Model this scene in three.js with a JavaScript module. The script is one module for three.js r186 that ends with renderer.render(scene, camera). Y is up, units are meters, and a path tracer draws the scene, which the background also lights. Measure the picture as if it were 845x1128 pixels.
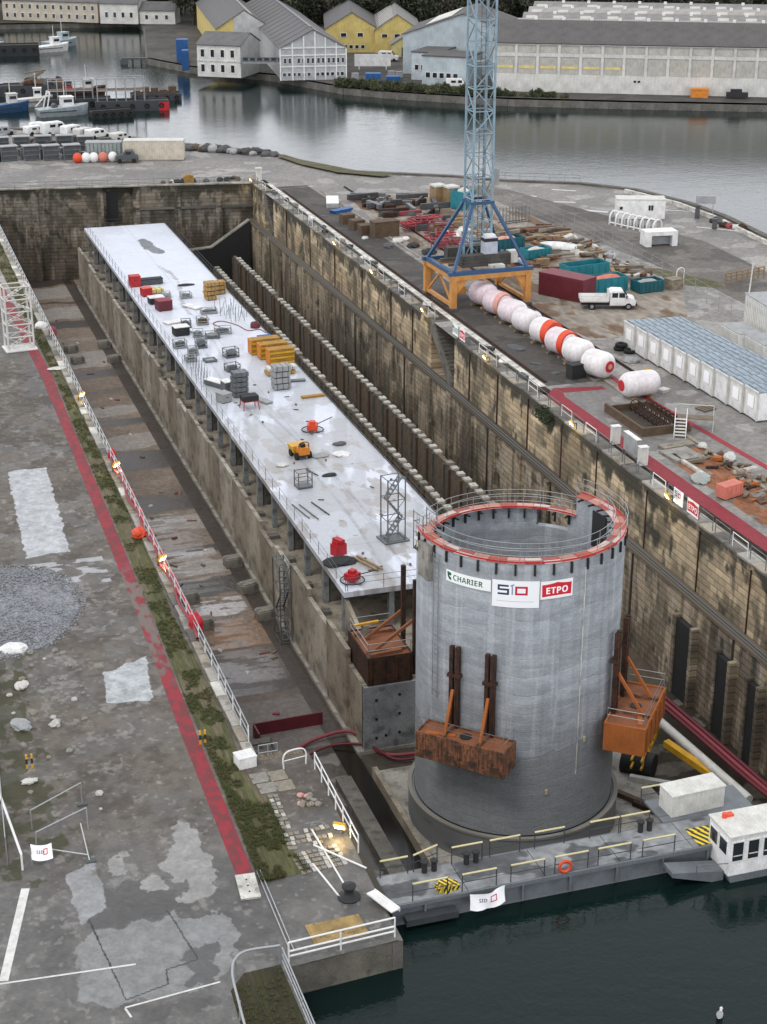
import * as THREE from 'three';
import { mergeGeometries } from 'three/addons/utils/BufferGeometryUtils.js';

// ---------------------------------------------------------------- camera, sky, sun, exposure
const scene = new THREE.Scene();
const camera = new THREE.PerspectiveCamera(34.53, 767 / 1024, 0.5, 4000);
camera.position.set(0, 46, 0);
camera.lookAt(28.415, 46 - 37.493, -88.24);
const renderer = new THREE.WebGLRenderer({ antialias: true });
renderer.setSize(767, 1024);
renderer.toneMapping = THREE.LinearToneMapping;
renderer.toneMappingExposure = 1.28;
renderer.shadowMap.enabled = true;
{ // overcast evening sky: even cloud, horizon boosted to brighten far water and dock walls
  const w = 128, h = 64, d = new Float32Array(w * h * 4);
  for (let j = 0; j < h; j++) for (let i = 0; i < w; i++) {
    const el = (j + 0.5) / h * Math.PI - Math.PI / 2, az = i / w * Math.PI * 2;
    let l = el > 0 ? 0.85 + 1.8 * Math.pow(1 - Math.sin(el), 6) : 0.34;
    if (el > 0) l *= 1 + 0.05 * Math.sin(az * 3 + el * 5) * Math.cos(el) + 0.04 * Math.sin(az * 7 - el * 11) * Math.cos(el);
    const k = (j * w + i) * 4;
    d[k] = l * 0.965; d[k + 1] = l * 0.99; d[k + 2] = l * 1.045; d[k + 3] = 1;
  }
  const t = new THREE.DataTexture(d, w, h, THREE.RGBAFormat, THREE.FloatType);
  t.mapping = THREE.EquirectangularReflectionMapping; t.magFilter = t.minFilter = THREE.LinearFilter; t.needsUpdate = true;
  scene.background = t; scene.environment = t;
}
const sun = new THREE.DirectionalLight(new THREE.Color(1, 0.965, 0.91), 0.9);
sun.position.set(-60, 190, -60); sun.target.position.set(36, -5, -130);
sun.castShadow = true; sun.shadow.radius = 34;
Object.assign(sun.shadow.camera, { left: -230, right: 230, top: 230, bottom: -230, near: 1, far: 900 });
sun.shadow.mapSize.set(4096, 4096);
scene.add(sun, sun.target);

// ---------------------------------------------------------------- helpers
let seed = 7;
const rnd = () => { seed = (seed + 0x6D2B79F5) | 0; let t = Math.imul(seed ^ (seed >>> 15), 1 | seed); t = (t + Math.imul(t ^ (t >>> 7), 61 | t)) ^ t; return ((t ^ (t >>> 14)) >>> 0) / 4294967296; };
const rr = (a, b) => a + (b - a) * rnd();
const pick = a => a[Math.floor(rnd() * a.length)];
const HT = new Float32Array(65536); for (let i = 0; i < 65536; i++) HT[i] = rnd();
function vn(x, y, p = 256) { // value noise, repeats every p cells
  const xi = Math.floor(x), yi = Math.floor(y); let fx = x - xi, fy = y - yi;
  fx = fx * fx * (3 - 2 * fx); fy = fy * fy * (3 - 2 * fy);
  const a = ((xi % p) + p) % p, b = ((yi % p) + p) % p, a1 = (a + 1) % p, b1 = (b + 1) % p;
  const r0 = HT[b * 256 + a], r1 = HT[b * 256 + a1], r2 = HT[b1 * 256 + a], r3 = HT[b1 * 256 + a1];
  return (r0 + (r1 - r0) * fx) * (1 - fy) + (r2 + (r3 - r2) * fx) * fy;
}
function fbm(x, y, o = 4, p = 256) { let s = 0, a = 0.5, n = 0; for (let i = 0; i < o; i++) { s += a * vn(x + i * 37, y + i * 17, p); n += a; a *= 0.5; x *= 2; y *= 2; p = Math.min(256, p * 2); } return s / n; }
const sst = (a, b, x) => { x = Math.min(1, Math.max(0, (x - a) / (b - a))); return x * x * (3 - 2 * x); };
const mix3 = (a, b, t) => [a[0] + (b[0] - a[0]) * t, a[1] + (b[1] - a[1]) * t, a[2] + (b[2] - a[2]) * t];
const sc3 = (a, s) => [a[0] * s, a[1] * s, a[2] * s];
const inPoly = (x, y, P) => { let c = false; for (let i = 0, j = P.length - 1; i < P.length; j = i++) { const [xi, yi] = P[i], [xj, yj] = P[j]; if ((yi > y) !== (yj > y) && x < (xj - xi) * (y - yi) / (yj - yi) + xi) c = !c; } return c; };
const segDist = (x, y, a, b) => { const dx = b[0] - a[0], dy = b[1] - a[1]; let t = ((x - a[0]) * dx + (y - a[1]) * dy) / (dx * dx + dy * dy); t = Math.max(0, Math.min(1, t)); return Math.hypot(x - a[0] - t * dx, y - a[1] - t * dy); };
function rawTex(w, h, data, srgb) {
  const t = new THREE.DataTexture(data, w, h, THREE.RGBAFormat, THREE.UnsignedByteType);
  t.magFilter = THREE.LinearFilter; t.minFilter = THREE.LinearMipmapLinearFilter; t.generateMipmaps = true;
  t.wrapS = t.wrapT = THREE.RepeatWrapping; if (srgb) t.colorSpace = THREE.SRGBColorSpace; t.needsUpdate = true; return t;
}
// fn(u, v) returns [r, g, b, rough, height] (0-255 sRGB colour, rough and height 0-1); gives colour, roughness and height maps
function surf(w, h, fn, want = 'c') {
  const c = new Uint8Array(w * h * 4), r = want.includes('r') ? new Uint8Array(w * h * 4) : null, b = want.includes('b') ? new Uint8Array(w * h * 4) : null;
  for (let j = 0; j < h; j++) for (let i = 0; i < w; i++) {
    const o = fn((i + 0.5) / w, (j + 0.5) / h), k = (j * w + i) * 4;
    for (let q = 0; q < 3; q++) c[k + q] = Math.max(0, Math.min(255, o[q])); c[k + 3] = 255;
    if (r) { r[k] = r[k + 1] = r[k + 2] = Math.max(0, Math.min(255, o[3] * 255)); r[k + 3] = 255; }
    if (b) { b[k] = b[k + 1] = b[k + 2] = Math.max(0, Math.min(255, o[4] * 255)); b[k + 3] = 255; }
  }
  const out = { map: rawTex(w, h, c, true) };
  if (r) out.roughnessMap = rawTex(w, h, r, false);
  if (b) out.bumpMap = rawTex(w, h, b, false);
  return out;
}
const rep = (t, m) => { const c = t.clone(); c.repeat.set(1 / m, 1 / m); c.needsUpdate = true; return c; };

// names, labels
const used = new Map();
const numbered = n => { const k = used.get(n) || 0; used.set(n, k + 1); return k ? n + '_' + String(k).padStart(3, '0') : n; };
function tag(o, label, category, group, kind) { if (label) o.userData.label = label; if (category) o.userData.category = category; if (group) o.userData.group = group; if (kind) o.userData.kind = kind; return o; }
function thing(name, label, category, [x, y, z] = [0, 0, 0], turn = 0, group) {
  const o = new THREE.Group(); o.name = numbered(name); o.position.set(x, y, z); o.rotation.y = turn; tag(o, label, category, group); scene.add(o); return o;
}
function mesh(name, geo, mat, parent) { const m = new THREE.Mesh(geo, mat); m.name = name; m.castShadow = m.receiveShadow = true; if (parent) parent.add(m); return m; }
function solo(name, geo, mat, label, category, [x, y, z] = [0, 0, 0], turn = 0, group) { const m = mesh(numbered(name), geo, mat, scene); m.position.set(x, y, z); m.rotation.y = turn; return tag(m, label, category, group); }
function struct(name, geo, mat) { const m = mesh(numbered(name), geo, mat, scene); m.userData.kind = 'structure'; return m; }
function dup(src, [x, y, z], turn, label) { const c = src.clone(); c.name = numbered(src.name.replace(/_\d{3}$/, '')); c.userData = { ...src.userData, label }; c.position.set(x, y, z); c.rotation.y = turn; scene.add(c); return c; }

// geometry: everything gets uv in metres
function metric(g) {
  if (g.index) g = g.toNonIndexed();
  const p = g.attributes.position, n = g.attributes.normal, uv = new Float32Array(p.count * 2);
  for (let i = 0; i < p.count; i++) {
    const ax = Math.abs(n.getX(i)), ay = Math.abs(n.getY(i)), az = Math.abs(n.getZ(i));
    if (ay >= ax && ay >= az) { uv[2 * i] = p.getX(i); uv[2 * i + 1] = p.getZ(i); }
    else if (ax >= az) { uv[2 * i] = p.getZ(i); uv[2 * i + 1] = p.getY(i); }
    else { uv[2 * i] = p.getX(i); uv[2 * i + 1] = p.getY(i); }
  }
  g.setAttribute('uv', new THREE.BufferAttribute(uv, 2)); return g;
}
const V = (x, y, z) => new THREE.Vector3(x, y, z);
const mv = (g, x, y, z, ry = 0, rx = 0, rz = 0) => { const m = new THREE.Matrix4().makeRotationFromEuler(new THREE.Euler(rx, ry, rz, 'YXZ')); m.setPosition(x, y, z); g.applyMatrix4(m); return g; };
// box with its base centre at x, y, z
const bx = (w, h, d, x = 0, y = 0, z = 0, ry = 0, rx = 0, rz = 0) => metric(mv(new THREE.BoxGeometry(w, h, d), x, y + h / 2, z, ry, rx, rz));
function between(a, b, make) { const A = V(...a), Bv = V(...b), d = Bv.clone().sub(A), L = d.length(); const g = make(L); const q = new THREE.Quaternion().setFromUnitVectors(V(0, 1, 0), d.normalize()); g.applyQuaternion(q); const m = A.add(Bv).multiplyScalar(0.5); g.translate(m.x, m.y, m.z); return metric(g); }
const bar = (a, b, w, h = w) => between(a, b, L => new THREE.BoxGeometry(w, L, h));
const rod = (a, b, r, n = 6) => between(a, b, L => new THREE.CylinderGeometry(r, r, L, n));
// a horizontal beam that stays upright: w across, h tall
function beam(a, b, w, h) { const dx = b[0] - a[0], dy = b[1] - a[1], dz = b[2] - a[2], L = Math.hypot(dx, dy, dz); return metric(mv(new THREE.BoxGeometry(L, h, w), (a[0] + b[0]) / 2, (a[1] + b[1]) / 2, (a[2] + b[2]) / 2, Math.atan2(-dz, dx), 0, Math.asin(dy / L))); }
const cylg = (r0, r1, h, x = 0, y = 0, z = 0, n = 16) => metric(mv(new THREE.CylinderGeometry(r0, r1, h, n), x, y + h / 2, z));
const tube = (pts, r, n = 40, k = 6) => metric(new THREE.TubeGeometry(new THREE.CatmullRomCurve3(pts.map(p => V(...p))), n, r, k));
const cat = a => mergeGeometries(a.map(g => { const q = g.index ? g.toNonIndexed() : g; for (const k of Object.keys(q.attributes)) if (!['position', 'normal', 'uv'].includes(k)) q.deleteAttribute(k); return q; }));
// flat sheet over polygon [[x, z]...] at height y; uv runs over ext = [x0, x1, z0, z1], or metres
function sheet(poly, y, ext, hole) {
  const s = new THREE.Shape(poly.map(([x, z]) => new THREE.Vector2(x, -z)));
  if (hole) s.holes.push(new THREE.Path(hole.map(([x, z]) => new THREE.Vector2(x, -z))));
  const g = new THREE.ShapeGeometry(s); g.rotateX(-Math.PI / 2); g.translate(0, y, 0);
  const p = g.attributes.position, uv = g.attributes.uv;
  for (let i = 0; i < p.count; i++) ext ? uv.setXY(i, (p.getX(i) - ext[0]) / (ext[1] - ext[0]), (p.getZ(i) - ext[2]) / (ext[3] - ext[2])) : uv.setXY(i, p.getX(i), p.getZ(i));
  return g;
}
// prism: polygon [[a, b]...] in the x-y plane, thickness d along z, centred
function prism(poly, d) { const g = new THREE.ExtrudeGeometry(new THREE.Shape(poly.map(p => new THREE.Vector2(...p))), { depth: d, bevelEnabled: false }); g.translate(0, 0, -d / 2); return metric(g); }
// a rough lump: displaced icosahedron
function lump(rx, ry, rz, rough = 0.25, det = 2) {
  const g = new THREE.IcosahedronGeometry(1, det), p = g.attributes.position, o = rnd() * 90;
  for (let i = 0; i < p.count; i++) { const x = p.getX(i), y = p.getY(i), z = p.getZ(i), k = 1 + rough * 2 * (fbm(x * 1.7 + o, y * 1.7 + z * 2.3 + o, 3) - 0.5); p.setXYZ(i, x * rx * k, Math.max(-0.6, y) * ry * k, z * rz * k); }
  g.computeVertexNormals(); return metric(g);
}

// ---------------------------------------------------------------- shared materials
const grime = surf(512, 512, (u, v) => { const a = fbm(u * 6, v * 6, 5, 6), b = fbm(u * 40, v * 40, 2, 40), s = fbm(u * 48, v * 3, 3, 48); const k = 224 + 44 * (a - 0.5) + 22 * (b - 0.5) + 22 * (s - 0.5); return [k + 4, k + 2, k, 0.5 + 0.5 * a, b]; }, 'crb');
const conc = surf(512, 512, (u, v) => {
  const a = fbm(u * 5, v * 5, 6, 5), b = fbm(u * 64, v * 64, 2, 64), s = sst(0.62, 0.75, fbm(u * 9 + 3, v * 9, 4, 9)), pore = vn(u * 128, v * 128, 128) > 0.9 ? -26 : 0;
  const k = 196 + 90 * (a - 0.5) + 40 * (b - 0.5) - 38 * s + pore; return [k + 3, k + 1, k - 3, 0.8, a * 0.4 + b * 0.4 - (pore ? 0.2 : 0)];
}, 'cb');
const rustT = surf(512, 512, (u, v) => {
  const a = fbm(u * 7, v * 7, 5, 7), b = fbm(u * 50, v * 50, 2, 50), s = fbm(u * 40, v * 4, 3, 40);
  let c = mix3([78, 56, 44], [140, 92, 64], sst(0.3, 0.7, a * 0.6 + s * 0.4)); c = mix3(c, [66, 54, 46], sst(0.58, 0.8, fbm(u * 11 + 5, v * 11, 4, 11))); return [...sc3(c, 0.8 + 0.4 * b), 0.9, b];
}, 'cb');
const woodT = surf(256, 256, (u, v) => { const g = fbm(u * 4, v * 60, 3, 4), a = fbm(u * 5, v * 5, 4, 5); const k = 0.72 + 0.4 * g - 0.25 * (a - 0.5); return [215 * k, 205 * k, 190 * k, 0.9, g]; }, 'cb');
function mat(color, { r = 0.8, m = 0, t = grime, tile = 3, bump = 0, ...more } = {}) {
  const o = { roughness: r, metalness: m, ...more };
  if (t) { o.map = rep(t.map, tile); if (bump && t.bumpMap) { o.bumpMap = rep(t.bumpMap, tile); o.bumpScale = bump; } }
  const q = new THREE.MeshStandardMaterial(o); q.color = Array.isArray(color) ? new THREE.Color().setRGB(...color) : new THREE.Color(color); return q;
}
const M = {
  conc: mat('#b4b1ab', { t: conc, tile: 5, bump: 0.01 }), concLight: mat('#f2f1ec', { t: conc, tile: 4, bump: 0.008 }), concDark: mat('#7f7c77', { t: conc, tile: 4, bump: 0.012 }),
  concWarm: mat('#b3aa9b', { t: conc, tile: 6, bump: 0.01 }), concBlue: mat('#a3a8ae', { t: conc, tile: 5, bump: 0.008 }),
  rust: mat('#ffffff', { t: rustT, tile: 3, r: 0.9, bump: 0.006 }), rustOrange: mat('#b5682f', { t: grime, tile: 4, r: 0.85 }), rustBrown: mat('#8f5a3c', { t: grime, tile: 3, r: 0.9 }), rustDark: mat('#8a817a', { t: rustT, tile: 2, r: 0.9 }),
  wood: mat('#b09a7c', { t: woodT, tile: 1.5, bump: 0.004 }), woodGrey: mat('#8b8379', { t: woodT, tile: 1.5, bump: 0.004 }), woodDark: mat('#6b5a4a', { t: woodT, tile: 1.5 }), ply: mat('#d8b472', { t: woodT, tile: 2 }),
  white: mat('#f2f3f3', { r: 0.5 }), offWhite: mat('#d9d9d4', { r: 0.6 }), grey: mat('#a5a8aa', { r: 0.6 }), greyDark: mat('#53575a', { r: 0.6 }), black: mat('#26282a', { r: 0.7 }), rubber: mat('#1c1c1d', { r: 0.85 }),
  galv: mat('#b8bdc0', { r: 0.42, m: 0.6 }), galvDark: mat('#7c8286', { r: 0.5, m: 0.5 }), steelDark: mat('#4c4b4a', { r: 0.6, m: 0.3 }),
  red: mat('#c4202c', { r: 0.55 }), redDull: mat('#96414a', { r: 0.7 }), pinkRed: mat('#dda49a', { r: 0.75 }), maroon: mat('#6d2430', { r: 0.6 }), orange: mat('#e08a25', { r: 0.5 }), orangeRed: mat('#e4502c', { r: 0.5 }), salmon: mat('#d9806e', { r: 0.7 }),
  yellow: mat('#e3ae2b', { r: 0.55 }), yellowPale: mat('#e8d78c', { r: 0.6 }), railYellow: mat('#dcd2a4', { r: 0.6 }), mustard: mat('#c69a3c', { t: woodT, tile: 2, r: 0.7 }),
  teal: mat('#1e8290', { r: 0.55 }), tealDark: mat('#155e6a', { r: 0.55 }), blue: mat('#1b5c9e', { r: 0.5 }), craneBlue: mat('#2f567f', { r: 0.5 }), mastBlue: mat('#8ea9b9', { r: 0.5 }), craneOrange: mat('#cf934c', { r: 0.55 }),
  hullDark: mat('#3b4045', { r: 0.6 }), hullGrey: mat('#6e747a', { r: 0.55 }), green: mat('#3a5a3f', { r: 0.7 }),
  glass: new THREE.MeshStandardMaterial({ color: new THREE.Color().setRGB(0.02, 0.025, 0.03), roughness: 0.08 }),
  plastic: new THREE.MeshStandardMaterial({ color: '#e9e4e6', roughness: 0.45 }),
};
const lampGlow = new THREE.MeshStandardMaterial({ color: '#ffe6a0', emissive: new THREE.Color(1, 0.72, 0.25), emissiveIntensity: 4 });

// ================================================================ SETTING
// land outline (quay level 0), clockwise round the dock
const bank = [[140, -20], [132, -100], [109, -150], [109.4, -181.5], [110.4, -193.8], [110, -203.4], [107.2, -214.5], [101.7, -221.3], [92.3, -226.6], [85.9, -232.4], [72.8, -240.5], [67.3, -252], [64.9, -259.7], [57.8, -268.3], [52.7, -273.5], [46, -282], [41, -288], [34, -294.5], [26, -299], [-60, -330]];
const waterY = -1.6, floorY = -13.5;
{ // water: one sheet with the land cut out of it (the dock is closed by its gate)
  const wt = surf(512, 512, (u, v) => { const a = fbm(u * 7, v * 9, 4, 7), b = fbm(u * 30, v * 34, 3, 30); return [128, 128, 128, 0.5, 0.65 * a + 0.35 * b]; }, 'b').bumpMap;
  const wm = new THREE.MeshPhysicalMaterial({ color: new THREE.Color().setRGB(0.004, 0.012, 0.011), roughness: 0.1, ior: 1.29, bumpMap: rep(wt, 6), bumpScale: 0.02 });
  const land = [[14.3, 160], [14.3, -58.4], [19.7, -58.8], [20.0, -61.9], [56.5, -61.9], [56.5, -20], ...bank, [-400, -330], [-400, 160]];
  struct('water', sheet([[-1500, 400], [1500, 400], [1500, -1600], [-1500, -1600]], waterY, null, land), wm);
}
// ---- left quay
const redPaint = (() => {
  const t = surf(256, 1024, (u, v) => { const z = -200 + v * 140, w = fbm(u * 10, v * 300, 4), worn = sst(-106, -101, z) * (1 - sst(-89, -85, z)); const c = mix3([138, 32, 44], [104, 40, 44], sst(0.35, 0.65, w)); return mix3(c, [106, 98, 91], sst(0.34, 0.56, fbm(u * 6 + 9, v * 160, 4)) * worn * 0.9 + 0.1 * w); });
  return new THREE.MeshStandardMaterial({ map: t.map, roughness: 0.75 });
})();
{
  const E0 = [-10, 20.4, -176, -48];
  const rect = [[9.1, -125.6], [12.2, -125.8], [11.6, -108.2], [8.5, -107.5]], patch = [[11, -89.2], [13.8, -90.2], [13.1, -84.6], [10.5, -84.8]], leftP = [[2, -121], [6.6, -121], [6.2, -107], [2, -107]], slab = [[5.9, -68.6], [7.4, -69.2], [7.5, -65.3], [6.0, -64.2]];
  const dryP = [[[11.9, -71.9], [13.0, -70.6], [12.9, -67.3], [12.6, -64.9], [11.6, -64.2], [10.8, -64.4], [11.5, -66.1], [10.5, -67.9], [11.4, -69.9]], [[9.2, -67.1], [10.6, -66.8], [10.4, -65.6], [9.4, -66.0]], [[8.0, -69.4], [9.0, -69.4], [8.6, -67.9], [7.8, -67.8]]], dryBig = [[6.2, -63.6], [8.1, -63.8], [10.2, -64.1], [11.1, -63.2], [11.8, -63.5], [12.8, -62.8], [12.5, -60.1], [11.4, -58.4], [8.7, -58.0], [5.3, -58.5], [5.4, -62.4]], wetP = [[[6.5, -66.7], [9.2, -67.2], [10.6, -65.4], [11.1, -64.0], [8.1, -63.6], [6.3, -63.6]], [[10.6, -61.4], [11.8, -61.0], [11.0, -58.2], [9.9, -58.6]]];
  const crack = [[6.5, -64.6], [7.2, -58.4], [9.1, -58.9], [9.2, -59.9], [10.7, -60.2], [10.1, -64.2]];
  const t = surf(640, 2048, (u, v) => {
    const x = E0[0] + u * (E0[1] - E0[0]), z = E0[2] + v * (E0[3] - E0[2]);
    const a = fbm(x * 0.35 + 3, z * 0.35, 5), b = fbm(x * 2.2, z * 2.2, 4), fine = vn(x * 9, z * 9), c3 = fbm(x * 0.8 + 50, z * 0.8, 5);
    let c = mix3([88, 81, 74], [116, 108, 99], sst(0.3, 0.7, a * 0.6 + b * 0.4)), ro = 0.85;
    const near = sst(-74, -66, z + 6 * (a - 0.5));
    c = mix3(c, mix3([108, 107, 106], [126, 125, 123], b), near * 0.85);
    // damp areas with a hard outline
    const wet = sst(0.49, 0.55, fbm(x * 0.42 + 50, z * 0.42, 6) * 0.85 + b * 0.15 + 0.05 * Math.sin(z * 0.11) - 0.03 * near + 0.12 * Math.exp(-(((x - 9.3) / 3.4) ** 2) - ((z + 67) / 3.2) ** 2) + 0.1 * Math.exp(-(((x - 13.2) / 1.2) ** 2) - ((z + 62) / 3.5) ** 2) - 0.1 * sst(12, 6, x) * sst(-66, -60, z));
    c = mix3(c, mix3([74, 72, 70], [92, 89, 86], b), wet * (0.35 + 0.4 * near)); ro -= wet * 0.3;
    // pale dried cement and lime
    const jx = x + 0.55 * (fbm(x * 1.6, z * 1.6, 5) - 0.5), jz = z + 1.1 * (fbm(x * 0.7 + 30, z * 0.7, 3) - 0.5) + 0.25 * (fbm(x * 3 + 30, z * 3, 3) - 0.5);
    const kx = x + 1.3 * (fbm(x * 1.4 + 5, z * 1.4, 5) - 0.5), kz = z + 1.3 * (fbm(x * 1.4 + 55, z * 1.4, 5) - 0.5);
    const pale = fbm(x * 1.1 + 80, z * 0.9 + 11, 5), zone = 0.07 * Math.exp(-(((z + 101) / 5) ** 2)) + 0.05 * Math.exp(-(((x - 10.8) / 1.4) ** 2) - ((z + 68) / 5) ** 2) + 0.04 * Math.exp(-(((z + 86) / 6) ** 2));
    c = mix3(c, [168, 165, 160], sst(0.6, 0.7, pale * 0.75 + 0.25 * fbm(x * 4, z * 4, 3) + zone - 0.01) * 0.5 * sst(15.2, 14, x)); c = mix3(c, [160, 155, 148], sst(0.7, 0.76, fbm(x * 3.1 + 7, z * 3.1, 3)) * 0.5);
    if (inPoly(kx, kz, dryBig)) c = mix3(c, [142 + 20 * b, 143 + 20 * b, 143 + 20 * b], 0.8);
    if (wetP.some(p => inPoly(kx, kz, p))) { c = mix3(c, [80, 79, 78], 0.75); ro = 0.5; }
    if (dryP.some(p => inPoly(kx, kz, p))) { c = [160 + 24 * (b - 0.5), 159 + 24 * (b - 0.5), 157 + 24 * (b - 0.5)]; ro = 0.85; }
    const pr = 188 + 36 * (b - 0.5) + 10 * (fine - 0.5);
    if (inPoly(jx, jz, rect) || inPoly(jx, jz, leftP)) c = [pr + 4, pr + 6, pr + 9];
    if (inPoly(jx, jz, patch)) c = [pr - 4, pr, pr + 3];
    if (z < -102 && z > -106.5 && x < 13.6) { const k = sst(0.46, 0.52, fbm(x * 0.9, z * 1.8 + 7, 4)); c = mix3(c, [186, 188, 192], k * 0.8); ro -= 0.3 * k; }
    if (inPoly(jx, jz, slab)) c = [146 + 20 * b, 147 + 20 * b, 148 + 20 * b];
    // green-brown moss and earth by the fence, and bare earth
    const moss = sst(0.5, 0.6, fbm(x * 1.6 + 7, z * 1.2, 4) + 0.22 * sst(7.2, 5.0, x) * sst(-68, -71, z) * sst(-95, -90, z) - 0.06);
    if (z > -96) c = mix3(c, [66, 66, 42], moss * sst(8.2, 6.2, x) * sst(-66.5, -69, z) * 0.85);
    let cd = 9; for (let i = 0; i < crack.length - 1; i++) cd = Math.min(cd, segDist(x + 0.1 * (b - 0.5), z, crack[i], crack[i + 1]));
    if (cd < 0.03) c = sc3(c, 0.45);
    const k = 0.8 + 0.1 * fine + 0.1 * (b - 0.5);
    return [...sc3(c, k), ro, b * 0.6 + fine * 0.4];
  }, 'crb');
  const qm = new THREE.MeshStandardMaterial({ map: t.map, roughnessMap: t.roughnessMap, roughness: 1, bumpMap: t.bumpMap, bumpScale: 0.02 });
  struct('quay_ground', sheet([[-10, -48], [14.3, -48], [14.3, -58.4], [19.7, -58.8], [20.2, -76.1], [17.4, -76.1], [17.4, -176], [-10, -176]], 0, E0), qm);
}
const asph = surf(1024, 1024, (u, v) => {
  const a = fbm(u * 9, v * 9, 5, 9), b = fbm(u * 40, v * 40, 4, 40), f2 = vn(u * 250, v * 250, 250), wet = sst(0.52, 0.56, fbm(u * 14 + 3, v * 14, 5, 14)), dry = sst(0.6, 0.64, fbm(u * 22 + 9, v * 22, 4, 22));
  let c = mix3([112, 109, 106], [146, 142, 137], a * 0.7 + b * 0.3); c = mix3(c, [92, 89, 87], wet * 0.55); c = mix3(c, [170, 167, 162], dry * 0.45); return [...sc3(c, 0.9 + 0.2 * f2), 0.9 - 0.3 * wet, b];
}, 'crb');
const asphM = new THREE.MeshStandardMaterial({ map: rep(asph.map, 70), roughnessMap: rep(asph.roughnessMap, 70), bumpMap: rep(asph.bumpMap, 70), bumpScale: 0.02 });
struct('quay_ground', sheet([[-400, 160], [14.3, 160], [14.3, -48], [-10, -48], [-10, -176], [17.4, -176], [17.4, -243.5], [56, -237], [56, -20], ...bank, [-400, -330]], 0), asphM);
// painted walkway, grass verge, kerb strip on the left quay
struct('red_walkway', (() => { const g = sheet([[13.8, -66.1], [14.62, -65.8], [14.8, -80], [15.15, -97], [15.35, -112], [15.5, -131], [15.75, -150], [15.2, -178], [14.2, -200], [13.2, -200], [14.2, -178], [14.75, -150], [14.65, -131], [14.45, -112], [14.3, -97], [13.95, -80]], 0.006, [13.8, 16.8, -200, -60]); return g; })(), redPaint);
const grassT = surf(512, 1024, (u, v) => { const a = fbm(u * 12, v * 60, 5), b = fbm(u * 60, v * 300, 3); let c = mix3([66, 64, 42], [86, 88, 50], a); c = mix3(c, [96, 88, 68], sst(0.5, 0.62, fbm(u * 8 + 7, v * 50, 4))); return [...sc3(c, 0.75 + 0.5 * b), 1, b]; }, 'cb');
const grassM = new THREE.MeshStandardMaterial({ map: grassT.map, roughness: 0.95, bumpMap: grassT.bumpMap, bumpScale: 0.05 });
const vergePoly = [[14.75, -65.0], [17.3, -65.2], [16.9, -67.4], [17.0, -69.5], [16.9, -72.4], [16.5, -74.6], [16.7, -85], [16.5, -95], [16.75, -105], [16.72, -140], [16.8, -238], [15.0, -238], [15.5, -180], [15.95, -150], [15.62, -131], [15.48, -115], [15.4, -105], [15.25, -96], [15.0, -85], [14.92, -75]];
struct('grass_verge', sheet(vergePoly, 0.012, [14, 18, -240, -60]), grassM);
const cornerPoly = [[11.2, -48], [11.6, -57.6], [12.4, -58.6], [14.1, -58.7], [14.2, -48]];
struct('grass_patch', sheet(cornerPoly, 0.012, [11, 15, -160, 20]), new THREE.MeshStandardMaterial({ map: grassT.map, color: '#a8a29c', roughness: 0.95, bumpMap: grassT.bumpMap, bumpScale: 0.05 }));
{ // grass blades: uncountable
  const blade = (() => { const g = []; for (let i = 0; i < 5; i++) { const t = new THREE.BufferGeometry(), a = i * 1.26, h = 0.1 + 0.05 * (i % 3), ox = Math.cos(a) * 0.05, oz = Math.sin(a) * 0.05, lx = Math.cos(a) * 0.08, lz = Math.sin(a) * 0.08; t.setAttribute('position', new THREE.BufferAttribute(new Float32Array([ox - 0.025 * Math.sin(a), 0, oz + 0.025 * Math.cos(a), ox + 0.025 * Math.sin(a), 0, oz - 0.025 * Math.cos(a), ox + lx, h, oz + lz]), 3)); t.setAttribute('uv', new THREE.BufferAttribute(new Float32Array(6), 2)); t.computeVertexNormals(); g.push(t); } return mergeGeometries(g); })();
  const n = 12000, im = new THREE.InstancedMesh(blade, new THREE.MeshStandardMaterial({ color: '#ffffff', roughness: 0.9 }), n), m4 = new THREE.Matrix4(), q = new THREE.Quaternion(), col = new THREE.Color();
  let k = 0, guard = 0;
  while (k < n && guard++ < 400000) {
    const corner = rnd() < 0.015; const x = corner ? rr(11.2, 14.2) : rr(14.7, 17.3), z = corner ? rr(-58.6, -50) : -65 - 175 * Math.pow(rnd(), 1.7);
    if (!inPoly(x, z, corner ? cornerPoly : vergePoly) || fbm(x * 1.2, z * 0.7, 3) < 0.47) continue;
    q.setFromAxisAngle(V(0, 1, 0), rnd() * 6.3); const s = rr(0.35, 1.0); m4.compose(V(x, 0.01, z), q, V(s, s * rr(0.6, 1.3), s)); im.setMatrixAt(k, m4);
    col.setRGB(rr(0.05, 0.1), rr(0.06, 0.1), rr(0.02, 0.035)); im.setColorAt(k, col); k++;
  }
  im.count = k; im.name = 'grass'; scene.add(im); tag(im, 'tufts of green grass along the left quay verge', 'grass', null, 'stuff');
}
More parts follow.
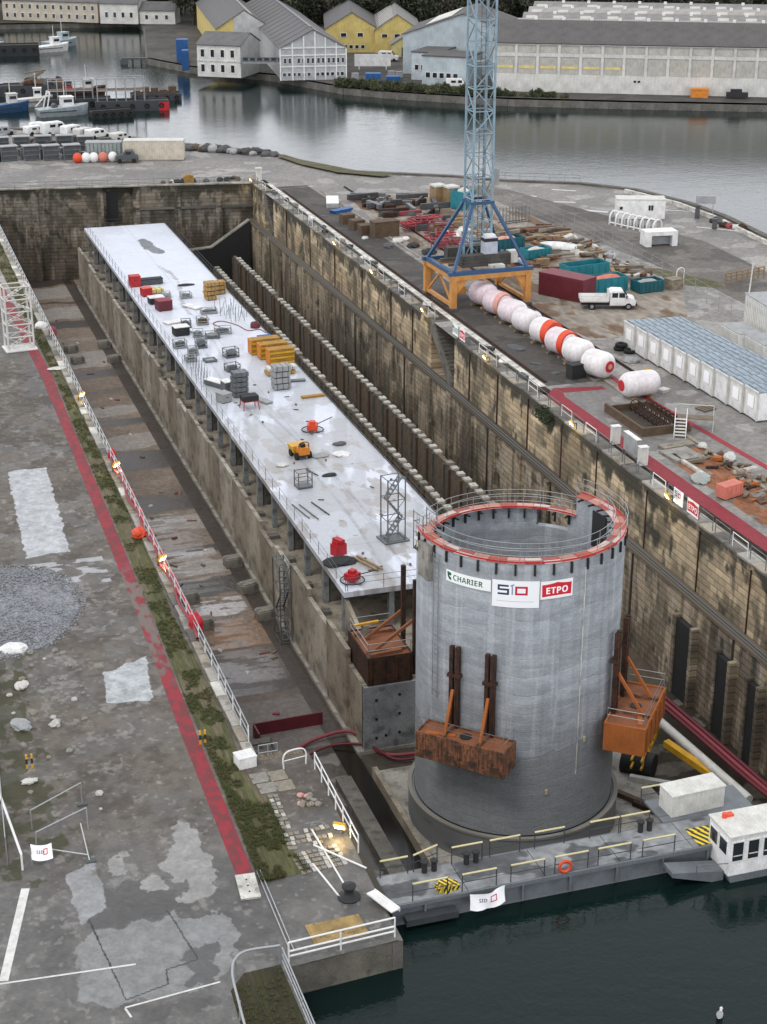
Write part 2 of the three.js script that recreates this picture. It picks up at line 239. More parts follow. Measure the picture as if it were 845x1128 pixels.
// white painted lines (left quay, road on the right quay)
const paintM = mat('#dedfdd', { r: 0.7, tile: 1.2 });
function line(name, a, b, w, y = 0.006) { const dx = b[0] - a[0], dz = b[1] - a[1], L = Math.hypot(dx, dz), nx = -dz / L * w / 2, nz = dx / L * w / 2; struct(name, sheet([[a[0] + nx, a[1] + nz], [b[0] + nx, b[1] + nz], [b[0] - nx, b[1] - nz], [a[0] - nx, a[1] - nz]], y), paintM); }
line('painted_line', [2.3, -61.3], [4.0, -68.0], 0.4); line('painted_line', [1.5, -61.2], [8.0, -60.7], 0.11); line('painted_line', [7.05, -57.9], [11.3, -58.35], 0.1); line('painted_line', [7.05, -57.85], [7.2, -57.2], 0.1, 0.0105);
for (const [a, b, w] of [[[56.6, -231.2], [63.9, -232], 0.3], [[58, -211.9], [62.7, -211.6], 0.25], [[58.6, -186], [64, -184], 0.2], [[102, -203], [108, -199], 0.3], [[93.5, -205], [97, -202], 0.7], [[90, -212], [95.5, -209.5], 0.5], [[104, -190], [110, -184], 0.35], [[96, -219], [99, -217], 0.5], [[86.5, -219], [92, -215], 0.6]]) line('painted_line', a, b, w);

// ---- right quay: road along the dock, concrete strips, red walkways, dirt
struct('road', sheet([[58.6, -233], [63.3, -233], [63.3, -133], [58.6, -133]], 0.006), mat('#94908c', { t: asph, tile: 70, r: 0.85 }));
struct('kerb_strip', sheet([[57.9, -236], [58.55, -236], [58.55, -133], [57.9, -133]], 0.007), M.concLight);
struct('road', sheet([[84, -226], [89, -224], [101, -182], [97, -100], [89.6, -100], [90.6, -160]], 0.006), mat('#c6c2be', { t: asph, tile: 70, r: 0.9 }));
const rw = mat('#8e2431', { r: 0.75, tile: 4 });
struct('red_walkway', sheet([[57.4, -130.4], [58.9, -132.2], [59.2, -130.6], [58.9, -129.6], [59.75, -86], [58.3, -86]], 0.011), rw);
struct('red_walkway', sheet([[58.95, -132.2], [63.4, -131.4], [63.4, -130.5], [59.25, -130.7]], 0.012), rw);
struct('red_walkway', sheet([[66.3, -156.5], [67.3, -156.5], [66.0, -141], [65.7, -132], [67.3, -106], [66.7, -106], [65.1, -132], [65.3, -141]], 0.012), mat('#9c2a36', { r: 0.75, tile: 3 }));
{
  const t = surf(512, 512, (u, v) => { const a = fbm(u * 9, v * 9, 5), b = fbm(u * 50, v * 50, 3); let c = mix3([92, 58, 40], [150, 98, 66], a); c = mix3(c, [120, 110, 100], sst(0.55, 0.68, fbm(u * 16 + 8, v * 16, 4))); return [...sc3(c, 0.75 + 0.5 * b), 0.9, b]; }, 'cb');
  struct('dirt_ground', sheet([[60.3, -113], [64.2, -114], [65.2, -107], [67.5, -100], [67, -88], [60.6, -88], [60.4, -98]], 0.008, [58, 70, -116, -86]), new THREE.MeshStandardMaterial({ map: t.map, bumpMap: t.bumpMap, bumpScale: 0.06, roughness: 0.95 }));
  const t2 = surf(512, 512, (u, v) => { const a = fbm(u * 12, v * 20, 5), b = fbm(u * 60, v * 90, 3); let c = mix3([120, 112, 102], [152, 144, 133], a); c = mix3(c, [104, 84, 66], sst(0.5, 0.62, fbm(u * 10 + 8, v * 18, 4))); return [...sc3(c, 0.8 + 0.4 * b), 0.9, b]; }, 'cb');
  struct('yard_ground', sheet([[66.5, -222], [80, -224], [86, -205], [86.5, -160], [80, -146], [69, -146], [66.5, -160], [64.4, -200]], 0.005, [64, 88, -226, -144]), new THREE.MeshStandardMaterial({ map: t2.map, bumpMap: t2.bumpMap, bumpScale: 0.05, roughness: 0.95 }));
}
struct('kerb_strip', bx(0.35, 0.12, 62, 64.35, 0, -117), M.concWarm);
struct('kerb_strip', bx(0.25, 0.1, 70, 64.1, 0, -193), M.concWarm);

// ---- far bank
const farBank = [[-700, -560], [-60, -520], [44, -488.5], [82.5, -483], [82, -470], [69.4, -396], [76, -377], [90, -358], [99, -333.5], [107.5, -323.2], [119, -313], [125, -308], [146.5, -296.5], [169.5, -285.5], [260, -243], [620, -80], [1400, 60], [1400, -1500], [-700, -1500]];
struct('far_ground', sheet(farBank, 0), mat('#8f8d89', { t: asph, tile: 60, r: 0.9 }));
function wallStrip(name, pts, y0, y1, m, label, cat, th = 0.5) { // vertical wall along a polyline
  const g = []; for (let i = 0; i < pts.length - 1; i++) g.push(beam([pts[i][0], (y0 + y1) / 2, pts[i][1]], [pts[i + 1][0], (y0 + y1) / 2, pts[i + 1][1]], th, y1 - y0));
  const o = solo(name, cat_(g), m, label, cat); return o;
}
const cat_ = a => cat(a);
wallStrip('quay_wall', farBank.slice(1, 15), -4, -0.35, M.concDark, 'dark weathered quay wall along the far bank of the channel', 'wall', 0.8);
wallStrip('quay_wall', bank.slice(2, 19), -4, 0.28, mat('#77736c', { t: conc, tile: 5 }), 'curving grey stone quay wall along the near side of the channel', 'wall', 0.9);
wallStrip('parapet_wall', [[107.6, -213.5], [110.5, -203], [111, -193]].map(([x, z]) => [x - 2.6, z]), 0, 0.55, M.concLight, 'low pale parapet wall following the channel bend on the right', 'wall', 0.45);
wallStrip('parapet_wall', [[108.4, -191.8], [107.6, -181], [106.9, -160]], 0, 0.5, M.concLight, 'low pale parapet wall running to the right edge past the bend', 'wall', 0.45);
struct('grass_bank', sheet([[66.2, -257.5], [67.6, -252], [73, -240.4], [77.5, -236], [75.5, -234.6], [70, -240], [66.5, -248], [64.8, -256]], 0.3, [60, 80, -260, -230]), grassM);

// ================================================================ DRY DOCK
{ // floor
  const E0 = [17, 57, -246, -60];
  const t = surf(512, 2048, (u, v) => {
    const x = E0[0] + u * 40, z = E0[2] + v * 186, a = fbm(x * 0.4, z * 0.4, 5), b = fbm(x * 2.5, z * 2.5, 4), f2 = vn(x * 8, z * 8);
    let c = mix3([112, 99, 88], [150, 134, 120], a * 0.6 + b * 0.4), ro = 0.8;
    const warp = z + 2.2 * (fbm(x * 0.4 + 9, z * 0.5, 4) - 0.5) + 0.06 * x;
    const strip = vn(warp * 0.26, 3.7); // transverse pours, some damp, some washed pale
    if (x < 29) { c = mix3(c, [168, 164, 160], sst(0.55, 0.66, strip) * 0.7); c = mix3(c, [60, 55, 52], sst(0.34, 0.28, strip) * 0.8); ro = 0.8 - 0.35 * sst(0.34, 0.28, strip); }
    if (z > -146 && z < -108 && x < 27.6) { const w = sst(0.45, 0.5, fbm(x * 0.35, z * 1.7, 5)); c = mix3(c, [204, 204, 206], w * 0.75 * sst(0.42, 0.55, vn(z * 0.25, 8))); ro = Math.min(ro, 0.75 - 0.5 * w); }  // pale bands: puddle reflections painted into the floor colour
    if (z > -121 && z < -115 && x > 23.2 && x < 28.5) c = mix3(c, [150, 112, 82], 0.75 * sst(0.35, 0.5, b));
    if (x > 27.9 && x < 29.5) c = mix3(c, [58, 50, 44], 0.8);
    if (z > -116 && x < 29) c = mix3(c, [84, 78, 76], 0.6);
    if (x > 44) { c = mix3([66, 56, 46], [98, 84, 70], a); }
    if (z > -99) { c = mix3(c, [58, 54, 48], 0.75); ro = 0.35; const w = sst(0.6, 0.64, fbm(x * 0.7, z * 0.7, 4)); c = mix3(c, [128, 124, 116], w * 0.7); }
    return [...sc3(c, 0.82 + 0.2 * f2 + 0.16 * (b - 0.5)), ro, b];
  }, 'crb');
  struct('dock_floor', sheet([[16.8, -60], [57, -60], [57, -246], [16.8, -246]], floorY, E0), new THREE.MeshStandardMaterial({ map: t.map, roughnessMap: t.roughnessMap, bumpMap: t.bumpMap, bumpScale: 0.03 }));
}
// stained masonry of the dock walls; u along the wall, v up (height 13.5)
function masonry(len, tone, dark, s0) {
  const t = surf(2048, 384, (u, v) => {
    const x = u * len + s0, y = v * 13.6 - 13.6; // y is height below the coping
    const course = Math.floor(y / 0.52), off = (course & 1) * 0.55, bl = Math.floor((x + off) / 1.1), jy = Math.abs(y / 0.52 - Math.round(y / 0.52)) * 0.52, jx = Math.abs((x + off) / 1.1 - Math.round((x + off) / 1.1)) * 1.1;
    const stone = HT[((course * 131 + bl * 17) % 65536 + 65536) % 65536], a = fbm(x * 0.22, y * 0.3, 5), b = fbm(x * 1.9, y * 1.9, 4), drip = fbm(x * 1.1, y * 0.16 + 3, 5), dr2 = fbm(x * 4.1, y * 0.3 + 8, 4);
    let c = mix3(sc3(tone, 0.72), sc3(tone, 1.12), a * 0.6 + b * 0.4); c = sc3(c, (0.84 + 0.26 * stone) * (0.82 + 0.36 * fbm(x * 0.07 + 3, y * 0.25 + 2, 3)));
    c = mix3(c, [150, 128, 98], sst(0.5, 0.7, fbm(x * 0.09 + 5, y * 0.35, 3)) * 0.4 * (1 - dark));
    if (y < -5.2) { c = mix3(c, [146, 134, 118], 0.35 + 0.2 * a); c = mix3(c, [176, 172, 164], sst(0.56, 0.66, dr2 * 0.45 + b * 0.55) * 0.65); }
    const reach = 0.62 - 0.028 * (-y); // black drips hang from the coping and from the ledge
    c = mix3(c, [70, 63, 54], sst(reach + 0.02, reach + 0.14, drip + 0.3 * (b - 0.5)) * 0.6 * sst(0.35, 0.6, fbm(x * 0.11 + 60, 2, 3)));
    if (y < -5.2) { const r2 = 0.6 - 0.02 * (-y - 5.2); c = mix3(c, [76, 66, 56], sst(r2 - 0.0, r2 + 0.1, fbm(x * 1.5 + 40, y * 0.2, 4) + 0.25 * (b - 0.5)) * 0.5); }
    c = mix3(c, [50, 48, 40], sst(0.4, 0.62, fbm(x * 0.9, y * 0.6, 6) + Math.max(-0.2, 0.26 + y * 0.24)) * 0.85);
    c = mix3(c, [58, 54, 42], sst(0.5, 0.62, fbm(x * 0.5 + 20, y * 0.4, 4)) * (0.35 + dark * 0.35));
    const j = Math.min(jx, jy); if (jy < 0.05) c = sc3(c, 0.84); else if (jx < 0.035) c = sc3(c, 0.9);
    return [...c, 0.9, (j < 0.045 ? 0 : 0.45 + 0.3 * stone) + 0.25 * b];
  }, 'cb');
  return new THREE.MeshStandardMaterial({ map: t.map, bumpMap: t.bumpMap, bumpScale: 0.04, roughness: 0.9 });
}
function wallUV(g, along, a0, len) { const p = g.attributes.position, uv = g.attributes.uv; for (let i = 0; i < p.count; i++) uv.setXY(i, ((along === 'z' ? p.getZ(i) : p.getX(i)) - a0) / len, (p.getY(i) + 13.6) / 13.6); return g; }
const rightM = masonry(186, [198, 178, 147], 0.05, 0), farM = masonry(44, [132, 125, 114], 0.5, 300);
{
  const W = thing('dock_wall', 'tall stained stone wall with a ledge on the right side of the dock', 'wall', [0, 0, 0]);
  // upper tier with a recess for the stair cut into it, lower tier stepping out below the ledge
  const zs = [[-239, -229.5], [-224.5, -157.5], [-150.5, -62]]; // gaps are stair recesses
  for (const [a, b] of zs) mesh('upper_wall', wallUV(bx(2.4, 5.3, b - a, 57.2, -5.3, (a + b) / 2), 'z', -246, 186), rightM, W);
  for (const [a, b] of [[-229.5, -224.5], [-157.5, -150.5]]) mesh('recess_wall', wallUV(bx(0.5, 5.3, b - a, 58.15, -5.3, (a + b) / 2), 'z', -246, 186), rightM, W);
  mesh('lower_wall', wallUV(bx(3, 8.3, 177, 56.6, -13.6, -150.5), 'z', -246, 186), rightM, W);
  mesh('ledge', wallUV(bx(1.05, 0.22, 177, 55.5, -5.42, -150.5), 'z', -246, 186), mat('#8d8172', { t: conc, tile: 5 }), W);
  for (let i = 0; i < 92; i++) { // coping stones
    const z = -238 + i * 1.87; if ((z > -230.5 && z < -224) || (z > -158.4 && z < -150)) continue;
    mesh('coping_stone', bx(1.25 + rr(-0.04, 0.04), 0.16, 1.83, 56.55, rr(-0.03, 0.01), z), [M.concDark, M.concWarm, M.conc, M.concDark][(i * 7) % 4], W);
  }
  for (let i = 0; i < 14; i++) { const z = [-217, -205, -193.5, -182, -171, -163.5, -146, -138.5, -131, -123.4, -116.2, -107, -98.4, -91][i]; mesh('drain_pipe', rod([55.93, -0.3, z], [55.93, -5.2, z], 0.07), M.rustDark, W); if (i % 2) mesh('drain_pipe', rod([55.03, -5.5, z], [55.03, -13.4, z], 0.09), M.steelDark, W); }
  for (let i = 0; i < 19; i++) { const z = -236 + i * 6.2; mesh('pier', wallUV(bx(0.3, 7.9 + (i % 3) * 0.2, 1.2, 55.05, -13.55, z), 'z', -246, 186), rightM, W); }
  // long service pipes lying on the ledge
  for (const dx of [0.22, 0.5]) mesh('service_pipe', rod([55 + dx, -5.1, -236], [55 + dx, -5.1, -64], 0.055), M.galvDark, W);
  // dark niches low in the wall near the gate
  for (const [z, w] of [[-97.5, 2.3], [-91.6, 1.7], [-87.4, 1.2]]) { mesh('niche', bx(0.5, 6.2, w, 54.93, -13.45, z), M.black, W); for (const s of [-1, 1]) mesh('niche_jamb', wallUV(bx(0.7, 6.5, 0.4, 54.9, -13.5, z + s * (w / 2 + 0.2)), 'z', -246, 186), rightM, W); }
  // squared stones of the upper tier near the viewer stand slightly proud
  for (let r = 0; r < 9; r++) for (let i = 0; i < 32; i++) { const z = -123.5 + i * 1.1 + (r & 1) * 0.55; mesh('stone', wallUV(bx(0.06 + rr(0, 0.03), 0.5, 1.08, 56.0, -5.28 + r * 0.52, z), 'z', -246, 186), rightM, W); }
}
{
  const a = Math.atan2(-7, 38.6), W = thing('dock_wall', 'dark mossy stone wall closing the far end of the dock', 'wall', [36.7, 0, -240.3], -a * 1);
  W.rotation.y = Math.atan2(-( -237 + 243.5), 38.6);
  const len = 40.5;
  for (const [x0, x1] of [[-20.2, -2.2], [2.2, 20.2]]) mesh('wall_section', wallUV(bx(x1 - x0, 13.6, 2, (x0 + x1) / 2, -13.6, -0.9), 'x', -20.2, len), farM, W);
  mesh('recess_wall', wallUV(bx(4.4, 13.6, 0.5, 0, -13.6, -1.6), 'x', -20.2, len), farM, W);
  for (const x of [-2.6, 2.6, -12, 8.6, 14.6]) mesh('pier', wallUV(bx(0.9, 12.8, 0.5, x, -13.6, 0.3), 'x', -20.2, len), farM, W);
  mesh('slot', bx(1.6, 4.5, 0.2, -0.9, -5.4, -1.28), M.black, W);
  mesh('ledge', wallUV(bx(17.6, 0.3, 0.5, 11.2, -3.4, 0.3), 'x', -20.2, len), M.concDark, W);
  for (let i = 0; i < 22; i++) mesh('coping_stone', bx(1.8, 0.16, 1.1, -19.2 + i * 1.83, -0.02 + rr(-0.02, 0.02), -0.2), M.conc, W);
}
solo('dock_wall', cat([wallUV(bx(1.5, 13.58, 168, 16.62, -13.6, -160.1), 'z', -246, 186), wallUV(bx(1.5, 13.58, 14.2, 19.4, -13.6, -69.2), 'z', -246, 186), bx(3.5, 13.58, 0.8, 18.2, -13.6, -76.4)]), rightM, 'stone wall under the left quay, facing into the dock', 'wall');
{ // left coping: pale worn stones along the dock edge
  const W = thing('quay_coping', 'row of pale worn coping stones along the left dock edge', 'coping', [0, 0, 0]);
  for (let i = 0; i < 88; i++) { const z = -77.2 - i * 1.86; mesh('coping_stone', bx(0.62 + rr(-0.08, 0.05), 0.14, 1.8, 17.08 + rr(-0.03, 0.03), 0, z), pick([M.conc, M.concWarm, M.concWarm, M.concDark, M.conc, M.concLight]), W); }
}
// stair in each recess of the right wall
function wallStair(z0, z1, y1, label) {
  const W = thing('stone_stair', label, 'stairs', [56.9, 0, z0]); const n = 16, dz = (z1 - z0) / n, dy = y1 / n;
  for (let i = 0; i < n; i++) mesh('step', bx(1.7, 0.36, Math.abs(dz) + 0.12, 0, dy * (i + 1), dz * (i + 0.5)), M.concDark, W);
  mesh('stair_flank', (() => { const g = prism([[0, -0.9], [z1 - z0, y1 - 0.9], [z1 - z0, y1 + 0.35], [0, 0.3]], 0.3); g.rotateY(-Math.PI / 2); g.translate(-0.95, 0, 0); return metric(g); })(), M.concDark, W);
}
wallStair(-157.3, -150.7, -5, 'dark steep stair recessed in the right dock wall beside the crane');
wallStair(-229.3, -224.7, -5, 'dark stair recessed in the dock wall at the far right corner');
{ // black sloping flank wall in the far right corner, with a pale coping line
  const W = thing('flank_wall', 'black sloping wall in the far right corner of the dock', 'wall', [51.6, 0, -234.6], 0);
  mesh('wall_body', prism([[-6.2, -13.5], [3.2, -13.5], [3.2, -4.9], [-2.6, -8.6], [-6.2, -8.8]], 0.9), M.black, W);
  mesh('coping', cat([beam([-6.2, -8.72, 0], [-2.6, -8.52, 0], 1.0, 0.16), beam([-2.6, -8.5, 0], [3.2, -4.8, 0], 1.0, 0.16)]), M.conc, W);
}

// ================================================================ CONCRETE CAISSON WITH ITS WHITE DECK
const deckY = -4.6;
{
  const C = thing('concrete_caisson', 'long grey concrete caisson with a white deck on rows of columns', 'caisson', [36.65, floorY, -166]);
  const lx = x => x - 36.65, lz = z => z + 166, ly = y => y - floorY;
  mesh('base_box', bx(13.6, 5.3, 138.4, lx(36.6), 0.02, lz(-166.5)), M.concWarm, C);
  // plinth lip at the foot
  mesh('plinth', bx(14.6, 0.28, 139.2, lx(36.6), 0.01, lz(-166.5)), M.conc, C);
  // outer wall panels left and right, each pour a little higher or lower
  const tops = [6.55, 6.2, 6.6, 6.45, 6.75, 6.3, 6.6, 6.1, 6.55, 6.7];
  const pm = [M.concWarm, mat('#cfc8bc', { t: conc, tile: 7, bump: 0.01 }), mat('#bdb5a8', { t: conc, tile: 6, bump: 0.01 }), mat('#d8d2c8', { t: conc, tile: 5, bump: 0.01 })];
  for (let i = 0; i < 26; i++) {
    const z0 = -100.6 - i * 5.15, h = tops[(i * 7) % 10] - (i % 9 === 4 ? 0.9 : 0);
    mesh('outer_panel', bx(0.34, h, 5.11, lx(29.75 + rr(0, 0.03)), 0.01, lz(z0 - 2.57)), pm[(i * 5) % 4], C);
    mesh('outer_panel', bx(0.34, 6.4, 5.11, lx(43.45), 0.01, lz(z0 - 2.57)), pm[(i * 3) % 4], C);
  }
  // front face with its dark tie holes
  const front = mesh('front_wall', bx(13.6, 5.25, 0.5, lx(36.6), 0.02, lz(-97.2)), M.concBlue, C);
  for (let r = 0; r < 3; r++) for (let k = 0; k < 4; k++) { if (k === 1 && r > 0) continue; const x = [30.7, 31.4, 32.4, 33.75][k]; mesh('tie_hole', mv(cylg(0.11, 0.11, 0.06, 0, -0.03, 0, 10), lx(x), 1.2 + r * 1.5 + 0.1 * k, lz(-96.94), 0, Math.PI / 2), M.black, front); }
  // intermediate slab debris: low kickers on top of the base box
  for (let i = 0; i < 24; i++) mesh('kicker', bx(0.9, 0.35, 0.7, lx(30.45), 5.3, lz(-104 - i * 5.2)), M.concDark, C);
  // columns under the deck
  for (let i = 0; i < 25; i++) for (const x of [31.15, 34.7, 38.5, 42.2]) { if ((x === 34.7 || x === 38.5) && i > 3) continue; mesh('column', bx(0.42, ly(deckY) - 5.32 - 0.42, 0.5, lx(x), 5.32, lz(-106 - i * 5.28)), M.concBlue, C); }
  for (let i = 0; i < 25; i++) if (i % 2) mesh('cross_wall', bx(10.4, 2.9, 0.22, lx(36.65), 5.32, lz(-106 - i * 5.28)), M.concDark, C);
  // free column and low wall in front of the deck
  mesh('column', bx(0.45, 3.0, 0.45, lx(31.05), 5.3, lz(-100.6)), M.conc, C);
  mesh('ramp_wall', prism([[0, 0], [4.6, 0], [4.6, 1.6], [0, 2.9]], 0.3).rotateY(-Math.PI / 2).translate(lx(31.05), 5.3, lz(-105.3)), M.concWarm, C);
  // deck slab
  const E0 = [30.7, 42.6, -236, -104.5];
  const t = surf(384, 2048, (u, v) => {
    const x = 30.7 + u * 11.9, z = -236 + v * 131.5, a = fbm(x * 0.3, z * 0.16, 5), b = fbm(x * 1.6, z * 1.3, 4), f2 = vn(x * 7, z * 7);
    let c = mix3([196, 201, 212], [216, 220, 230], a * 0.5 + b * 0.5);
    const sw = fbm(x * 0.55 + z * 0.16, z * 0.05 + 4, 4); c = mix3(c, [170, 173, 179], sst(0.46, 0.6, sw) * 0.7 * sst(-200, -150, z));
    // damp slab around the middle, brown wheel marks
    const damp = sst(0.47, 0.52, fbm(x * 0.35 + 12, z * 0.22, 5) + 0.12 * Math.exp(-(((z + 131) / 9) ** 2) - ((x - 37.5) / 3.2) ** 2)); c = mix3(c, [156, 157, 160], damp * 0.62 * sst(-172, -140, z));
    c = mix3(c, [146, 139, 134], sst(0.6, 0.68, fbm(x * 0.9 + 33, z * 0.5, 4)) * 0.6 * sst(-150, -130, z));
    // grey cement spills on the fresh far end
    const sp = Math.exp(-(((x - 37.4) / 1.0) ** 2) - ((z + 222) / 4.2) ** 2) + Math.exp(-(((x - 38.2) / 0.8) ** 2) - ((z + 217.5) / 1.6) ** 2); c = mix3(c, [112, 116, 121], sst(0.42, 0.5, sp + 0.5 * (b - 0.5)));
    const tr = Math.abs(x - 36.6 - 0.9 * Math.sin(z * 0.21)); c = mix3(c, [160, 162, 166], sst(0.5, 0.1, tr + 0.9 * (b - 0.35)) * sst(-212, -205, z) * sst(-176, -188, z));
    if (Math.abs(((z + 300) % 8.7) - 4) < 0.05 || Math.abs(x - 36.6) < 0.04) c = sc3(c, 0.9); const ty = Math.min(Math.abs(x - 34.6 - 0.9 * Math.sin(z * 0.09)), Math.abs(x - 36.1 - 0.9 * Math.sin(z * 0.09))); if (z > -175 && ty < 0.16) c = sc3(c, 0.955 - 0.06 * sst(0.4, 0.6, b));
    return [...sc3(c, 0.965 + 0.05 * f2), 0.62 - 0.2 * damp, b];
  }, 'cr');
  const dm = new THREE.MeshStandardMaterial({ map: t.map, roughnessMap: t.roughnessMap });
  const slab = bx(11.7, 0.42, 130, lx(36.65), ly(deckY) - 0.42, lz(-170)); { const p = slab.attributes.position, uv = slab.attributes.uv; for (let i = 0; i < p.count; i++) uv.setXY(i, (p.getX(i) + 36.65 - E0[0]) / 11.9, (p.getZ(i) - 166 - E0[2]) / 131.5); }
  mesh('deck_slab', slab, dm, C);
}
// guard rails of the deck: thin posts with cable and mid rail
function railing(name, label, pts, h, step, m, { rails = [1, 0.55], r = 0.022, pr = 0.026, toe = 0, cat: category = 'railing', panel = 0, pm } = {}) {
  const W = thing(name, label, category, pts[0]); const o = pts[0], at = p => [p[0] - o[0], p[1] - o[1], p[2] - o[2]];
  for (let i = 0; i < pts.length - 1; i++) {
    const a = at(pts[i]), b = at(pts[i + 1]), L = Math.hypot(b[0] - a[0], b[2] - a[2]), n = Math.max(1, Math.round(L / step));
    const lp = t => [a[0] + (b[0] - a[0]) * t, a[1] + (b[1] - a[1]) * t, a[2] + (b[2] - a[2]) * t];
    for (let k = i ? 1 : 0; k <= n; k++) { const p = lp(k / n); mesh('post', rod([p[0], p[1], p[2]], [p[0], p[1] + h, p[2]], pr, 5), pm || m, W); }
    for (const f of rails) { const seg = Math.max(1, Math.ceil(L / 25)); for (let s = 0; s < seg; s++) { const p = lp(s / seg), q = lp((s + 1) / seg); mesh('rail', rod([p[0], p[1] + h * f, p[2]], [q[0], q[1] + h * f, q[2]], r, 5), m, W); } }
    if (toe) mesh('toe_board', beam([a[0], a[1] + toe / 2, a[2]], [b[0], b[1] + toe / 2, b[2]], 0.03, toe), m, W);
  }
  return W;
}
railing('deck_railing', 'thin steel guard rail along the left edge of the white deck', [[30.95, deckY, -105.2], [30.95, deckY, -234.8]], 1.05, 2.4, M.galvDark, { r: 0.014, pr: 0.024 });
railing('deck_railing', 'dark steel guard rail along the right edge of the white deck', [[42.36, deckY, -105.2], [42.36, deckY, -234.8]], 1.05, 2.4, M.steelDark, { r: 0.024, pr: 0.026, toe: 0.14 });
railing('deck_railing', 'thin guard rail across the front edge of the white deck', [[31.1, deckY, -105.15], [42.2, deckY, -105.15]], 1.05, 2.8, M.galvDark, { r: 0.018 });
railing('deck_railing', 'dark guard rail across the far edge of the white deck', [[31.1, deckY, -234.85], [42.2, deckY, -234.85]], 1.05, 2.2, M.steelDark, { r: 0.022 });
// two walls of a gallery to the right of the caisson, capped with pale blocks
function capWall(x, top, z0, z1, label) {
  const W = thing('capped_wall', label, 'wall', [x, floorY, (z0 + z1) / 2]); const h = top - floorY, L = z1 - z0;
  mesh('wall_body', bx(0.44, h - 0.24, L, 0, 0.01, 0), M.woodGrey, W);
  const n = Math.floor(L / 1.62); for (let i = 0; i < n; i++) { if (rnd() < 0.07) continue; mesh('cap_block', bx(0.66, 0.22, 0.84 + rr(-0.14, 0.14), rr(-0.06, 0.06), h - 0.22, -L / 2 + 0.9 + i * 1.62), i % 7 ? M.concLight : M.conc, W); }
  for (let i = 0; i < n; i++) if (i % 3 !== 1) mesh('fin', bx(0.16, h - 0.5, 0.3, -0.32, 0.01, -L / 2 + 0.1 + i * 1.62), i % 2 ? M.woodDark : M.concDark, W);
}
capWall(51.9, -9.2, -232, -110, 'concrete wall topped with a row of pale blocks below the right dock wall');
capWall(48.6, -10.2, -230, -112, 'lower wall with pale cap blocks between the deck and the right dock wall');
for (const [x, z0, z1] of [[50.2, -228, -118], [50.7, -222, -110]]) solo('floor_pipe', rod([0, 0.2, z0], [0, 0.2, z1], 0.2, 8), M.rustDark, x < 50.5 ? 'rusty pipe on the dock floor between the two capped walls, nearer the deck' : 'rusty pipe on the dock floor between the two capped walls, nearer the stone wall', 'pipe', [x, floorY, 0]);

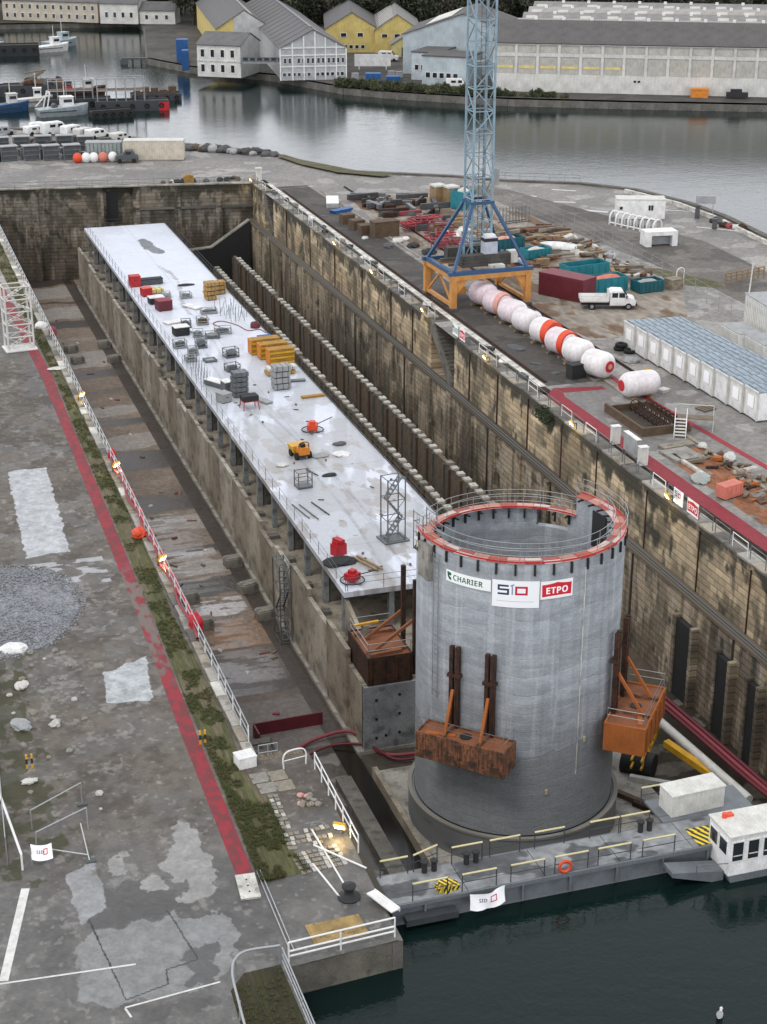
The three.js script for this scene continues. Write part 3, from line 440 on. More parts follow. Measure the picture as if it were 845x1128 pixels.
// ================================================================ CYLINDRICAL TOWER
const CX = 36.9, CZ = -86.9, CR = 6.43, CT = 7.27, CB = -13.5;
const pol = (deg, r) => { const a = deg * Math.PI / 180; return [CX + r * Math.sin(a), CZ + r * Math.cos(a)]; };
{
  const t = surf(2048, 1024, (u, v) => {
    const a = u * 42, y = v * 21, n1 = fbm(a * 0.35, y * 0.6, 5), n2 = fbm(a * 1.2, y * 3, 4), dr = fbm(a * 2.6, y * 0.12, 4), f2 = vn(a * 12, y * 12);
    let c = mix3([144, 149, 154], [168, 173, 178], sst(0.25, 0.75, n1 * 0.5 + n2 * 0.5));
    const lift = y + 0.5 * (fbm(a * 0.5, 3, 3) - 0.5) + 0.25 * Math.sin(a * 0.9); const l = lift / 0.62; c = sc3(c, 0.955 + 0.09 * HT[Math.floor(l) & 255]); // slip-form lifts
    c = mix3(c, [138, 142, 147], sst(0.55, 0.72, fbm(a * 0.16 + 4, y * 2.2, 4)) * 0.5);
    c = mix3(c, [204, 208, 212], sst(0.6, 0.76, dr) * 0.3 * sst(5, 9, y));
    c = mix3(c, [116, 118, 120], sst(0.58, 0.75, fbm(a * 2.1 + 60, y * 0.1, 4)) * 0.2);
    if (lift < 8.2) c = mix3(c, [132, 135, 137], 0.65 - 0.3 * (n2 - 0.5)); // darker, more even grey below this level
    return [...sc3(c, 0.94 + 0.1 * f2), 0.75, n2 * 0.5 + f2 * 0.3 + (Math.abs(l - Math.round(l)) < 0.06 ? -0.2 : 0.2)];
  }, 'cb');
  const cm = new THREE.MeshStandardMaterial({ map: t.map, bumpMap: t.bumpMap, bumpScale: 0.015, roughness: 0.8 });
  const T = thing('concrete_tower', 'hollow grey concrete cylinder rising out of the dock, with banners', 'tower', [CX, CB, CZ]);
  const lathe = (ri, ro, y0, y1, a0 = 0, a1 = 360, seg = 96) => { // closed ring sector; angles from +z towards +x
    const g = new THREE.LatheGeometry([[ri, y0], [ro, y0], [ro, y1], [ri, y1], [ri, y0]].map(p => new THREE.Vector2(...p)), seg, a0 * Math.PI / 180, (a1 - a0) * Math.PI / 180).toNonIndexed(); g.computeVertexNormals();
    const p = g.attributes.position, uv = g.attributes.uv; for (let i = 0; i < p.count; i++) { let a = Math.atan2(p.getX(i), -p.getZ(i)); uv.setXY(i, a / (2 * Math.PI) + 0.5, p.getY(i) / 21); } // seam at the camera's far side
    for (let i = 0; i < p.count; i += 3) { let mx = 0, mn = 1; for (let k = 0; k < 3; k++) { mx = Math.max(mx, uv.getX(i + k)); mn = Math.min(mn, uv.getX(i + k)); } if (mx - mn > 0.5) for (let k = 0; k < 3; k++) if (uv.getX(i + k) < 0.5) uv.setX(i + k, uv.getX(i + k) + 1); }
    return g;
  };
  const smooth = g => { const p = g.attributes.position, n = g.attributes.normal; for (let i = 0; i < p.count; i++) { if (Math.abs(n.getY(i)) < 0.5) { const s = Math.sign(n.getX(i) * p.getX(i) + n.getZ(i) * p.getZ(i)), L = Math.hypot(p.getX(i), p.getZ(i)); if (Math.abs(n.getX(i) * p.getX(i) + n.getZ(i) * p.getZ(i)) / L > 0.8) n.setXYZ(i, s * p.getX(i) / L, 0, s * p.getZ(i) / L); } } return g; };
  const top = CT - CB, y2 = top - 1.35, y3 = top - 2.55;
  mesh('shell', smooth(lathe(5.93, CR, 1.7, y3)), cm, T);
  mesh('shell_upper', smooth(lathe(5.93, CR, y3, y2, -213, 126.4, 90)), cm, T); // open notch at the back
  mesh('shell_rim', smooth(lathe(5.93, CR, y2, top, -100, 120.6, 60)), cm, T); // the back half is one lift lower
  mesh('inner_floor', cylg(5.9, 5.9, 0.3, 0, 1.75, 0, 48), M.concDark, T);
  mesh('footing_ring', smooth(lathe(4, 6.84, 0.3, 2.26)), M.concBlue, T);
  mesh('groove', smooth(lathe(6.3, 6.47, 2.2, 2.34)), M.black, T);
  mesh('footing_lip', smooth(lathe(6.62, 6.9, 2.2, 2.36)), M.conc, T);
  mesh('vertical_joint', bx(0.04, 14, 0.1, ...(() => { const a = 14 * Math.PI / 180; return [Math.sin(a) * (CR + 0.012), 6.2, Math.cos(a) * (CR + 0.012)]; })(), 14 * Math.PI / 180), M.concLight, T);
  // platform slab round the tower
  // pilaster block by the ladder
  { const a = -82; mesh('pilaster', mv(bx(1.3, 2.2, 0.5), ...((p) => [p[0] - CX, top - 2.4, p[1] - CZ])(pol(a, CR + 0.1)), a * Math.PI / 180), M.conc, T); }
  // walkway boards on the rim, segment by segment, with the brackets that carry them
  const boards = [M.pinkRed, mat('#c08d7c', { r: 0.75 }), mat('#d9c6be', { r: 0.8 }), mat('#b8604f', { r: 0.8 }), mat('#a9564c', { r: 0.75 })];
  for (let i = 0; i < 36; i++) {
    const a0 = -180 + i * 10, low = !(a0 > -101 && a0 < 117), y = low ? y2 : top, nt = a0 > 118 && a0 < 146;
    if (!nt || true) { mesh('walkway_board', lathe(5.68, 6.06, y + 0.03, y + 0.09, a0, a0 + 9.7, 4), boards[(i * 7) % 5], T); mesh('walkway_board', lathe(6.09, 6.5, y + 0.03, y + 0.085, a0, a0 + 9.7, 4), boards[(i * 3 + 1) % 5], T); }
    const am = (a0 + 5) * Math.PI / 180;
    mesh('kick_board', lathe(low ? 5.68 : 6.42, low ? 5.72 : 6.46, y + 0.09, y + 0.17, a0, a0 + 9.9, 4), M.red, T);
    // bracket: a hook over the rim and down the face
    const s = low ? -1 : 1, rf = low ? 5.84 : CR + 0.07;
    mesh('bracket', cat([mv(bx(0.12, 0.1, 1.2), Math.sin(am) * 5.95, y - 0.12, Math.cos(am) * 5.95, am), mv(bx(0.12, 0.62, 0.12), Math.sin(am) * (rf + 0.0), y - 0.7, Math.cos(am) * (rf + 0.0), am)].map(g => g)), M.black, T);
  }
  // guard rails: inner and outer rings of posts and rails
  for (const [r, a0, a1, y] of [[5.74, -100, 120, top], [6.5, -100, 120, top], [5.74, 122, 258, y2], [6.5, 122, 258, y2]]) {
    const n = Math.round((a1 - a0) / 11);
    for (let i = 0; i <= n; i++) { const a = (a0 + (a1 - a0) * i / n) * Math.PI / 180; mesh('rail_post', rod([r * Math.sin(a), y, r * Math.cos(a)], [r * Math.sin(a), y + 1.05, r * Math.cos(a)], 0.022, 5), M.galv, T); }
    for (const h of [0.55, 1.02]) { const pts = []; for (let i = 0; i <= 60; i++) { const a = (a0 + (a1 - a0) * i / 60) * Math.PI / 180; pts.push([r * Math.sin(a), y + h, r * Math.cos(a)]); } mesh('guard_rail', tube(pts, 0.02, 90, 5), M.galv, T); }
  }
  // caged ladder down the left face
  { const a = -72 * Math.PI / 180, L = mesh('ladder', cat([-0.24, 0.24].map(o => rod([o, 0, 0], [o, 9.6, 0], 0.03, 5))), M.galv, T); L.position.set((CR + 0.16) * Math.sin(a), top - 10.0, (CR + 0.16) * Math.cos(a)); L.rotation.y = a; for (let i = 0; i < 30; i++) mesh('rung', rod([-0.24, 0.2 + i * 0.32, 0], [0.24, 0.2 + i * 0.32, 0], 0.02, 5), M.galv, L); }
  // small dark service opening inside and scattered anchor points
  mesh('opening', mv(bx(1.5, 2.4, 0.08), 5.8 * Math.sin(1.72), top - 2.9, 5.8 * Math.cos(1.72), 1.72), M.black, T);
  for (const [d, y] of [[-24, 7.6], [19, 8.3], [-61, 10.4], [-4, 5.2]]) mesh('anchor', mv(bx(0.16, 0.34, 0.1), (CR + 0.03) * Math.sin(d * Math.PI / 180), y, (CR + 0.03) * Math.cos(d * Math.PI / 180), d * Math.PI / 180), M.railYellow, T);
}
// scaffold steps at the left of the rim
{
  const [x, z] = pol(-96, 6.5), W = thing('access_scaffold', 'small scaffold frame where the access meets the tower rim, left side', 'scaffold', [x, CT - 1.4, z], -1.4);
  for (const [a, b] of [[-0.6, 0], [0.6, 0], [-0.6, -0.9], [0.6, -0.9]]) mesh('upright', rod([a, 0, b], [a, 2.6, b], 0.03, 5), M.galvDark, W);
  for (const y of [0.2, 1.2, 1.9, 2.5]) { mesh('ledger', rod([-0.6, y, 0], [0.6, y, 0], 0.025, 5), M.galvDark, W); mesh('ledger', rod([-0.6, y, -0.9], [0.6, y, -0.9], 0.025, 5), M.galvDark, W); }
  mesh('plank', bx(1.3, 0.06, 0.9, 0, 0.7, -0.45), M.white, W); mesh('plank', bx(1.3, 0.06, 0.9, 0, 0.05, -0.45), M.black, W);
}
// banners on the tower: cloth stretched on the curved face, lettering printed
function banner(name, a0, a1, y0, y1, draw, label, tilt = 0, off = 0.03) {
  const cv = document.createElement('canvas'); cv.width = 512; cv.height = Math.round(512 * (y1 - y0) / (Math.abs(a1 - a0) * Math.PI / 180 * CR)); draw(cv.getContext('2d'), cv.width, cv.height);
  const t = new THREE.CanvasTexture(cv); t.colorSpace = THREE.SRGBColorSpace;
  const n = 24, R = CR + off, pos = [], uv = [], idx = [];
  for (let s = 0; s < 2; s++) for (let i = 0; i <= n; i++) for (const k of [0, 1]) { const f = i / n, a = (a0 + (a1 - a0) * f) * Math.PI / 180, rr_ = R + s * 0.012, y = (k ? y1 : y0) + tilt * (f - 0.5); pos.push(rr_ * Math.sin(a), y - (y0 + y1) / 2, rr_ * Math.cos(a)); uv.push(f, k); }
  const N = (n + 1) * 2; for (let i = 0; i < n; i++) { const q = 2 * i; idx.push(N + q, N + q + 2, N + q + 1, N + q + 1, N + q + 2, N + q + 3, q, q + 1, q + 2, q + 1, q + 3, q + 2); idx.push(q, q + 2, N + q, q + 2, N + q + 2, N + q, q + 1, N + q + 1, q + 3, q + 3, N + q + 1, N + q + 3); }
  const g = new THREE.BufferGeometry(); g.setAttribute('position', new THREE.Float32BufferAttribute(pos, 3)); g.setAttribute('uv', new THREE.Float32BufferAttribute(uv, 2)); g.setIndex(idx); g.computeVertexNormals();
  solo(name, g, new THREE.MeshStandardMaterial({ map: t, roughness: 0.6 }), label, 'banner', [CX, (y0 + y1) / 2, CZ]);
}
function drawETPO(c, w, h) { c.fillStyle = '#f4f2f2'; c.fillRect(0, 0, w, h); c.fillStyle = '#cf1f33'; c.beginPath(); c.moveTo(w * 0.04, h * 0.2); c.quadraticCurveTo(w * 0.25, h * 0.2, w * 0.5, h * 0.1); c.quadraticCurveTo(w * 0.75, h * 0.2, w * 0.96, h * 0.2); c.lineTo(w * 0.95, h * 0.86); c.quadraticCurveTo(w * 0.5, h * 0.8, w * 0.05, h * 0.88); c.closePath(); c.fill(); c.fillStyle = '#ffffff'; c.font = 'bold ' + Math.round(h * 0.5) + 'px sans-serif'; c.textAlign = 'center'; c.fillText('ETPO', w * 0.5, h * 0.72, w * 0.8); }
function drawCharier(c, w, h) { c.fillStyle = '#f3f5f3'; c.fillRect(0, 0, w, h); c.fillStyle = '#12563c'; c.beginPath(); c.moveTo(w * 0.03, h * 0.15); c.quadraticCurveTo(w * 0.03, h * 0.85, w * 0.13, h * 0.85); c.lineTo(w * 0.13, h * 0.62); c.quadraticCurveTo(w * 0.07, h * 0.6, w * 0.07, h * 0.15); c.closePath(); c.fill(); c.beginPath(); c.arc(w * 0.1, h * 0.32, h * 0.14, 0, 7); c.fill(); c.font = 'bold ' + Math.round(h * 0.66) + 'px sans-serif'; c.textAlign = 'left'; c.fillText('CHARIER', w * 0.17, h * 0.76, w * 0.8); }
function drawSDI(c, w, h) { c.fillStyle = '#f3f4f6'; c.fillRect(0, 0, w, h); c.lineWidth = h * 0.07; c.lineCap = 'butt'; c.strokeStyle = '#27375a'; c.beginPath(); c.moveTo(w * 0.35, h * 0.2); c.lineTo(w * 0.14, h * 0.2); c.lineTo(w * 0.14, h * 0.34); c.lineTo(w * 0.34, h * 0.34); c.lineTo(w * 0.34, h * 0.5); c.lineTo(w * 0.12, h * 0.5); c.stroke(); c.strokeStyle = '#8b96ab'; c.lineWidth = h * 0.05; c.beginPath(); c.moveTo(w * 0.43, h * 0.2); c.lineTo(w * 0.43, h * 0.52); c.moveTo(w * 0.39, h * 0.2); c.lineTo(w * 0.47, h * 0.14); c.stroke(); c.strokeStyle = '#c0233c'; c.lineWidth = h * 0.075; c.strokeRect(w * 0.51, h * 0.24, w * 0.22, h * 0.25); c.fillStyle = '#d8dbe2'; c.beginPath(); c.arc(w * 0.84, h * 0.42, h * 0.2, -1.2, 1.4); c.stroke; c.fillStyle = '#9aa0aa'; for (let i = 0; i < 44; i++) c.fillRect(w * 0.1 + i * w * 0.018, h * 0.76, w * 0.012, h * 0.02); }
banner('banner', -65, -37.6, 5.38, 6.12, drawCharier, 'white banner with green lettering on the tower, leftmost of the three', 0);
banner('banner', -36.9, -12.2, 4.5, 6.22, drawSDI, 'white square banner with navy and red letters on the tower');
banner('banner', -11.6, 6.2, 5.05, 6.2, drawETPO, 'red and white banner with white letters on the tower, rightmost of the three', 0.06);

// footing slab round the tower, trench and kerb in front of the dock mouth
solo('footing_slab', bx(17, 0.3, 15, 38.4, floorY, -86.6), M.conc, 'pale concrete footing slab under the round tower', 'slab');
solo('trench_kerb', bx(0.35, 0.75, 15.5, 29.6, floorY, -86.2), M.concWarm, 'concrete kerb along the left side of the tower footing', 'kerb');
solo('footing_kerb', bx(1.1, 0.5, 15.5, 27.3, floorY, -86), M.concDark, 'broad dark kerb at the dark end of the dock floor', 'kerb');
struct('dock_water', sheet([[27.9, -79], [29.35, -79], [29.35, -99], [27.9, -99]], floorY + 0.06), new THREE.MeshStandardMaterial({ color: new THREE.Color().setRGB(0.012, 0.011, 0.009), roughness: 0.15 }));

// ---- rusty work platforms hung on the tower
function hanging(deg, topY, w, d, h, m, mTop, label, flip = 1) {
  const a = deg * Math.PI / 180, [x, z] = pol(deg, CR), W = thing('hanging_platform', label, 'platform', [x, topY - h, z], a); // local +z points away from the tower
  mesh('box', cat([bx(w, 0.1, d, 0, 0, d / 2 + 0.12), bx(w, h - 0.1, 0.1, 0, 0.1, d + 0.07), bx(w, h - 0.1, 0.1, 0, 0.1, 0.17), bx(0.1, h - 0.1, d - 0.2, -w / 2 + 0.05, 0.1, d / 2 + 0.12), bx(0.1, h - 0.1, d - 0.2, w / 2 - 0.05, 0.1, d / 2 + 0.12)]), m, W);
  mesh('lid', bx(w - 0.2, 0.06, d - 0.25, 0, h - 0.16, d / 2 + 0.12), mTop, W);
  for (let i = 0; i < 5; i++) mesh('rib', bx(0.12, h - 0.2, 0.07, -w * 0.42 + i * w * 0.21, 0.1, d + 0.15), m, W);
  for (const s of [-1, 1]) {
    for (const o of [-0.2, 0.2]) mesh('upright_beam', bx(0.24, 5.6, 0.3, s * w * 0.2 + o, h - 0.2, 0.22 + (deg > 0 ? 0.1 : 0)), M.rustDark, W);
    mesh('clamp', bx(0.85, 0.18, 0.44, s * w * 0.2, h + 3.4, 0.25), M.rustDark, W);
    mesh('strut', bar([s * w * 0.2, h + 2.6, 0.45], [s * w * 0.2, h - 0.1, d * 0.85], 0.17), M.rustOrange, W);
    mesh('cross_beam', bx(0.25, 0.2, d - 0.3, s * w * 0.2, h - 0.1, d / 2 + 0.15), M.rust, W);
    for (const zz of [0.3, d]) mesh('rail_post', rod([s * (w / 2 - 0.1), h, zz], [s * (w / 2 - 0.1), h + 1.05, zz], 0.022, 5), M.galv, W);
    for (const hh of [0.55, 1.0]) mesh('guard_rail', rod([s * (w / 2 - 0.1), h + hh, 0.3], [s * (w / 2 - 0.1), h + hh, d], 0.022, 5), M.galv, W);
  }
  for (const hh of [0.55, 1.0]) mesh('guard_rail', rod([-w / 2 + 0.1, h + hh, d], [w / 2 - 0.1, h + hh, d], 0.02, 5), M.galvDark, W);
  mesh('manhole', cylg(0.38, 0.38, 0.05, 0, h - 0.1, d * 0.55, 14), M.black, W);
  mesh('loose_plank', bx(1.8, 0.07, 0.3, -w * 0.25, h - 0.1, d * 0.78, 0.25), M.rustOrange, W);
  return W;
}
hanging(-46, -4.0, 5.9, 1.8, 1.75, M.rust, M.rustBrown, 'rusty steel box platform hung on the near face of the tower');
hanging(51, -3.9, 5.9, 2.6, 1.9, M.rustOrange, M.rustBrown, 'orange rusty box platform hung on the right side of the tower');
{
  const W = thing('hanging_platform', 'dark rusty box platform behind the tower above the caisson front', 'platform', [31.75, -8.15, -99.4]);
  mesh('box', cat([bx(3.3, 2.1, 0.1, 0, 0, 2.3), bx(3.3, 2.1, 0.1, 0, 0, -2.3), bx(0.1, 2.1, 4.5, -1.6, 0, 0), bx(0.1, 2.1, 4.5, 1.6, 0, 0)]), M.rustDark, W); mesh('lid', bx(3.1, 0.08, 4.45, 0, 1.95, 0), M.rustBrown, W);
  for (let i = 0; i < 4; i++) mesh('rib', bx(0.14, 1.9, 0.08, -1.4 + i * 0.93, 0.1, 2.39), M.rustDark, W);
  for (const z of [-1, 1]) { mesh('strut', bar([-0.9, 2.15, z + 0.4], [2.1, 3.9, z], 0.2), M.rustBrown, W); mesh('upright_beam', bx(0.3, 7.2, 0.3, 1.95, 0.2, z * 1.3 + 0.6), M.rustDark, W); mesh('cross_beam', bx(2.9, 0.2, 0.26, 0, 2.04, z * 1.5), M.rust, W); }
  for (const [a, b] of [[[-1.55, 0, 2.2], [1.55, 0, 2.2]], [[-1.55, 0, 2.2], [-1.55, 0, -2.2]], [[-1.55, 0, -2.2], [1.4, 0, -2.2]]]) for (const h of [2.6, 3.1]) mesh('guard_rail', rod([a[0], h, a[2]], [b[0], h, b[2]], 0.03, 5), M.galv, W);
  for (const [x, z] of [[-1.55, 2.2], [1.55, 2.2], [-1.55, -2.2], [-1.55, 0]]) mesh('rail_post', rod([x, 2, z], [x, 3.1, z], 0.03, 5), M.galv, W);
  mesh('loose_beam', bx(2.4, 0.22, 0.3, -0.2, 2.05, 1.9, 0.1), M.rustBrown, W);
}

// ================================================================ DOCK GATE (floating caisson across the mouth)
{
  const y = -0.4, G = thing('dock_gate', 'dark grey steel pontoon gate closing the dock mouth', 'gate', [20.2, -13.4, -63.1]);
  const X = x => x - 20.2, Z = z => z + 63.1, Y = v => v + 13.4;
  mesh('hull', cat([bx(36, 11.3, 1.9, X(38.4), 0, Z(-63.1)), bx(36, 1.4, 2.3, X(38.4), 11.3, Z(-63.1))]), M.hullGrey, G);
  mesh('deck_edge', cat([bx(36, 0.22, 0.12, X(38.4), Y(y) - 0.24, Z(-61.86)), bx(36, 0.22, 0.12, X(38.4), Y(y) - 0.24, Z(-64.34))]), M.hullGrey, G);
  const dk = surf(512, 128, (u, v) => { const a = fbm(u * 30, v * 4, 5), b = fbm(u * 120, v * 12, 3); let c = mix3([108, 110, 112], [142, 144, 145], a); c = mix3(c, [78, 80, 82], sst(0.54, 0.62, fbm(u * 22 + 5, v * 4, 4))); return [...sc3(c, 0.8 + 0.4 * b), 0.6 + 0.3 * a, b]; }, 'cr');
  for (let i = 0; i < 9; i++) { const g = bx(3.96, 0.06, 2.36, X(22.2 + i * 4), Y(y) - 0.06, Z(-63.1)); const p = g.attributes.position, uv = g.attributes.uv; for (let k = 0; k < p.count; k++) uv.setXY(k, p.getX(k) / 38, (p.getZ(k) + 2) / 4); mesh('deck_plate', g, new THREE.MeshStandardMaterial({ map: dk.map, roughnessMap: dk.roughnessMap }), G); }
  for (let i = 0; i < 14; i++) mesh('frame_rib', bx(0.1, 0.9, 0.14, X(22 + i * 2.5), Y(-1.5), Z(-61.85)), M.hullGrey, G);
  mesh('side_platform', bx(5.2, 0.12, 2.2, X(38.4), Y(y) - 0.12, Z(-65.5)), M.hullGrey, G);
  // stub of lower deck on the outer side at the left end
  mesh('lower_ledge', bx(2.6, 0.35, 0.5, X(22.2), Y(-1.35), Z(-61.55)), M.hullDark, G);
  // yellow topped hoops along both edges
  const hoop = (x0, x1, z, yy = y, t = 0) => { const h = mesh('hoop_rail', cat([rod([x0, 0, 0], [x0, 0.92, 0], 0.03, 5), rod([x1, 0, t], [x1, 0.92, t], 0.03, 5), rod([x0, 0.5, 0], [x1, 0.5, t], 0.025, 5)]), M.hullDark, G); h.position.set(-20.2, Y(yy), Z(z)); const tp = mesh('top_rail', rod([x0, 0.95, 0], [x1, 0.95, t], 0.05, 6), M.railYellow, h); return h; };
  for (const x of [21.4, 23.9, 26.4, 28.7, 31.0, 33.4]) hoop(x, x + 1.75, -61.95);
  for (const x of [24.2, 26.2, 28.6, 31.6, 33.3]) hoop(x, x + 1.6, -64.25);
  hoop(20.5, 21.9, -64.2); hoop(22.2, 23.6, -64.2, y, -0.5); hoop(35.5, 36.9, -66.4);
  for (const [z, a, b] of [[-61.97, 20.6, 36.2], [-64.27, 20.6, 36]]) mesh('cable', rod([X(a), Y(y) + 0.5, Z(z)], [X(b), Y(y) + 0.5, Z(z)], 0.012, 4), M.hullDark, G);
  // hazard striped plate at the right end
  const cv = document.createElement('canvas'); cv.width = cv.height = 128; { const c = cv.getContext('2d'); c.fillStyle = '#e0c22c'; c.fillRect(0, 0, 128, 128); c.fillStyle = '#2a2a2a'; for (let i = -8; i < 16; i++) { c.beginPath(); c.moveTo(i * 32, 0); c.lineTo(i * 32 + 16, 0); c.lineTo(i * 32 + 16 - 70, 128); c.lineTo(i * 32 - 70, 128); c.fill(); } }
  const ct = new THREE.CanvasTexture(cv); ct.colorSpace = THREE.SRGBColorSpace; ct.wrapS = ct.wrapT = THREE.RepeatWrapping;
  const hz = new THREE.MeshStandardMaterial({ map: ct, roughness: 0.6 });
  const hp = mesh('hazard_plate', bx(1.3, 0.03, 1.5, X(37.2), Y(y) + 0.005, Z(-62.7)), hz, G); { const p = hp.geometry.attributes.position, uv = hp.geometry.attributes.uv; for (let k = 0; k < p.count; k++) uv.setXY(k, p.getX(k) / 1.5, p.getZ(k) / 1.5); }
  const bo = mesh('striped_bollard', cat([cylg(0.34, 0.4, 0.45, X(23.2), Y(y), Z(-62.4), 12), bx(1.1, 0.24, 0.5, X(23.3), Y(y), Z(-62.4))]), hz, G);
  for (const [x, z] of [[22.7, -64.0], [24.9, -64.05], [34.3, -64.0]]) mesh('bitts', cat([cylg(0.14, 0.14, 0.6, X(x), Y(y), Z(z), 10), cylg(0.14, 0.14, 0.6, X(x + 0.5), Y(y), Z(z), 10), cylg(0.2, 0.2, 0.08, X(x), Y(y) + 0.55, Z(z), 10), cylg(0.2, 0.2, 0.08, X(x + 0.5), Y(y) + 0.55, Z(z), 10)]), M.black, G);
}
{ // control cabin
  const W = thing('control_cabin', 'white control cabin with dark windows on the outer side of the dock gate', 'cabin', [38.95, -1.2, -61.2]);
  mesh('base', cat([prism([[-1.72, 0], [-1.45, -0.7], [1.6, -0.7], [1.75, 0]], 2.1), prism([[-1.75, 0.1], [-4.6, 0.55], [-4.6, 0.3], [-1.75, -0.6]], 1.0).translate(0, 0, 0.2)]), M.hullGrey, W);
  mesh('wall', bx(3.45, 2.2, 2.1, 0, 0.01, 0), M.white, W);
  mesh('roof', bx(3.6, 0.09, 2.25, 0, 2.22, 0), M.offWhite, W);
  for (let i = 0; i < 4; i++) { const f = mesh('window', bx(0.68, 1.15, 0.06, -1.3 + i * 0.86, 0.82, 1.06), M.white, W); mesh('pane', bx(0.56, 1.02, 0.03, -1.3 + i * 0.86, 0.88, 1.09), M.glass, f); mesh('opening_bar', bx(0.5, 0.05, 0.03, -1.3 + i * 0.86, 1.15, 1.11), M.offWhite, f); }
  for (let i = 0; i < 2; i++) { const f = mesh('window', bx(0.06, 0.85, 0.8, -1.74, 1.05, -0.5 + i * 0.95), M.white, W); mesh('pane', bx(0.03, 0.72, 0.68, -1.77, 1.11, -0.5 + i * 0.95), M.glass, f); }
  mesh('roof_lamp', cat([cylg(0.13, 0.13, 0.25, -1.2, 2.31, -0.6, 10), bx(0.4, 0.12, 0.3, -0.9, 2.31, -0.7)]), M.orangeRed, W);
  mesh('handrail', cat([rod([-1.85, 0.9, 1.2], [-3.4, 0.9, 0.9], 0.025), rod([-3.4, 0.3, 0.9], [-3.4, 0.9, 0.9], 0.025)]), M.galvDark, W);
}
solo('equipment_box', cat([bx(3.1, 1.2, 1.3, 0, 0, 0), bx(3.2, 0.06, 1.4, 0, 1.21, 0)]), M.offWhite, 'white equipment box on the dock gate beside the control cabin', 'box', [37.9, -0.39, -65.4], 0.06);
solo('lifebuoy', mv(new THREE.TorusGeometry(0.3, 0.08, 8, 20), 0, 0, 0), M.orangeRed, 'orange lifebuoy hung on the outer rail of the dock gate', 'lifebuoy', [29.2, -0.02, -61.84]);
function clothBanner(w, h, draw, sag = 0.12) { const g = new THREE.PlaneGeometry(w, h, 14, 8), p = g.attributes.position; for (let i = 0; i < p.count; i++) { const x = p.getX(i), y = p.getY(i); p.setZ(i, 0.05 * Math.sin(x * 5 + y * 3) + sag * fbm(x * 2 + 9, y * 2, 2)); p.setY(i, y - sag * (1 - (2 * x / w) ** 2)); } g.computeVertexNormals(); const cv = document.createElement('canvas'); cv.width = 256; cv.height = Math.round(256 * h / w); draw(cv.getContext('2d'), cv.width, cv.height); const t = new THREE.CanvasTexture(cv); t.colorSpace = THREE.SRGBColorSpace; return [g, new THREE.MeshStandardMaterial({ map: t, roughness: 0.7, side: THREE.DoubleSide })]; }
const drawSmall = (c, w, h) => { c.fillStyle = '#f2f2f4'; c.fillRect(0, 0, w, h); c.fillStyle = '#4a4358'; c.font = 'bold ' + Math.round(h * 0.3) + 'px sans-serif'; c.fillText('SID', w * 0.26, h * 0.55); c.strokeStyle = '#c0233c'; c.lineWidth = h * 0.06; c.strokeRect(w * 0.58, h * 0.26, w * 0.16, h * 0.34); };
{ const [g, m] = clothBanner(1.9, 0.85, drawSmall, 0.16); const o = solo('cloth_banner', g, m, 'white cloth banner with small letters hung on the outer side of the gate', 'banner', [24.95, -0.55, -61.35], 0.12); o.rotation.x = -0.12; }

// ================================================================ LEFT QUAY
railing('dock_railing', 'pale steel railing along the left edge of the dock', [[17.3, 0.14, -78], [17.32, 0.14, -239]], 1.05, 1.9, M.galv, { r: 0.035, pr: 0.04, toe: 0.12, pm: M.white });
railing('dock_railing', 'white railing at the dock mouth beside the gravelled quay corner', [[20.05, 0, -74.3], [19.95, 0, -66]], 1.05, 1.4, M.white, { r: 0.035, pr: 0.04 });
railing('dock_railing', 'short railing across the step in the left dock edge', [[17.35, 0, -75.9], [18.4, 0, -75.9]], 1.05, 0.55, M.galv, { r: 0.03 });
{ const W = thing('hoop_barrier', 'white rounded hoop barrier at the step in the left dock edge', 'barrier', [19.1, 0, -74.9], 0.15); mesh('hoop', tube([[-0.65, 0, 0], [-0.65, 0.75, 0], [-0.45, 1, 0], [0.45, 1, 0], [0.65, 0.75, 0], [0.65, 0, 0]], 0.045, 30), M.white, W); mesh('mid_rail', rod([-0.65, 0.5, 0], [0.65, 0.5, 0], 0.03), M.white, W); }
railing('quay_railing', 'white railing along the front edge of the quay corner above the water', [[14.5, 0, -58.75], [16.95, 0, -58.9], [19.55, 0, -59.05]], 1.05, 2.5, M.white, { r: 0.05, pr: 0.045, rails: [1, 0.55, 0.3] });
railing('quay_railing', 'white railing running from the quay corner towards the viewer', [[14.15, 0, -58.5], [14.15, 0, -50]], 1.05, 1.7, M.galv, { r: 0.04, rails: [1, 0.66, 0.33] });
{ const W = thing('curved_rail', 'galvanised handrail curving round the grass patch', 'railing', [11.5, 0, -52]); mesh('rail', tube([[-0.3, 1, 3], [-0.2, 1, 0], [0, 1, -3.5], [0.2, 1, -5.6], [0.5, 1, -6.4], [1.0, 1, -6.8], [2.6, 1, -6.75]], 0.06, 60), M.galv, W); for (const [x, z] of [[-0.2, 0], [0.05, -3.6], [0.5, -6.4], [2.6, -6.75]]) mesh('post', rod([x, 0, z], [x, 1, z], 0.05), M.galv, W); }
solo('front_wall', cat([bx(5.3, 4, 0.5, 17.0, -4.05, -58.9, 0.074), bx(0.5, 4, 10, 14.15, -4.05, -53.4)]), mat('#79756c', { t: conc, tile: 4, bump: 0.02 }), 'weathered concrete face of the quay corner rising from the water', 'wall');
solo('quay_corner_block', bx(0.5, 4, 3.4, 19.62, -4.08, -60.5), M.concDark, 'concrete end face of the quay corner beside the dock gate', 'wall');
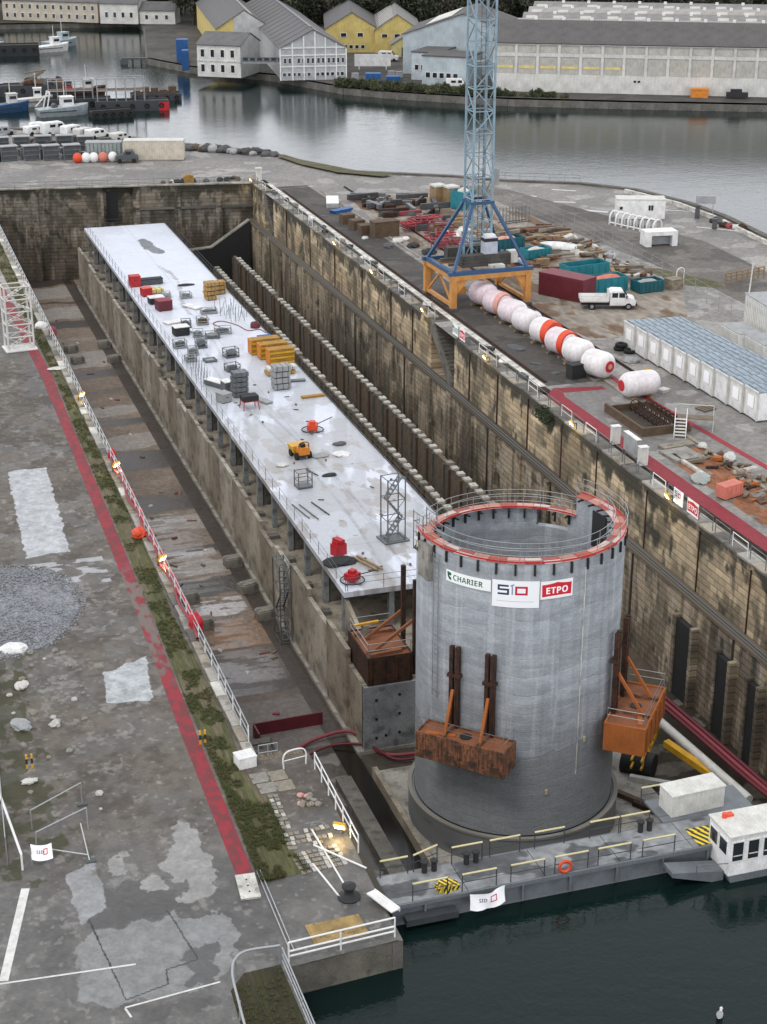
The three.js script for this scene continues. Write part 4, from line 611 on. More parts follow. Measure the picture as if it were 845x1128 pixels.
{ // patch of granite setts, grass showing between
  const W = thing('sett_paving', 'patch of small pale granite setts sunk in grass near the dock mouth', 'paving', [0, 0, 0]); const sg = [0, 1, 2].map(i => bx(0.2 + i * 0.02, 0.07, 0.3 - i * 0.03)), sm = [M.concLight, M.conc, M.concWarm];
  let n = 0; const put = (x, z) => { if (rnd() < 0.13) return; const q = mesh('sett', sg[n % 3], sm[(n * 5) % 3], W); q.position.set(x + rr(-0.03, 0.03), rr(-0.02, 0.008), z + rr(-0.03, 0.03)); q.rotation.y = rr(-0.12, 0.12); n++; };
  for (let r = 0; r < 4; r++) for (let k = 0; k < 9; k++) put(16.95 + k * 0.27 - r * 0.04, -68.55 + r * 0.4 - 0.02 * k);
  for (let r = 0; r < 5; r++) for (let k = 0; k < 9; k++) put(16.85 + k * 0.27 + r * 0.02, -66.7 + r * 0.38 - 0.02 * k);
  for (let r = 0; r < 9; r++) for (let k = 0; k < 2; k++) put(17.08 + k * 0.27 - r * 0.01, -72.3 + r * 0.38);
}
solo('access_hatch', cat([bx(2.4, 0.05, 1.4, 0, 0, 0), bx(2.6, 0.03, 1.6, 0, 0, 0)]), mat('#b59a63', { t: conc, tile: 2 }), 'rusty yellow hatch cover set in the quay corner', 'hatch', [17.2, 0.002, -60.35], 0.03);
solo('mooring_bollard', (() => { const g = new THREE.LatheGeometry([[0, 0], [0.55, 0], [0.55, 0.08], [0.3, 0.12], [0.22, 0.3], [0.24, 0.52], [0.34, 0.58], [0.34, 0.68], [0, 0.72]].map(p => new THREE.Vector2(...p)), 20); return metric(g); })(), M.black, 'black iron mooring bollard on the quay corner', 'bollard', [18.45, 0, -62.6]);
solo('gangway_board', cat([bx(0.5, 0.06, 1.9, 0, 0.3, 0), bx(0.06, 0.2, 1.9, 0.24, 0.2, 0)]), M.white, 'white board ramp between the quay corner and the gate', 'board', [19.75, -0.02, -61.4], 0.35);
{ const ps = [[[18.3, 0.05, -68.6], [18.55, 0.05, -62.9]], [[18.0, 0.1, -67.2], [19.9, 0.1, -64.5]], [[17.55, 0.05, -65.7], [18.05, 0.05, -62.5]]]; const lb = ['long white pole lying on the quay beside the granite setts', 'white pole lying slantwise over the setts towards the gate', 'short white pole lying next to the black bollard']; ps.forEach((p, i) => solo('pole', rod(...p, 0.05), M.white, lb[i], 'pole', [0, 0, 0], 0, 'poles lying on the quay corner')); }
solo('plastic_box', cat([bx(1.0, 0.62, 0.85), bx(1.06, 0.06, 0.9, 0, 0.62, 0)]), M.white, 'small white box at the end of the left dock railing', 'box', [16.6, 0, -75.9], 0.15);
{ const W = thing('end_slab', 'pale slab with bolt holes at the end of the red walkway', 'slab', [14.1, 0, -64.85], -0.08); mesh('slab', bx(0.95, 0.1, 2.0), M.concLight, W); for (const z of [-0.5, 0, 0.5]) mesh('bolt_hole', cylg(0.05, 0.05, 0.02, 0, 0.095, z, 8), M.black, W); }
for (const [x, lb] of [[14.8, 'thin rail beside the pale slab, nearer the slab'], [14.98, 'thin rail beside the pale slab, nearer the grass']]) solo('ground_rail', rod([x, 0.04, -66], [x - 0.05, 0.04, -59.5], 0.035), M.galv, lb, 'rail');
{ const lb = ['pale paving slab beside the white box, far left of four', 'pale paving slab beside the white box, far right of four', 'pale paving slab beside the white box, near left of four', 'pale paving slab beside the white box, near right of four']; [[17.0, -74.3], [17.98, -74.25], [17.15, -73.2], [18.1, -73.15]].forEach(([x, z], i) => solo('paving_slab', bx(0.94, 0.05, 1.0), i % 2 ? M.concWarm : M.conc, lb[i], 'slab', [x, 0, z], 0.03)); }
for (let i = 0; i < 14; i++) solo('rubble_stone', lump(0.2, 0.12, 0.17, 0.4, 1), pick([M.concWarm, M.pinkRed, M.conc]), 'broken stone in the small pinkish rubble pile near the hoop barrier', 'stone', [18.9 + rr(-0.5, 0.5), 0.05, -71.4 + rr(-0.6, 0.6)], rnd() * 6, 'rubble pile at the dock mouth');
// lamps on the left quay and over the right wall: lit floodlights
function floodlight(x, y, z, turn, label, down = -0.5, power = 4, gr = 'lit floodlights along the dock') {
  const W = thing('floodlight', label, 'lamp', [x, y, z], turn, gr);
  mesh('bracket', cat([bx(0.06, 0.7, 0.06, 0, 0, 0), bx(0.06, 0.06, 0.4, 0, 0.66, 0.2)]), M.steelDark, W);
  const h = mesh('lamp_head', mv(new THREE.BoxGeometry(0.62, 0.4, 0.16), 0, 0.72, 0.42, 0, -down), M.yellow, W);
  mesh('lens', mv(new THREE.BoxGeometry(0.52, 0.32, 0.03), 0, 0.72 - 0.1 * Math.sin(-down), 0.42 + 0.1 * Math.cos(down), 0, -down), lampGlow, h);
  const l = new THREE.PointLight(new THREE.Color(1, 0.74, 0.34), power, 0, 2); l.position.set(0, 0.5, 0.72); l.castShadow = true; l.name = 'lamp_light'; W.add(l);
}
floodlight(17.0, 0.14, -141.4, 0.6, 'lit yellow floodlight on the left quay, farthest of the left row');
floodlight(17.0, 0.14, -122.6, 0.6, 'lit yellow floodlight on the left quay between the red hoses');
floodlight(17.0, 0.14, -103.3, 0.6, 'lit yellow floodlight on the left quay below the orange bag');
floodlight(19.7, 0.0, -67.9, -0.6, 'lit yellow floodlight on the white railing at the dock mouth');
// red hoses draped along the left railing
{ const p1 = [], p2 = []; for (let i = 0; i <= 30; i++) { const z = -127 + i * 1.15; p1.push([17.5 + 0.08 * Math.sin(i * 1.7), 0.18 + 0.25 * Math.abs(Math.sin(i * 0.9)), z]); p2.push([17.22 + 0.12 * Math.sin(i * 1.1 + 2), 0.24 + 0.12 * Math.abs(Math.sin(i * 1.3)), z + 1.5]); }
  solo('red_hose', tube(p1, 0.13, 120), M.red, 'thick red hose draped along the outside of the left railing', 'hose'); solo('red_hose', tube(p2, 0.1, 120), M.redDull, 'dull red hose lying on the coping beside the left railing', 'hose'); }
solo('orange_bag', lump(0.6, 0.5, 0.5, 0.45, 3), M.orangeRed, 'bright orange bag on the grass verge by the left railing', 'bag', [16.7, 0.3, -109]);
solo('red_sack', lump(0.5, 0.8, 0.4, 0.35, 2), M.red, 'crumpled red sack hanging at the near end of the red hoses', 'sack', [17.5, 0.35, -93.2]);
solo('red_sack', lump(0.4, 0.6, 0.35, 0.3, 2), M.redDull, 'red sack hanging on the railing above the striped dock floor', 'sack', [17.6, 0.4, -164]);
solo('red_sack', lump(0.35, 0.6, 0.35, 0.3, 2), M.red, 'small red sack on the railing by the middle left floodlight', 'sack', [17.45, 0.4, -125.8]);
// gravel heap
{
  const g = new THREE.CircleGeometry(1, 64, 0, Math.PI * 2), gg = new THREE.PlaneGeometry(11, 15, 60, 80); gg.rotateX(-Math.PI / 2); const p = gg.attributes.position;
  for (let i = 0; i < p.count; i++) { const x = p.getX(i), z = p.getZ(i), r = Math.hypot(x / 5.2, z / 7) + 0.12 * (fbm(x * 0.5 + 5, z * 0.5, 3) - 0.5); p.setY(i, Math.max(-0.12, 1.15 * Math.pow(Math.max(0, 1 - r), 0.8) - 0.06 + 0.1 * (fbm(x * 3, z * 3, 3) - 0.5))); } gg.computeVertexNormals();
  const t = surf(512, 512, (u, v) => { const a = vn(u * 120, v * 120), b = vn(u * 250, v * 250, 250), k = 100 + 46 * a + 36 * b - 20 * fbm(u * 8, v * 8, 3); return [k, k + 2, k + 6, 1, a * 0.6 + b * 0.4]; }, 'cb');
  solo('gravel_heap', metric(gg), new THREE.MeshStandardMaterial({ map: rep(t.map, 7), bumpMap: rep(t.bumpMap, 7), bumpScale: 0.06, roughness: 0.9 }), 'low heap of blue grey gravel at the left edge', 'gravel', [5.9, 0, -99.6], -0.2).userData.kind = 'stuff';
  const st = new THREE.InstancedMesh(new THREE.IcosahedronGeometry(0.06, 0), mat('#ffffff', { t: null }), 5200), m4 = new THREE.Matrix4(), c = new THREE.Color(); for (let i = 0; i < 5200; i++) { const a = rnd() * 6.283, r = Math.sqrt(rnd()) * 1.06, x = Math.cos(a) * r * 5.2, z = Math.sin(a) * r * 7; m4.makeRotationY(rnd() * 6); const s = rr(0.5, 1.5); m4.scale(V(s, s * 0.8, s)); const ca = Math.cos(-0.2), sa = Math.sin(-0.2); m4.setPosition(5.9 + x * ca + z * sa, Math.max(0.02, 1.15 * Math.pow(Math.max(0, 1 - Math.min(1, r)), 0.8) - 0.03), -99.6 - x * sa + z * ca); st.setMatrixAt(i, m4); const k = rr(0.14, 0.26); c.setRGB(k * 0.96, k, k * 1.06); st.setColorAt(i, c); } st.name = 'gravel_stones'; scene.add(st); tag(st, 'loose grey stones over the gravel heap at the left edge', 'gravel', null, 'stuff');
}
// stair scaffold tower far left
function scaffTower(label, pos, turn, w, d, h, lifts, m, base, k0 = 1) {
  const W = thing('scaffold_tower', label, 'scaffold', pos, turn);
  for (const a of [-1, 1]) for (const b of [-1, 1]) mesh('upright', rod([a * w / 2, 0, b * d / 2], [a * w / 2, h, b * d / 2], 0.055 * k0, 6), m, W);
  for (let i = 0; i <= lifts; i++) { const y = 0.15 + (h - 0.2) * i / lifts; for (const b of [-1, 1]) mesh('ledger', rod([-w / 2, y, b * d / 2], [w / 2, y, b * d / 2], 0.04 * k0, 5), m, W); for (const a of [-1, 1]) mesh('transom', rod([a * w / 2, y, -d / 2], [a * w / 2, y, d / 2], 0.04 * k0, 5), m, W); if (i < lifts) { const y2 = 0.15 + (h - 0.2) * (i + 1) / lifts, s = i % 2 ? 1 : -1; mesh('stair_flight', cat([-0.3, 0.3].map(o => bar([s * w * 0.42, y, o], [-s * w * 0.42, y2, o], 0.05, 0.12)).concat([0, 1, 2, 3, 4, 5].map(k => bx(0.2, 0.04, 0.6, s * w * 0.42 * (1 - k / 2.7), y + (y2 - y) * (k + 0.5) / 6, 0)))), m, W); mesh('brace', rod([-s * w / 2, y, d / 2], [s * w / 2, y2, d / 2], 0.03, 5), m, W); } }
  if (base) mesh('base_platform', bx(w + 0.6, 0.14, d + 0.5, 0, 0, 0), base, W);
  return W;
}
scaffTower('white grey stair scaffold tower standing on the left quay', [13.9, 0, -160.3], 0.1, 2.5, 1.8, 6.4, 5, M.offWhite, M.white, 1.9);
solo('white_sack', lump(0.6, 0.5, 0.5, 0.3), M.white, 'white sack on the coping beside the left scaffold tower', 'sack', [16.8, 0.25, -167]);
solo('white_sheet', lump(0.9, 0.12, 0.5, 0.3), M.offWhite, 'white sheet lying on the verge beyond the left scaffold tower', 'sheet', [16.4, 0.1, -152]);
for (const [i, x, z, s, m, lb] of [[0, 6.2, -93.6, 0.85, M.white, 'crumpled white tarp beside the gravel heap'], [1, 6.1, -88.6, 0.5, M.offWhite, 'small white rag on the mossy ground below the gravel heap'], [2, 5.6, -83.8, 0.75, M.grey, 'grey boulder beside the left fence'], [3, 5.3, -77.6, 0.42, M.offWhite, 'white rag beside the yellow posts at the left fence'], [4, 7.4, -83.4, 0.42, M.concLight, 'pale rubble lump right of the grey boulder']]) solo('debris_lump', lump(s, s * 0.45, s * 0.7, 0.4, 2), m, lb, 'debris', [x, 0.1, z], i);
{ const g = [0, 1, 2].map(() => lump(0.16, 0.1, 0.14, 0.3, 1)); for (let i = 0; i < 26; i++) { const o = solo('rubble_stone', g[i % 3], pick([M.conc, M.concLight, M.concWarm]), 'pale rubble stone lying on the left quay near the fence', 'stone', [rr(5.2, 9.5), 0.03, rr(-96, -73)], rnd() * 6, 'rubble stones on the left quay'); o.scale.setScalar(rr(0.6, 1.6)); } }
// fence and barriers at the left edge
railing('site_fence', 'tall grey tube fence along the left edge of the quay', [[3.4, 0, -70.2], [4.55, 0, -92]], 1.6, 2.4, M.galv, { r: 0.03, rails: [1, 0.5, 0.08] });
solo('handrail', cat([rod([4.05, 0.9, -69.6], [3.3, 0.9, -79.5], 0.07), rod([4.05, 0, -69.6], [4.05, 0.9, -69.6], 0.06), rod([3.3, 0, -79.5], [3.3, 0.9, -79.5], 0.06)]), M.white, 'thick white handrail at the left edge below the tube fence', 'railing');
{ const W = thing('tube_barrier', 'leaning grey tube barrier frame on the left quay, farther of two', 'barrier', [4.9, 0, -73]); mesh('frame', cat([rod([0, 0, 0], [0, 1.15, 0], 0.04), rod([0, 1.15, 0], [2.75, 1.3, -1.6], 0.04), rod([2.75, 0, -1.6], [2.75, 1.3, -1.6], 0.04)]), M.galv, W); mesh('foot', bx(0.5, 0.08, 0.3, 2.75, 0, -1.6), M.greyDark, W); }
{ const W = thing('tube_barrier', 'leaning grey tube barrier frame beside the white flag, nearer of two', 'barrier', [4.9, 0, -71.2]); mesh('frame', cat([rod([0, 0, 0], [0.05, 0.9, -0.1], 0.04), rod([0.05, 0.9, -0.1], [2.7, 1.15, -1.2], 0.04), rod([2.7, 0, -1.0], [2.7, 1.15, -1.2], 0.04), rod([0, 0.3, 0.3], [2.35, 0.2, 1.6], 0.04), rod([2.35, 0, 1.9], [2.2, 1.3, 0.4], 0.04)]), M.galv, W); mesh('foot', bx(0.5, 0.08, 0.3, 2.4, 0, 1.9), M.greyDark, W); }
{ const W = thing('flag', 'white flag with dark letters hanging low beside the tube barrier', 'flag', [5.0, 0, -70.0], 0.5); mesh('pole', rod([-0.55, 0, 0], [-0.55, 1.1, 0], 0.03), M.galv, W); const [g, m] = clothBanner(1.15, 0.75, drawSmall, 0.1); const f = mesh('cloth', g, m, W); f.position.set(0.02, 0.62, 0.02); f.rotation.z = -0.35; f.rotation.x = -0.5; }
for (const [x, z, lb] of [[5.35, -79.1, 'yellow and black marker posts at the left fence'], [14.75, -78.8, 'yellow and black marker posts on the verge beside the red walkway']]) { const W = thing('marker_post', lb, 'post', [x, 0, z]); for (const o of [0, 0.28]) { mesh('post', bx(0.1, 0.85, 0.1, o, 0, 0), M.yellow, W); mesh('band', bx(0.11, 0.3, 0.11, o, 0.3, 0), M.black, W); } }

// ================================================================ DOCK FLOOR THINGS
{ const pts = [[23.2, -125.7, 'concrete block on the dock floor below the left edge, farther of the near pair'], [23.3, -120.4, 'concrete block on the dock floor below the left edge, nearer of the near pair'], [28.4, -126.2, 'concrete block against the foot of the caisson, third from the viewer'], [28.5, -120.6, 'concrete block against the foot of the caisson, nearest the viewer'], [24.0, -203.6, 'concrete block on the far dock floor under the left railing'], [24.1, -198.5, 'concrete block on the far dock floor, nearer of the left pair'], [28.3, -204.5, 'dark block at the caisson foot on the far dock floor, farther one'], [28.5, -197.5, 'dark block at the caisson foot on the far dock floor, nearer one'], [28.4, -132.0, 'concrete block at the caisson foot, farthest of the near three']];
  const src = solo('concrete_block', cat([bx(1.5, 0.8, 1.1), bx(1.3, 0.1, 0.9, 0, 0.81, 0)]), M.conc, pts[0][2], 'block', [pts[0][0], floorY, pts[0][1]], 0.1, 'concrete blocks on the dock floor'); pts.slice(1).forEach(([x, z, l], i) => dup(src, [x, floorY, z], (i * 1.3) % 0.5, l)); }
solo('red_barrier', cat([bx(5.2, 1.0, 0.12, 0, 0, 0), bx(0.12, 1.0, 1.6, -2.6, 0, 0.8)]), M.maroon, 'low dark red barrier across the dock floor at the mouth', 'barrier', [25.6, floorY, -102], 0.03);
{ const W = thing('floor_stair', 'grey steel steps on the dock floor under the left edge', 'stairs', [22.0, floorY, -97.6]); for (let i = 0; i < 7; i++) mesh('tread', bx(2.4, 0.12, 0.7, 0, 0.25 + (6 - i) * 0.28, -i * -0.75), M.concDark, W); mesh('stringer', cat([-1.2, 1.2].map(x => bar([x, 2.05, 0], [x, 0.2, 4.6], 0.1, 0.3))), M.steelDark, W); }
solo('floor_hose', tube([[23.5, -13.3, -97.5], [25, -13.3, -98.5], [27, -13.2, -99.6], [29.5, -12.9, -99.4], [31, -13.2, -96.2], [33, -13.1, -95.4], [36, -13.1, -95.5]], 0.13, 80), M.redDull, 'dull red hose snaking over the dock floor to the tower', 'hose');
solo('floor_hose', tube([[23.3, -13.3, -96.6], [25.5, -13.3, -97.6], [28, -13.2, -98.4], [30.2, -13.0, -97.3], [31.6, -13.2, -95.2], [34, -13.1, -94.8]], 0.1, 80), M.maroon, 'dark red hose beside the dull red hose on the dock floor', 'hose');
scaffTower('thin scaffold stair standing against the caisson wall', [29.0, floorY, -116.5], 1.57, 2.2, 0.9, 6.9, 3, M.galvDark);
{ const g = [bx(0.5, 0.12, 0.25), bx(0.9, 0.08, 0.14), lump(0.25, 0.14, 0.2, 0.4, 1)]; for (let i = 0; i < 40; i++) { const m = [M.woodGrey, M.greyDark, M.offWhite, M.redDull, M.rustBrown, M.conc][i % 6], far = i < 16; solo('floor_scrap', g[i % 3], m, `${['grey', 'dark grey', 'off-white', 'dull red', 'rusty', 'pale'][i % 6]} ${['chip', 'strip', 'lump'][i % 3]} on the left dock floor, ${far ? 'far stretch' : 'near stretch'}`, 'scrap', [rr(22.5, 28), floorY, far ? rr(-225, -150) : rr(-150, -104)], rnd() * 3, 'scraps on the left dock floor'); } }
// right of the tower: pipes, ladder beam, tank
solo('white_pipe', rod([49.6, -11.2, -94], [51.2, -11.8, -81], 0.32, 12), M.offWhite, 'long pale pipe sloping beside the right dock wall below the orange platform', 'pipe');
for (let i = 0; i < 3; i++) solo('red_pipe', tube([[51.2 + i * 0.45, -11.6, -96], [52 + i * 0.4, -11.9, -90], [52.5 + i * 0.4, -12, -84], [52.6 + i * 0.3, -11.6, -79]], 0.16, 40), i === 1 ? M.redDull : M.maroon, ['dark red pipe beside the pale sloping pipe', 'brighter red pipe in the middle of the three at the wall foot', 'dark red pipe closest to the right dock wall'][i], 'pipe', [0, 0, 0], 0, 'red pipes at the foot of the right wall');
{ const W = thing('lattice_beam', 'yellow lattice beam lying under the orange platform', 'beam', [48.4, -12.2, -90.2], 0.9); for (const a of [-0.35, 0.35]) for (const b of [0, 0.6]) mesh('chord', rod([-3.6, b, a], [3.6, b, a], 0.09), M.yellow, W); for (let i = 0; i < 12; i++) mesh('brace', rod([-3.6 + i * 0.6, i % 2 ? 0 : 0.6, 0.35], [-3 + i * 0.6, i % 2 ? 0.6 : 0, 0.35], 0.05, 5), M.yellow, W); }
solo('yellow_beam', bx(0.5, 0.45, 6.5, 0, 0, 0, 0, 0.12), M.yellow, 'yellow steel beam slanting under the orange platform', 'beam', [50.2, -12.1, -85.8], 0.35);
solo('black_tank', mv(cylg(0.9, 0.9, 2.2, 0, -1.1, 0, 20), 0, 0.9, 0, 0, Math.PI / 2), M.black, 'black tank lying in the shadow under the orange platform', 'tank', [47.0, floorY, -88.6], 0.8);
for (const [x, z, a, m, lb] of [[45.3, -84.5, 0.55, M.woodDark, 'dark timber baulk beside the right of the tower footing'], [46.1, -82.6, 0.55, M.rustDark, 'rusty beam next to the dark baulk right of the tower'], [47.9, -86.2, 0.9, M.offWhite, 'pale board lying on the wet floor right of the tower']]) solo('timber_baulk', bx(0.4, 0.35, 5, 0, 0, 0), m, lb, 'beam', [x, -13.2, z], a);

// ================================================================ THINGS ON THE WHITE DECK
const dk = (x, z, y = 0) => [x, deckY + 0.003 + y, z];
function stack(name, label, cat_1, x, z, turn, w, d, layers, lh, m, { gap = 0.12, sk = M.woodGrey, jitter = 0.06, alt } = {}) {
  const W = thing(name, label, cat_1, dk(x, z), turn);
  for (let i = 0; i < layers; i++) { const y = i * (lh + gap); for (const s of [-1, 1]) mesh('bearer', bx(0.1, gap, d * 0.95, s * w * 0.32, y, 0), sk, W); const ox = rr(-jitter, jitter), oz = rr(-jitter, jitter), lay = mesh('layer', bx(w, lh, d, ox, y + gap, oz), alt && i % 2 ? alt : m, W); for (let k = 0; k < 3; k++) mesh('strap', bx(0.07, lh + 0.02, d + 0.03, ox - w * 0.35 + k * w * 0.35, y + gap - 0.01, oz), M.greyDark, lay); }
  return W;
}
stack('pallet_stack', 'tall stack of grey pallets on the deck, left of the formwork', 'pallets', 34.2, -152.6, 0.1, 1.5, 1.2, 5, 0.42, M.galvDark, { gap: 0.1 });
stack('pallet_stack', 'stack of pale grey pallets in front of the yellow formwork', 'pallets', 38.7, -153.8, 0.05, 1.7, 1.3, 4, 0.5, M.grey, { gap: 0.12 });
// yellow formwork panels stacked on their sides
{ const ys = [[40.2, -166.6, 'stack of yellow formwork panels on the deck, farthest of three'], [40.6, -164.6, 'stack of yellow formwork panels on the deck, middle of three'], [40.9, -162.4, 'stack of yellow formwork panels on the deck, nearest of three']];
  ys.forEach(([x, z, lb], i) => { const W = thing('formwork_stack', lb, 'formwork', dk(x, z), 0.08, 'yellow formwork stacks'); const w = 3.2 - i * 0.25; for (let k = 0; k < 6; k++) { mesh('panel', bx(w, 0.22, 1.25, 0, k * 0.27 + 0.1, 0), k % 2 ? M.mustard : M.yellow, W); mesh('edge', bx(0.1, 0.24, 1.27, -w / 2 - 0.04, k * 0.27 + 0.09, 0), M.orange, W); } for (const s of [-1, 1]) mesh('bearer', bx(0.12, 0.1, 1.2, s * 1.1, 0, 0), M.woodGrey, W); }); }
stack('panel_stack', 'flat stack of boards with a white top beside the yellow formwork', 'boards', 39.9, -158.6, 0.06, 3.0, 1.3, 2, 0.3, M.ply, { alt: M.offWhite });
stack('ply_stack', 'ochre stack of plywood near the right deck rail, front one', 'plywood', 39.4, -190.4, 0.1, 1.25, 1.3, 4, 0.42, M.ply);
stack('ply_stack', 'ochre stack of plywood near the right deck rail, behind', 'plywood', 41.0, -192.8, 0.1, 1.6, 1.2, 3, 0.4, M.ply);
function cage(name, label, x, z, turn, w, h, d, m, fill, group = 'crates of parts on the deck') { // open wire crate with things in it
  const W = thing(name, label, 'crate', dk(x, z), turn, group); mesh('tray', bx(w, 0.12, d, 0, 0.08, 0), m, W);
  for (const a of [-1, 1]) for (const b of [-1, 1]) mesh('post', bx(0.08, h, 0.08, a * (w / 2 - 0.04), 0, b * (d / 2 - 0.04)), m, W);
  for (const y of [0.5, 0.97]) { for (const b of [-1, 1]) mesh('rail', bx(w - 0.17, 0.06, 0.05, 0, h * y - 0.06, b * (d / 2 - 0.04)), m, W); for (const a of [-1, 1]) mesh('rail', bx(0.05, 0.06, d - 0.17, a * (w / 2 - 0.04), h * y - 0.06, 0), m, W); }
  if (fill) mesh('contents', metric(mv(lump(w * 0.4, h * 0.45, d * 0.38, 0.35, 2), 0, h * 0.42, 0)), fill, W); return W;
}
const cg = [[36.4, -166.2, 'dark crate alone in the middle of the deck, farther one'], [35.4, -161.2, 'dark crate alone in the middle of the deck, nearer one'], [36.8, -192.1, 'grey crate beside the white slab near the far red boxes'], [34.5, -193.0, 'grey crate behind the yellow pallet at the far left'], [37.9, -184.3, 'pale flat crate left of the bundle of props'], [34.2, -179.2, 'grey crate at the left, behind the white slabs'], [36.2, -179.8, 'grey crate with a brown top in the middle cluster'], [34.7, -175.0, 'grey crate in the middle cluster, in front of the brown topped one'], [36.1, -174.0, 'low grey crate at the right of the middle cluster'], [31.9, -171.3, 'pale crate at the left deck rail in the middle cluster'], [32.7, -168.2, 'grey drum crate in front of the middle cluster'], [34.1, -170.6, 'tall pale crate at the front right of the middle cluster'], [32.0, -166.0, 'low pale crate by the left rail in front of the cluster'], [33.9, -165.2, 'flat crate standing alone in front of the cluster'], [37.6, -175.4, 'long grey crate at the right end of the middle cluster']];
cg.forEach(([x, z, l], i) => cage('parts_crate', l, x, z, rr(-0.2, 0.3), [1.5, 1.4, 1.3, 1.2, 1.9, 1.1, 1.3, 1.2, 1.6, 1.4, 1.1, 1.2, 1.1, 1.3, 1.9][i], [1.0, 0.8, 0.7, 0.7, 0.6, 0.9, 0.9, 0.8, 0.7, 0.9, 0.9, 1.2, 0.6, 0.3, 0.8][i], 1.1, i < 2 ? M.galvDark : pick([M.galvDark, M.grey, M.galv]), pick([M.greyDark, M.grey, M.galvDark, i === 6 ? M.woodDark : M.grey])));
function toolbox(name, label, x, z, turn, w, h, d, m, lid) { const W = thing(name, label, 'box', dk(x, z), turn); mesh('body', bx(w, h, d, 0, 0.08, 0), m, W); mesh('lid', bx(w + 0.06, 0.08, d + 0.06, 0, h + 0.081, 0), lid || m, W); for (const s of [-1, 1]) mesh('skid', bx(0.12, 0.08, d, s * w * 0.35, 0, 0), M.black, W); mesh('handle', bx(0.3, 0.05, 0.06, 0, h * 0.7, d / 2 + 0.03), M.steelDark, W); return W; }
toolbox('site_box', 'red site box at the far left rail of the deck', 31.9, -199.6, 0.05, 1.3, 1.2, 1.2, M.red); toolbox('site_box', 'red round topped site box in front of the far left one', 32.4, -194.4, 0.2, 1.2, 0.9, 1.0, M.red, M.orangeRed);
toolbox('site_box', 'dark red site box right of the left rail, near the white slabs', 33.2, -187.4, 0.15, 1.7, 1.1, 1.5, M.maroon, M.redDull); toolbox('site_box', 'dark box with a white lid left of the dark red box', 32.9, -190.6, 0.1, 1.8, 0.7, 1.2, M.black, M.white);
toolbox('site_box', 'dark box with a white lid in the middle cluster', 33.0, -176.2, 0.1, 1.7, 0.9, 1.3, M.black, M.white); toolbox('site_box', 'long white topped box at the left, beside the tall pallet stack', 32.8, -156.4, 0.55, 1.0, 0.45, 3.0, M.galvDark, M.white); toolbox('site_box', 'upright white box touching the tall pallet stack', 33.3, -154.6, 0.2, 0.8, 0.95, 1.2, M.galvDark, M.white); toolbox('site_box', 'grey box at the left rail in front of the long white topped box', 32.3, -151.4, 0.4, 1.1, 0.8, 1.2, M.grey);
toolbox('site_box', 'black long box behind the yellow pallet at the far end', 33.8, -200.0, 0.06, 3.2, 0.6, 1.1, M.greyDark, M.black); stack('pallet_stack', 'low yellow pallet near the red boxes at the far end', 'pallets', 33.6, -195.6, 0.1, 1.9, 1.3, 1, 0.45, M.yellowPale);
for (const [x, z, w, d, t, m, lb] of [[36.6, -187.4, 1.1, 2.6, 0.5, M.white, 'white slab lying in the middle of the far deck'], [33.2, -181.4, 2.2, 1.2, 0.3, M.white, 'white slab at the left of the middle cluster'], [34.2, -177.5, 0.6, 2.6, 0.5, M.white, 'narrow white slab across the middle cluster'], [36.6, -181.3, 1.4, 0.8, 0.6, M.offWhite, 'small pale slab right of the white slabs'], [41.0, -150.1, 2.4, 0.5, 0.05, M.mustard, 'yellow plank lying near the right rail'], [40.6, -155.6, 2.2, 0.6, -0.1, M.galvDark, 'grey plank lying behind the yellow plank'], [36.0, -150.2, 0.8, 2.0, 0.4, M.grey, 'grey plank lying right of the pallet stack'], [41.7, -172.2, 1.6, 1.3, 0.1, M.blue, 'low blue and white pallet behind the yellow formwork']]) solo('slab', cat([bx(w, 0.14, d, 0, 0.06, 0), bx(w * 0.8, 0.06, 0.12, 0, 0, d * 0.3), bx(w * 0.8, 0.06, 0.12, 0, 0, -d * 0.3)]), m, lb, 'slab', dk(x, z), t);
{ const W = thing('red_trestle', 'red frame with a black load at the left, in front of the pallet stack', 'trestle', dk(34.2, -148.6), 0.1); for (const a of [-0.7, 0.7]) for (const b of [-0.5, 0.5]) mesh('leg', rod([a * 1.15, 0, b * 1.3], [a, 0.8, b], 0.05), M.red, W); mesh('frame', cat([bx(1.5, 0.08, 0.08, 0, 0.78, 0.5), bx(1.5, 0.08, 0.08, 0, 0.78, -0.5), bx(0.08, 0.08, 1.1, 0.7, 0.79, 0), bx(0.08, 0.08, 1.1, -0.7, 0.79, 0)]), M.red, W); mesh('load', bx(1.6, 0.5, 1.1, 0, 0.88, 0), M.black, W); }
{ const W = thing('prop_bundle', 'bundle of upright steel props near the right deck rail', 'props', dk(40.6, -181.5), 0.2); for (let i = 0; i < 22; i++) mesh('prop', rod([(i % 6) * 0.5 - 1.4, 0, Math.floor(i / 6) * 1.6 - 3 + rr(-0.4, 0.4)], [(i % 6) * 0.5 - 1.4 + rr(-0.1, 0.1), rr(1.0, 1.7), Math.floor(i / 6) * 1.6 - 3 + rr(-0.4, 0.4)], 0.03, 5), M.galvDark, W); }
{ const W = thing('prop_bundle', 'thin steel starter bars standing at the left deck rail', 'props', dk(31.8, -160.5), 0); for (let i = 0; i < 26; i++) { const x = (i % 4) * 0.32 - 0.4, z = Math.floor(i / 4) * 1.3 - 4; mesh('prop', rod([x, 0, z], [x, 1.2, z], 0.02, 4), M.galvDark, W); } }
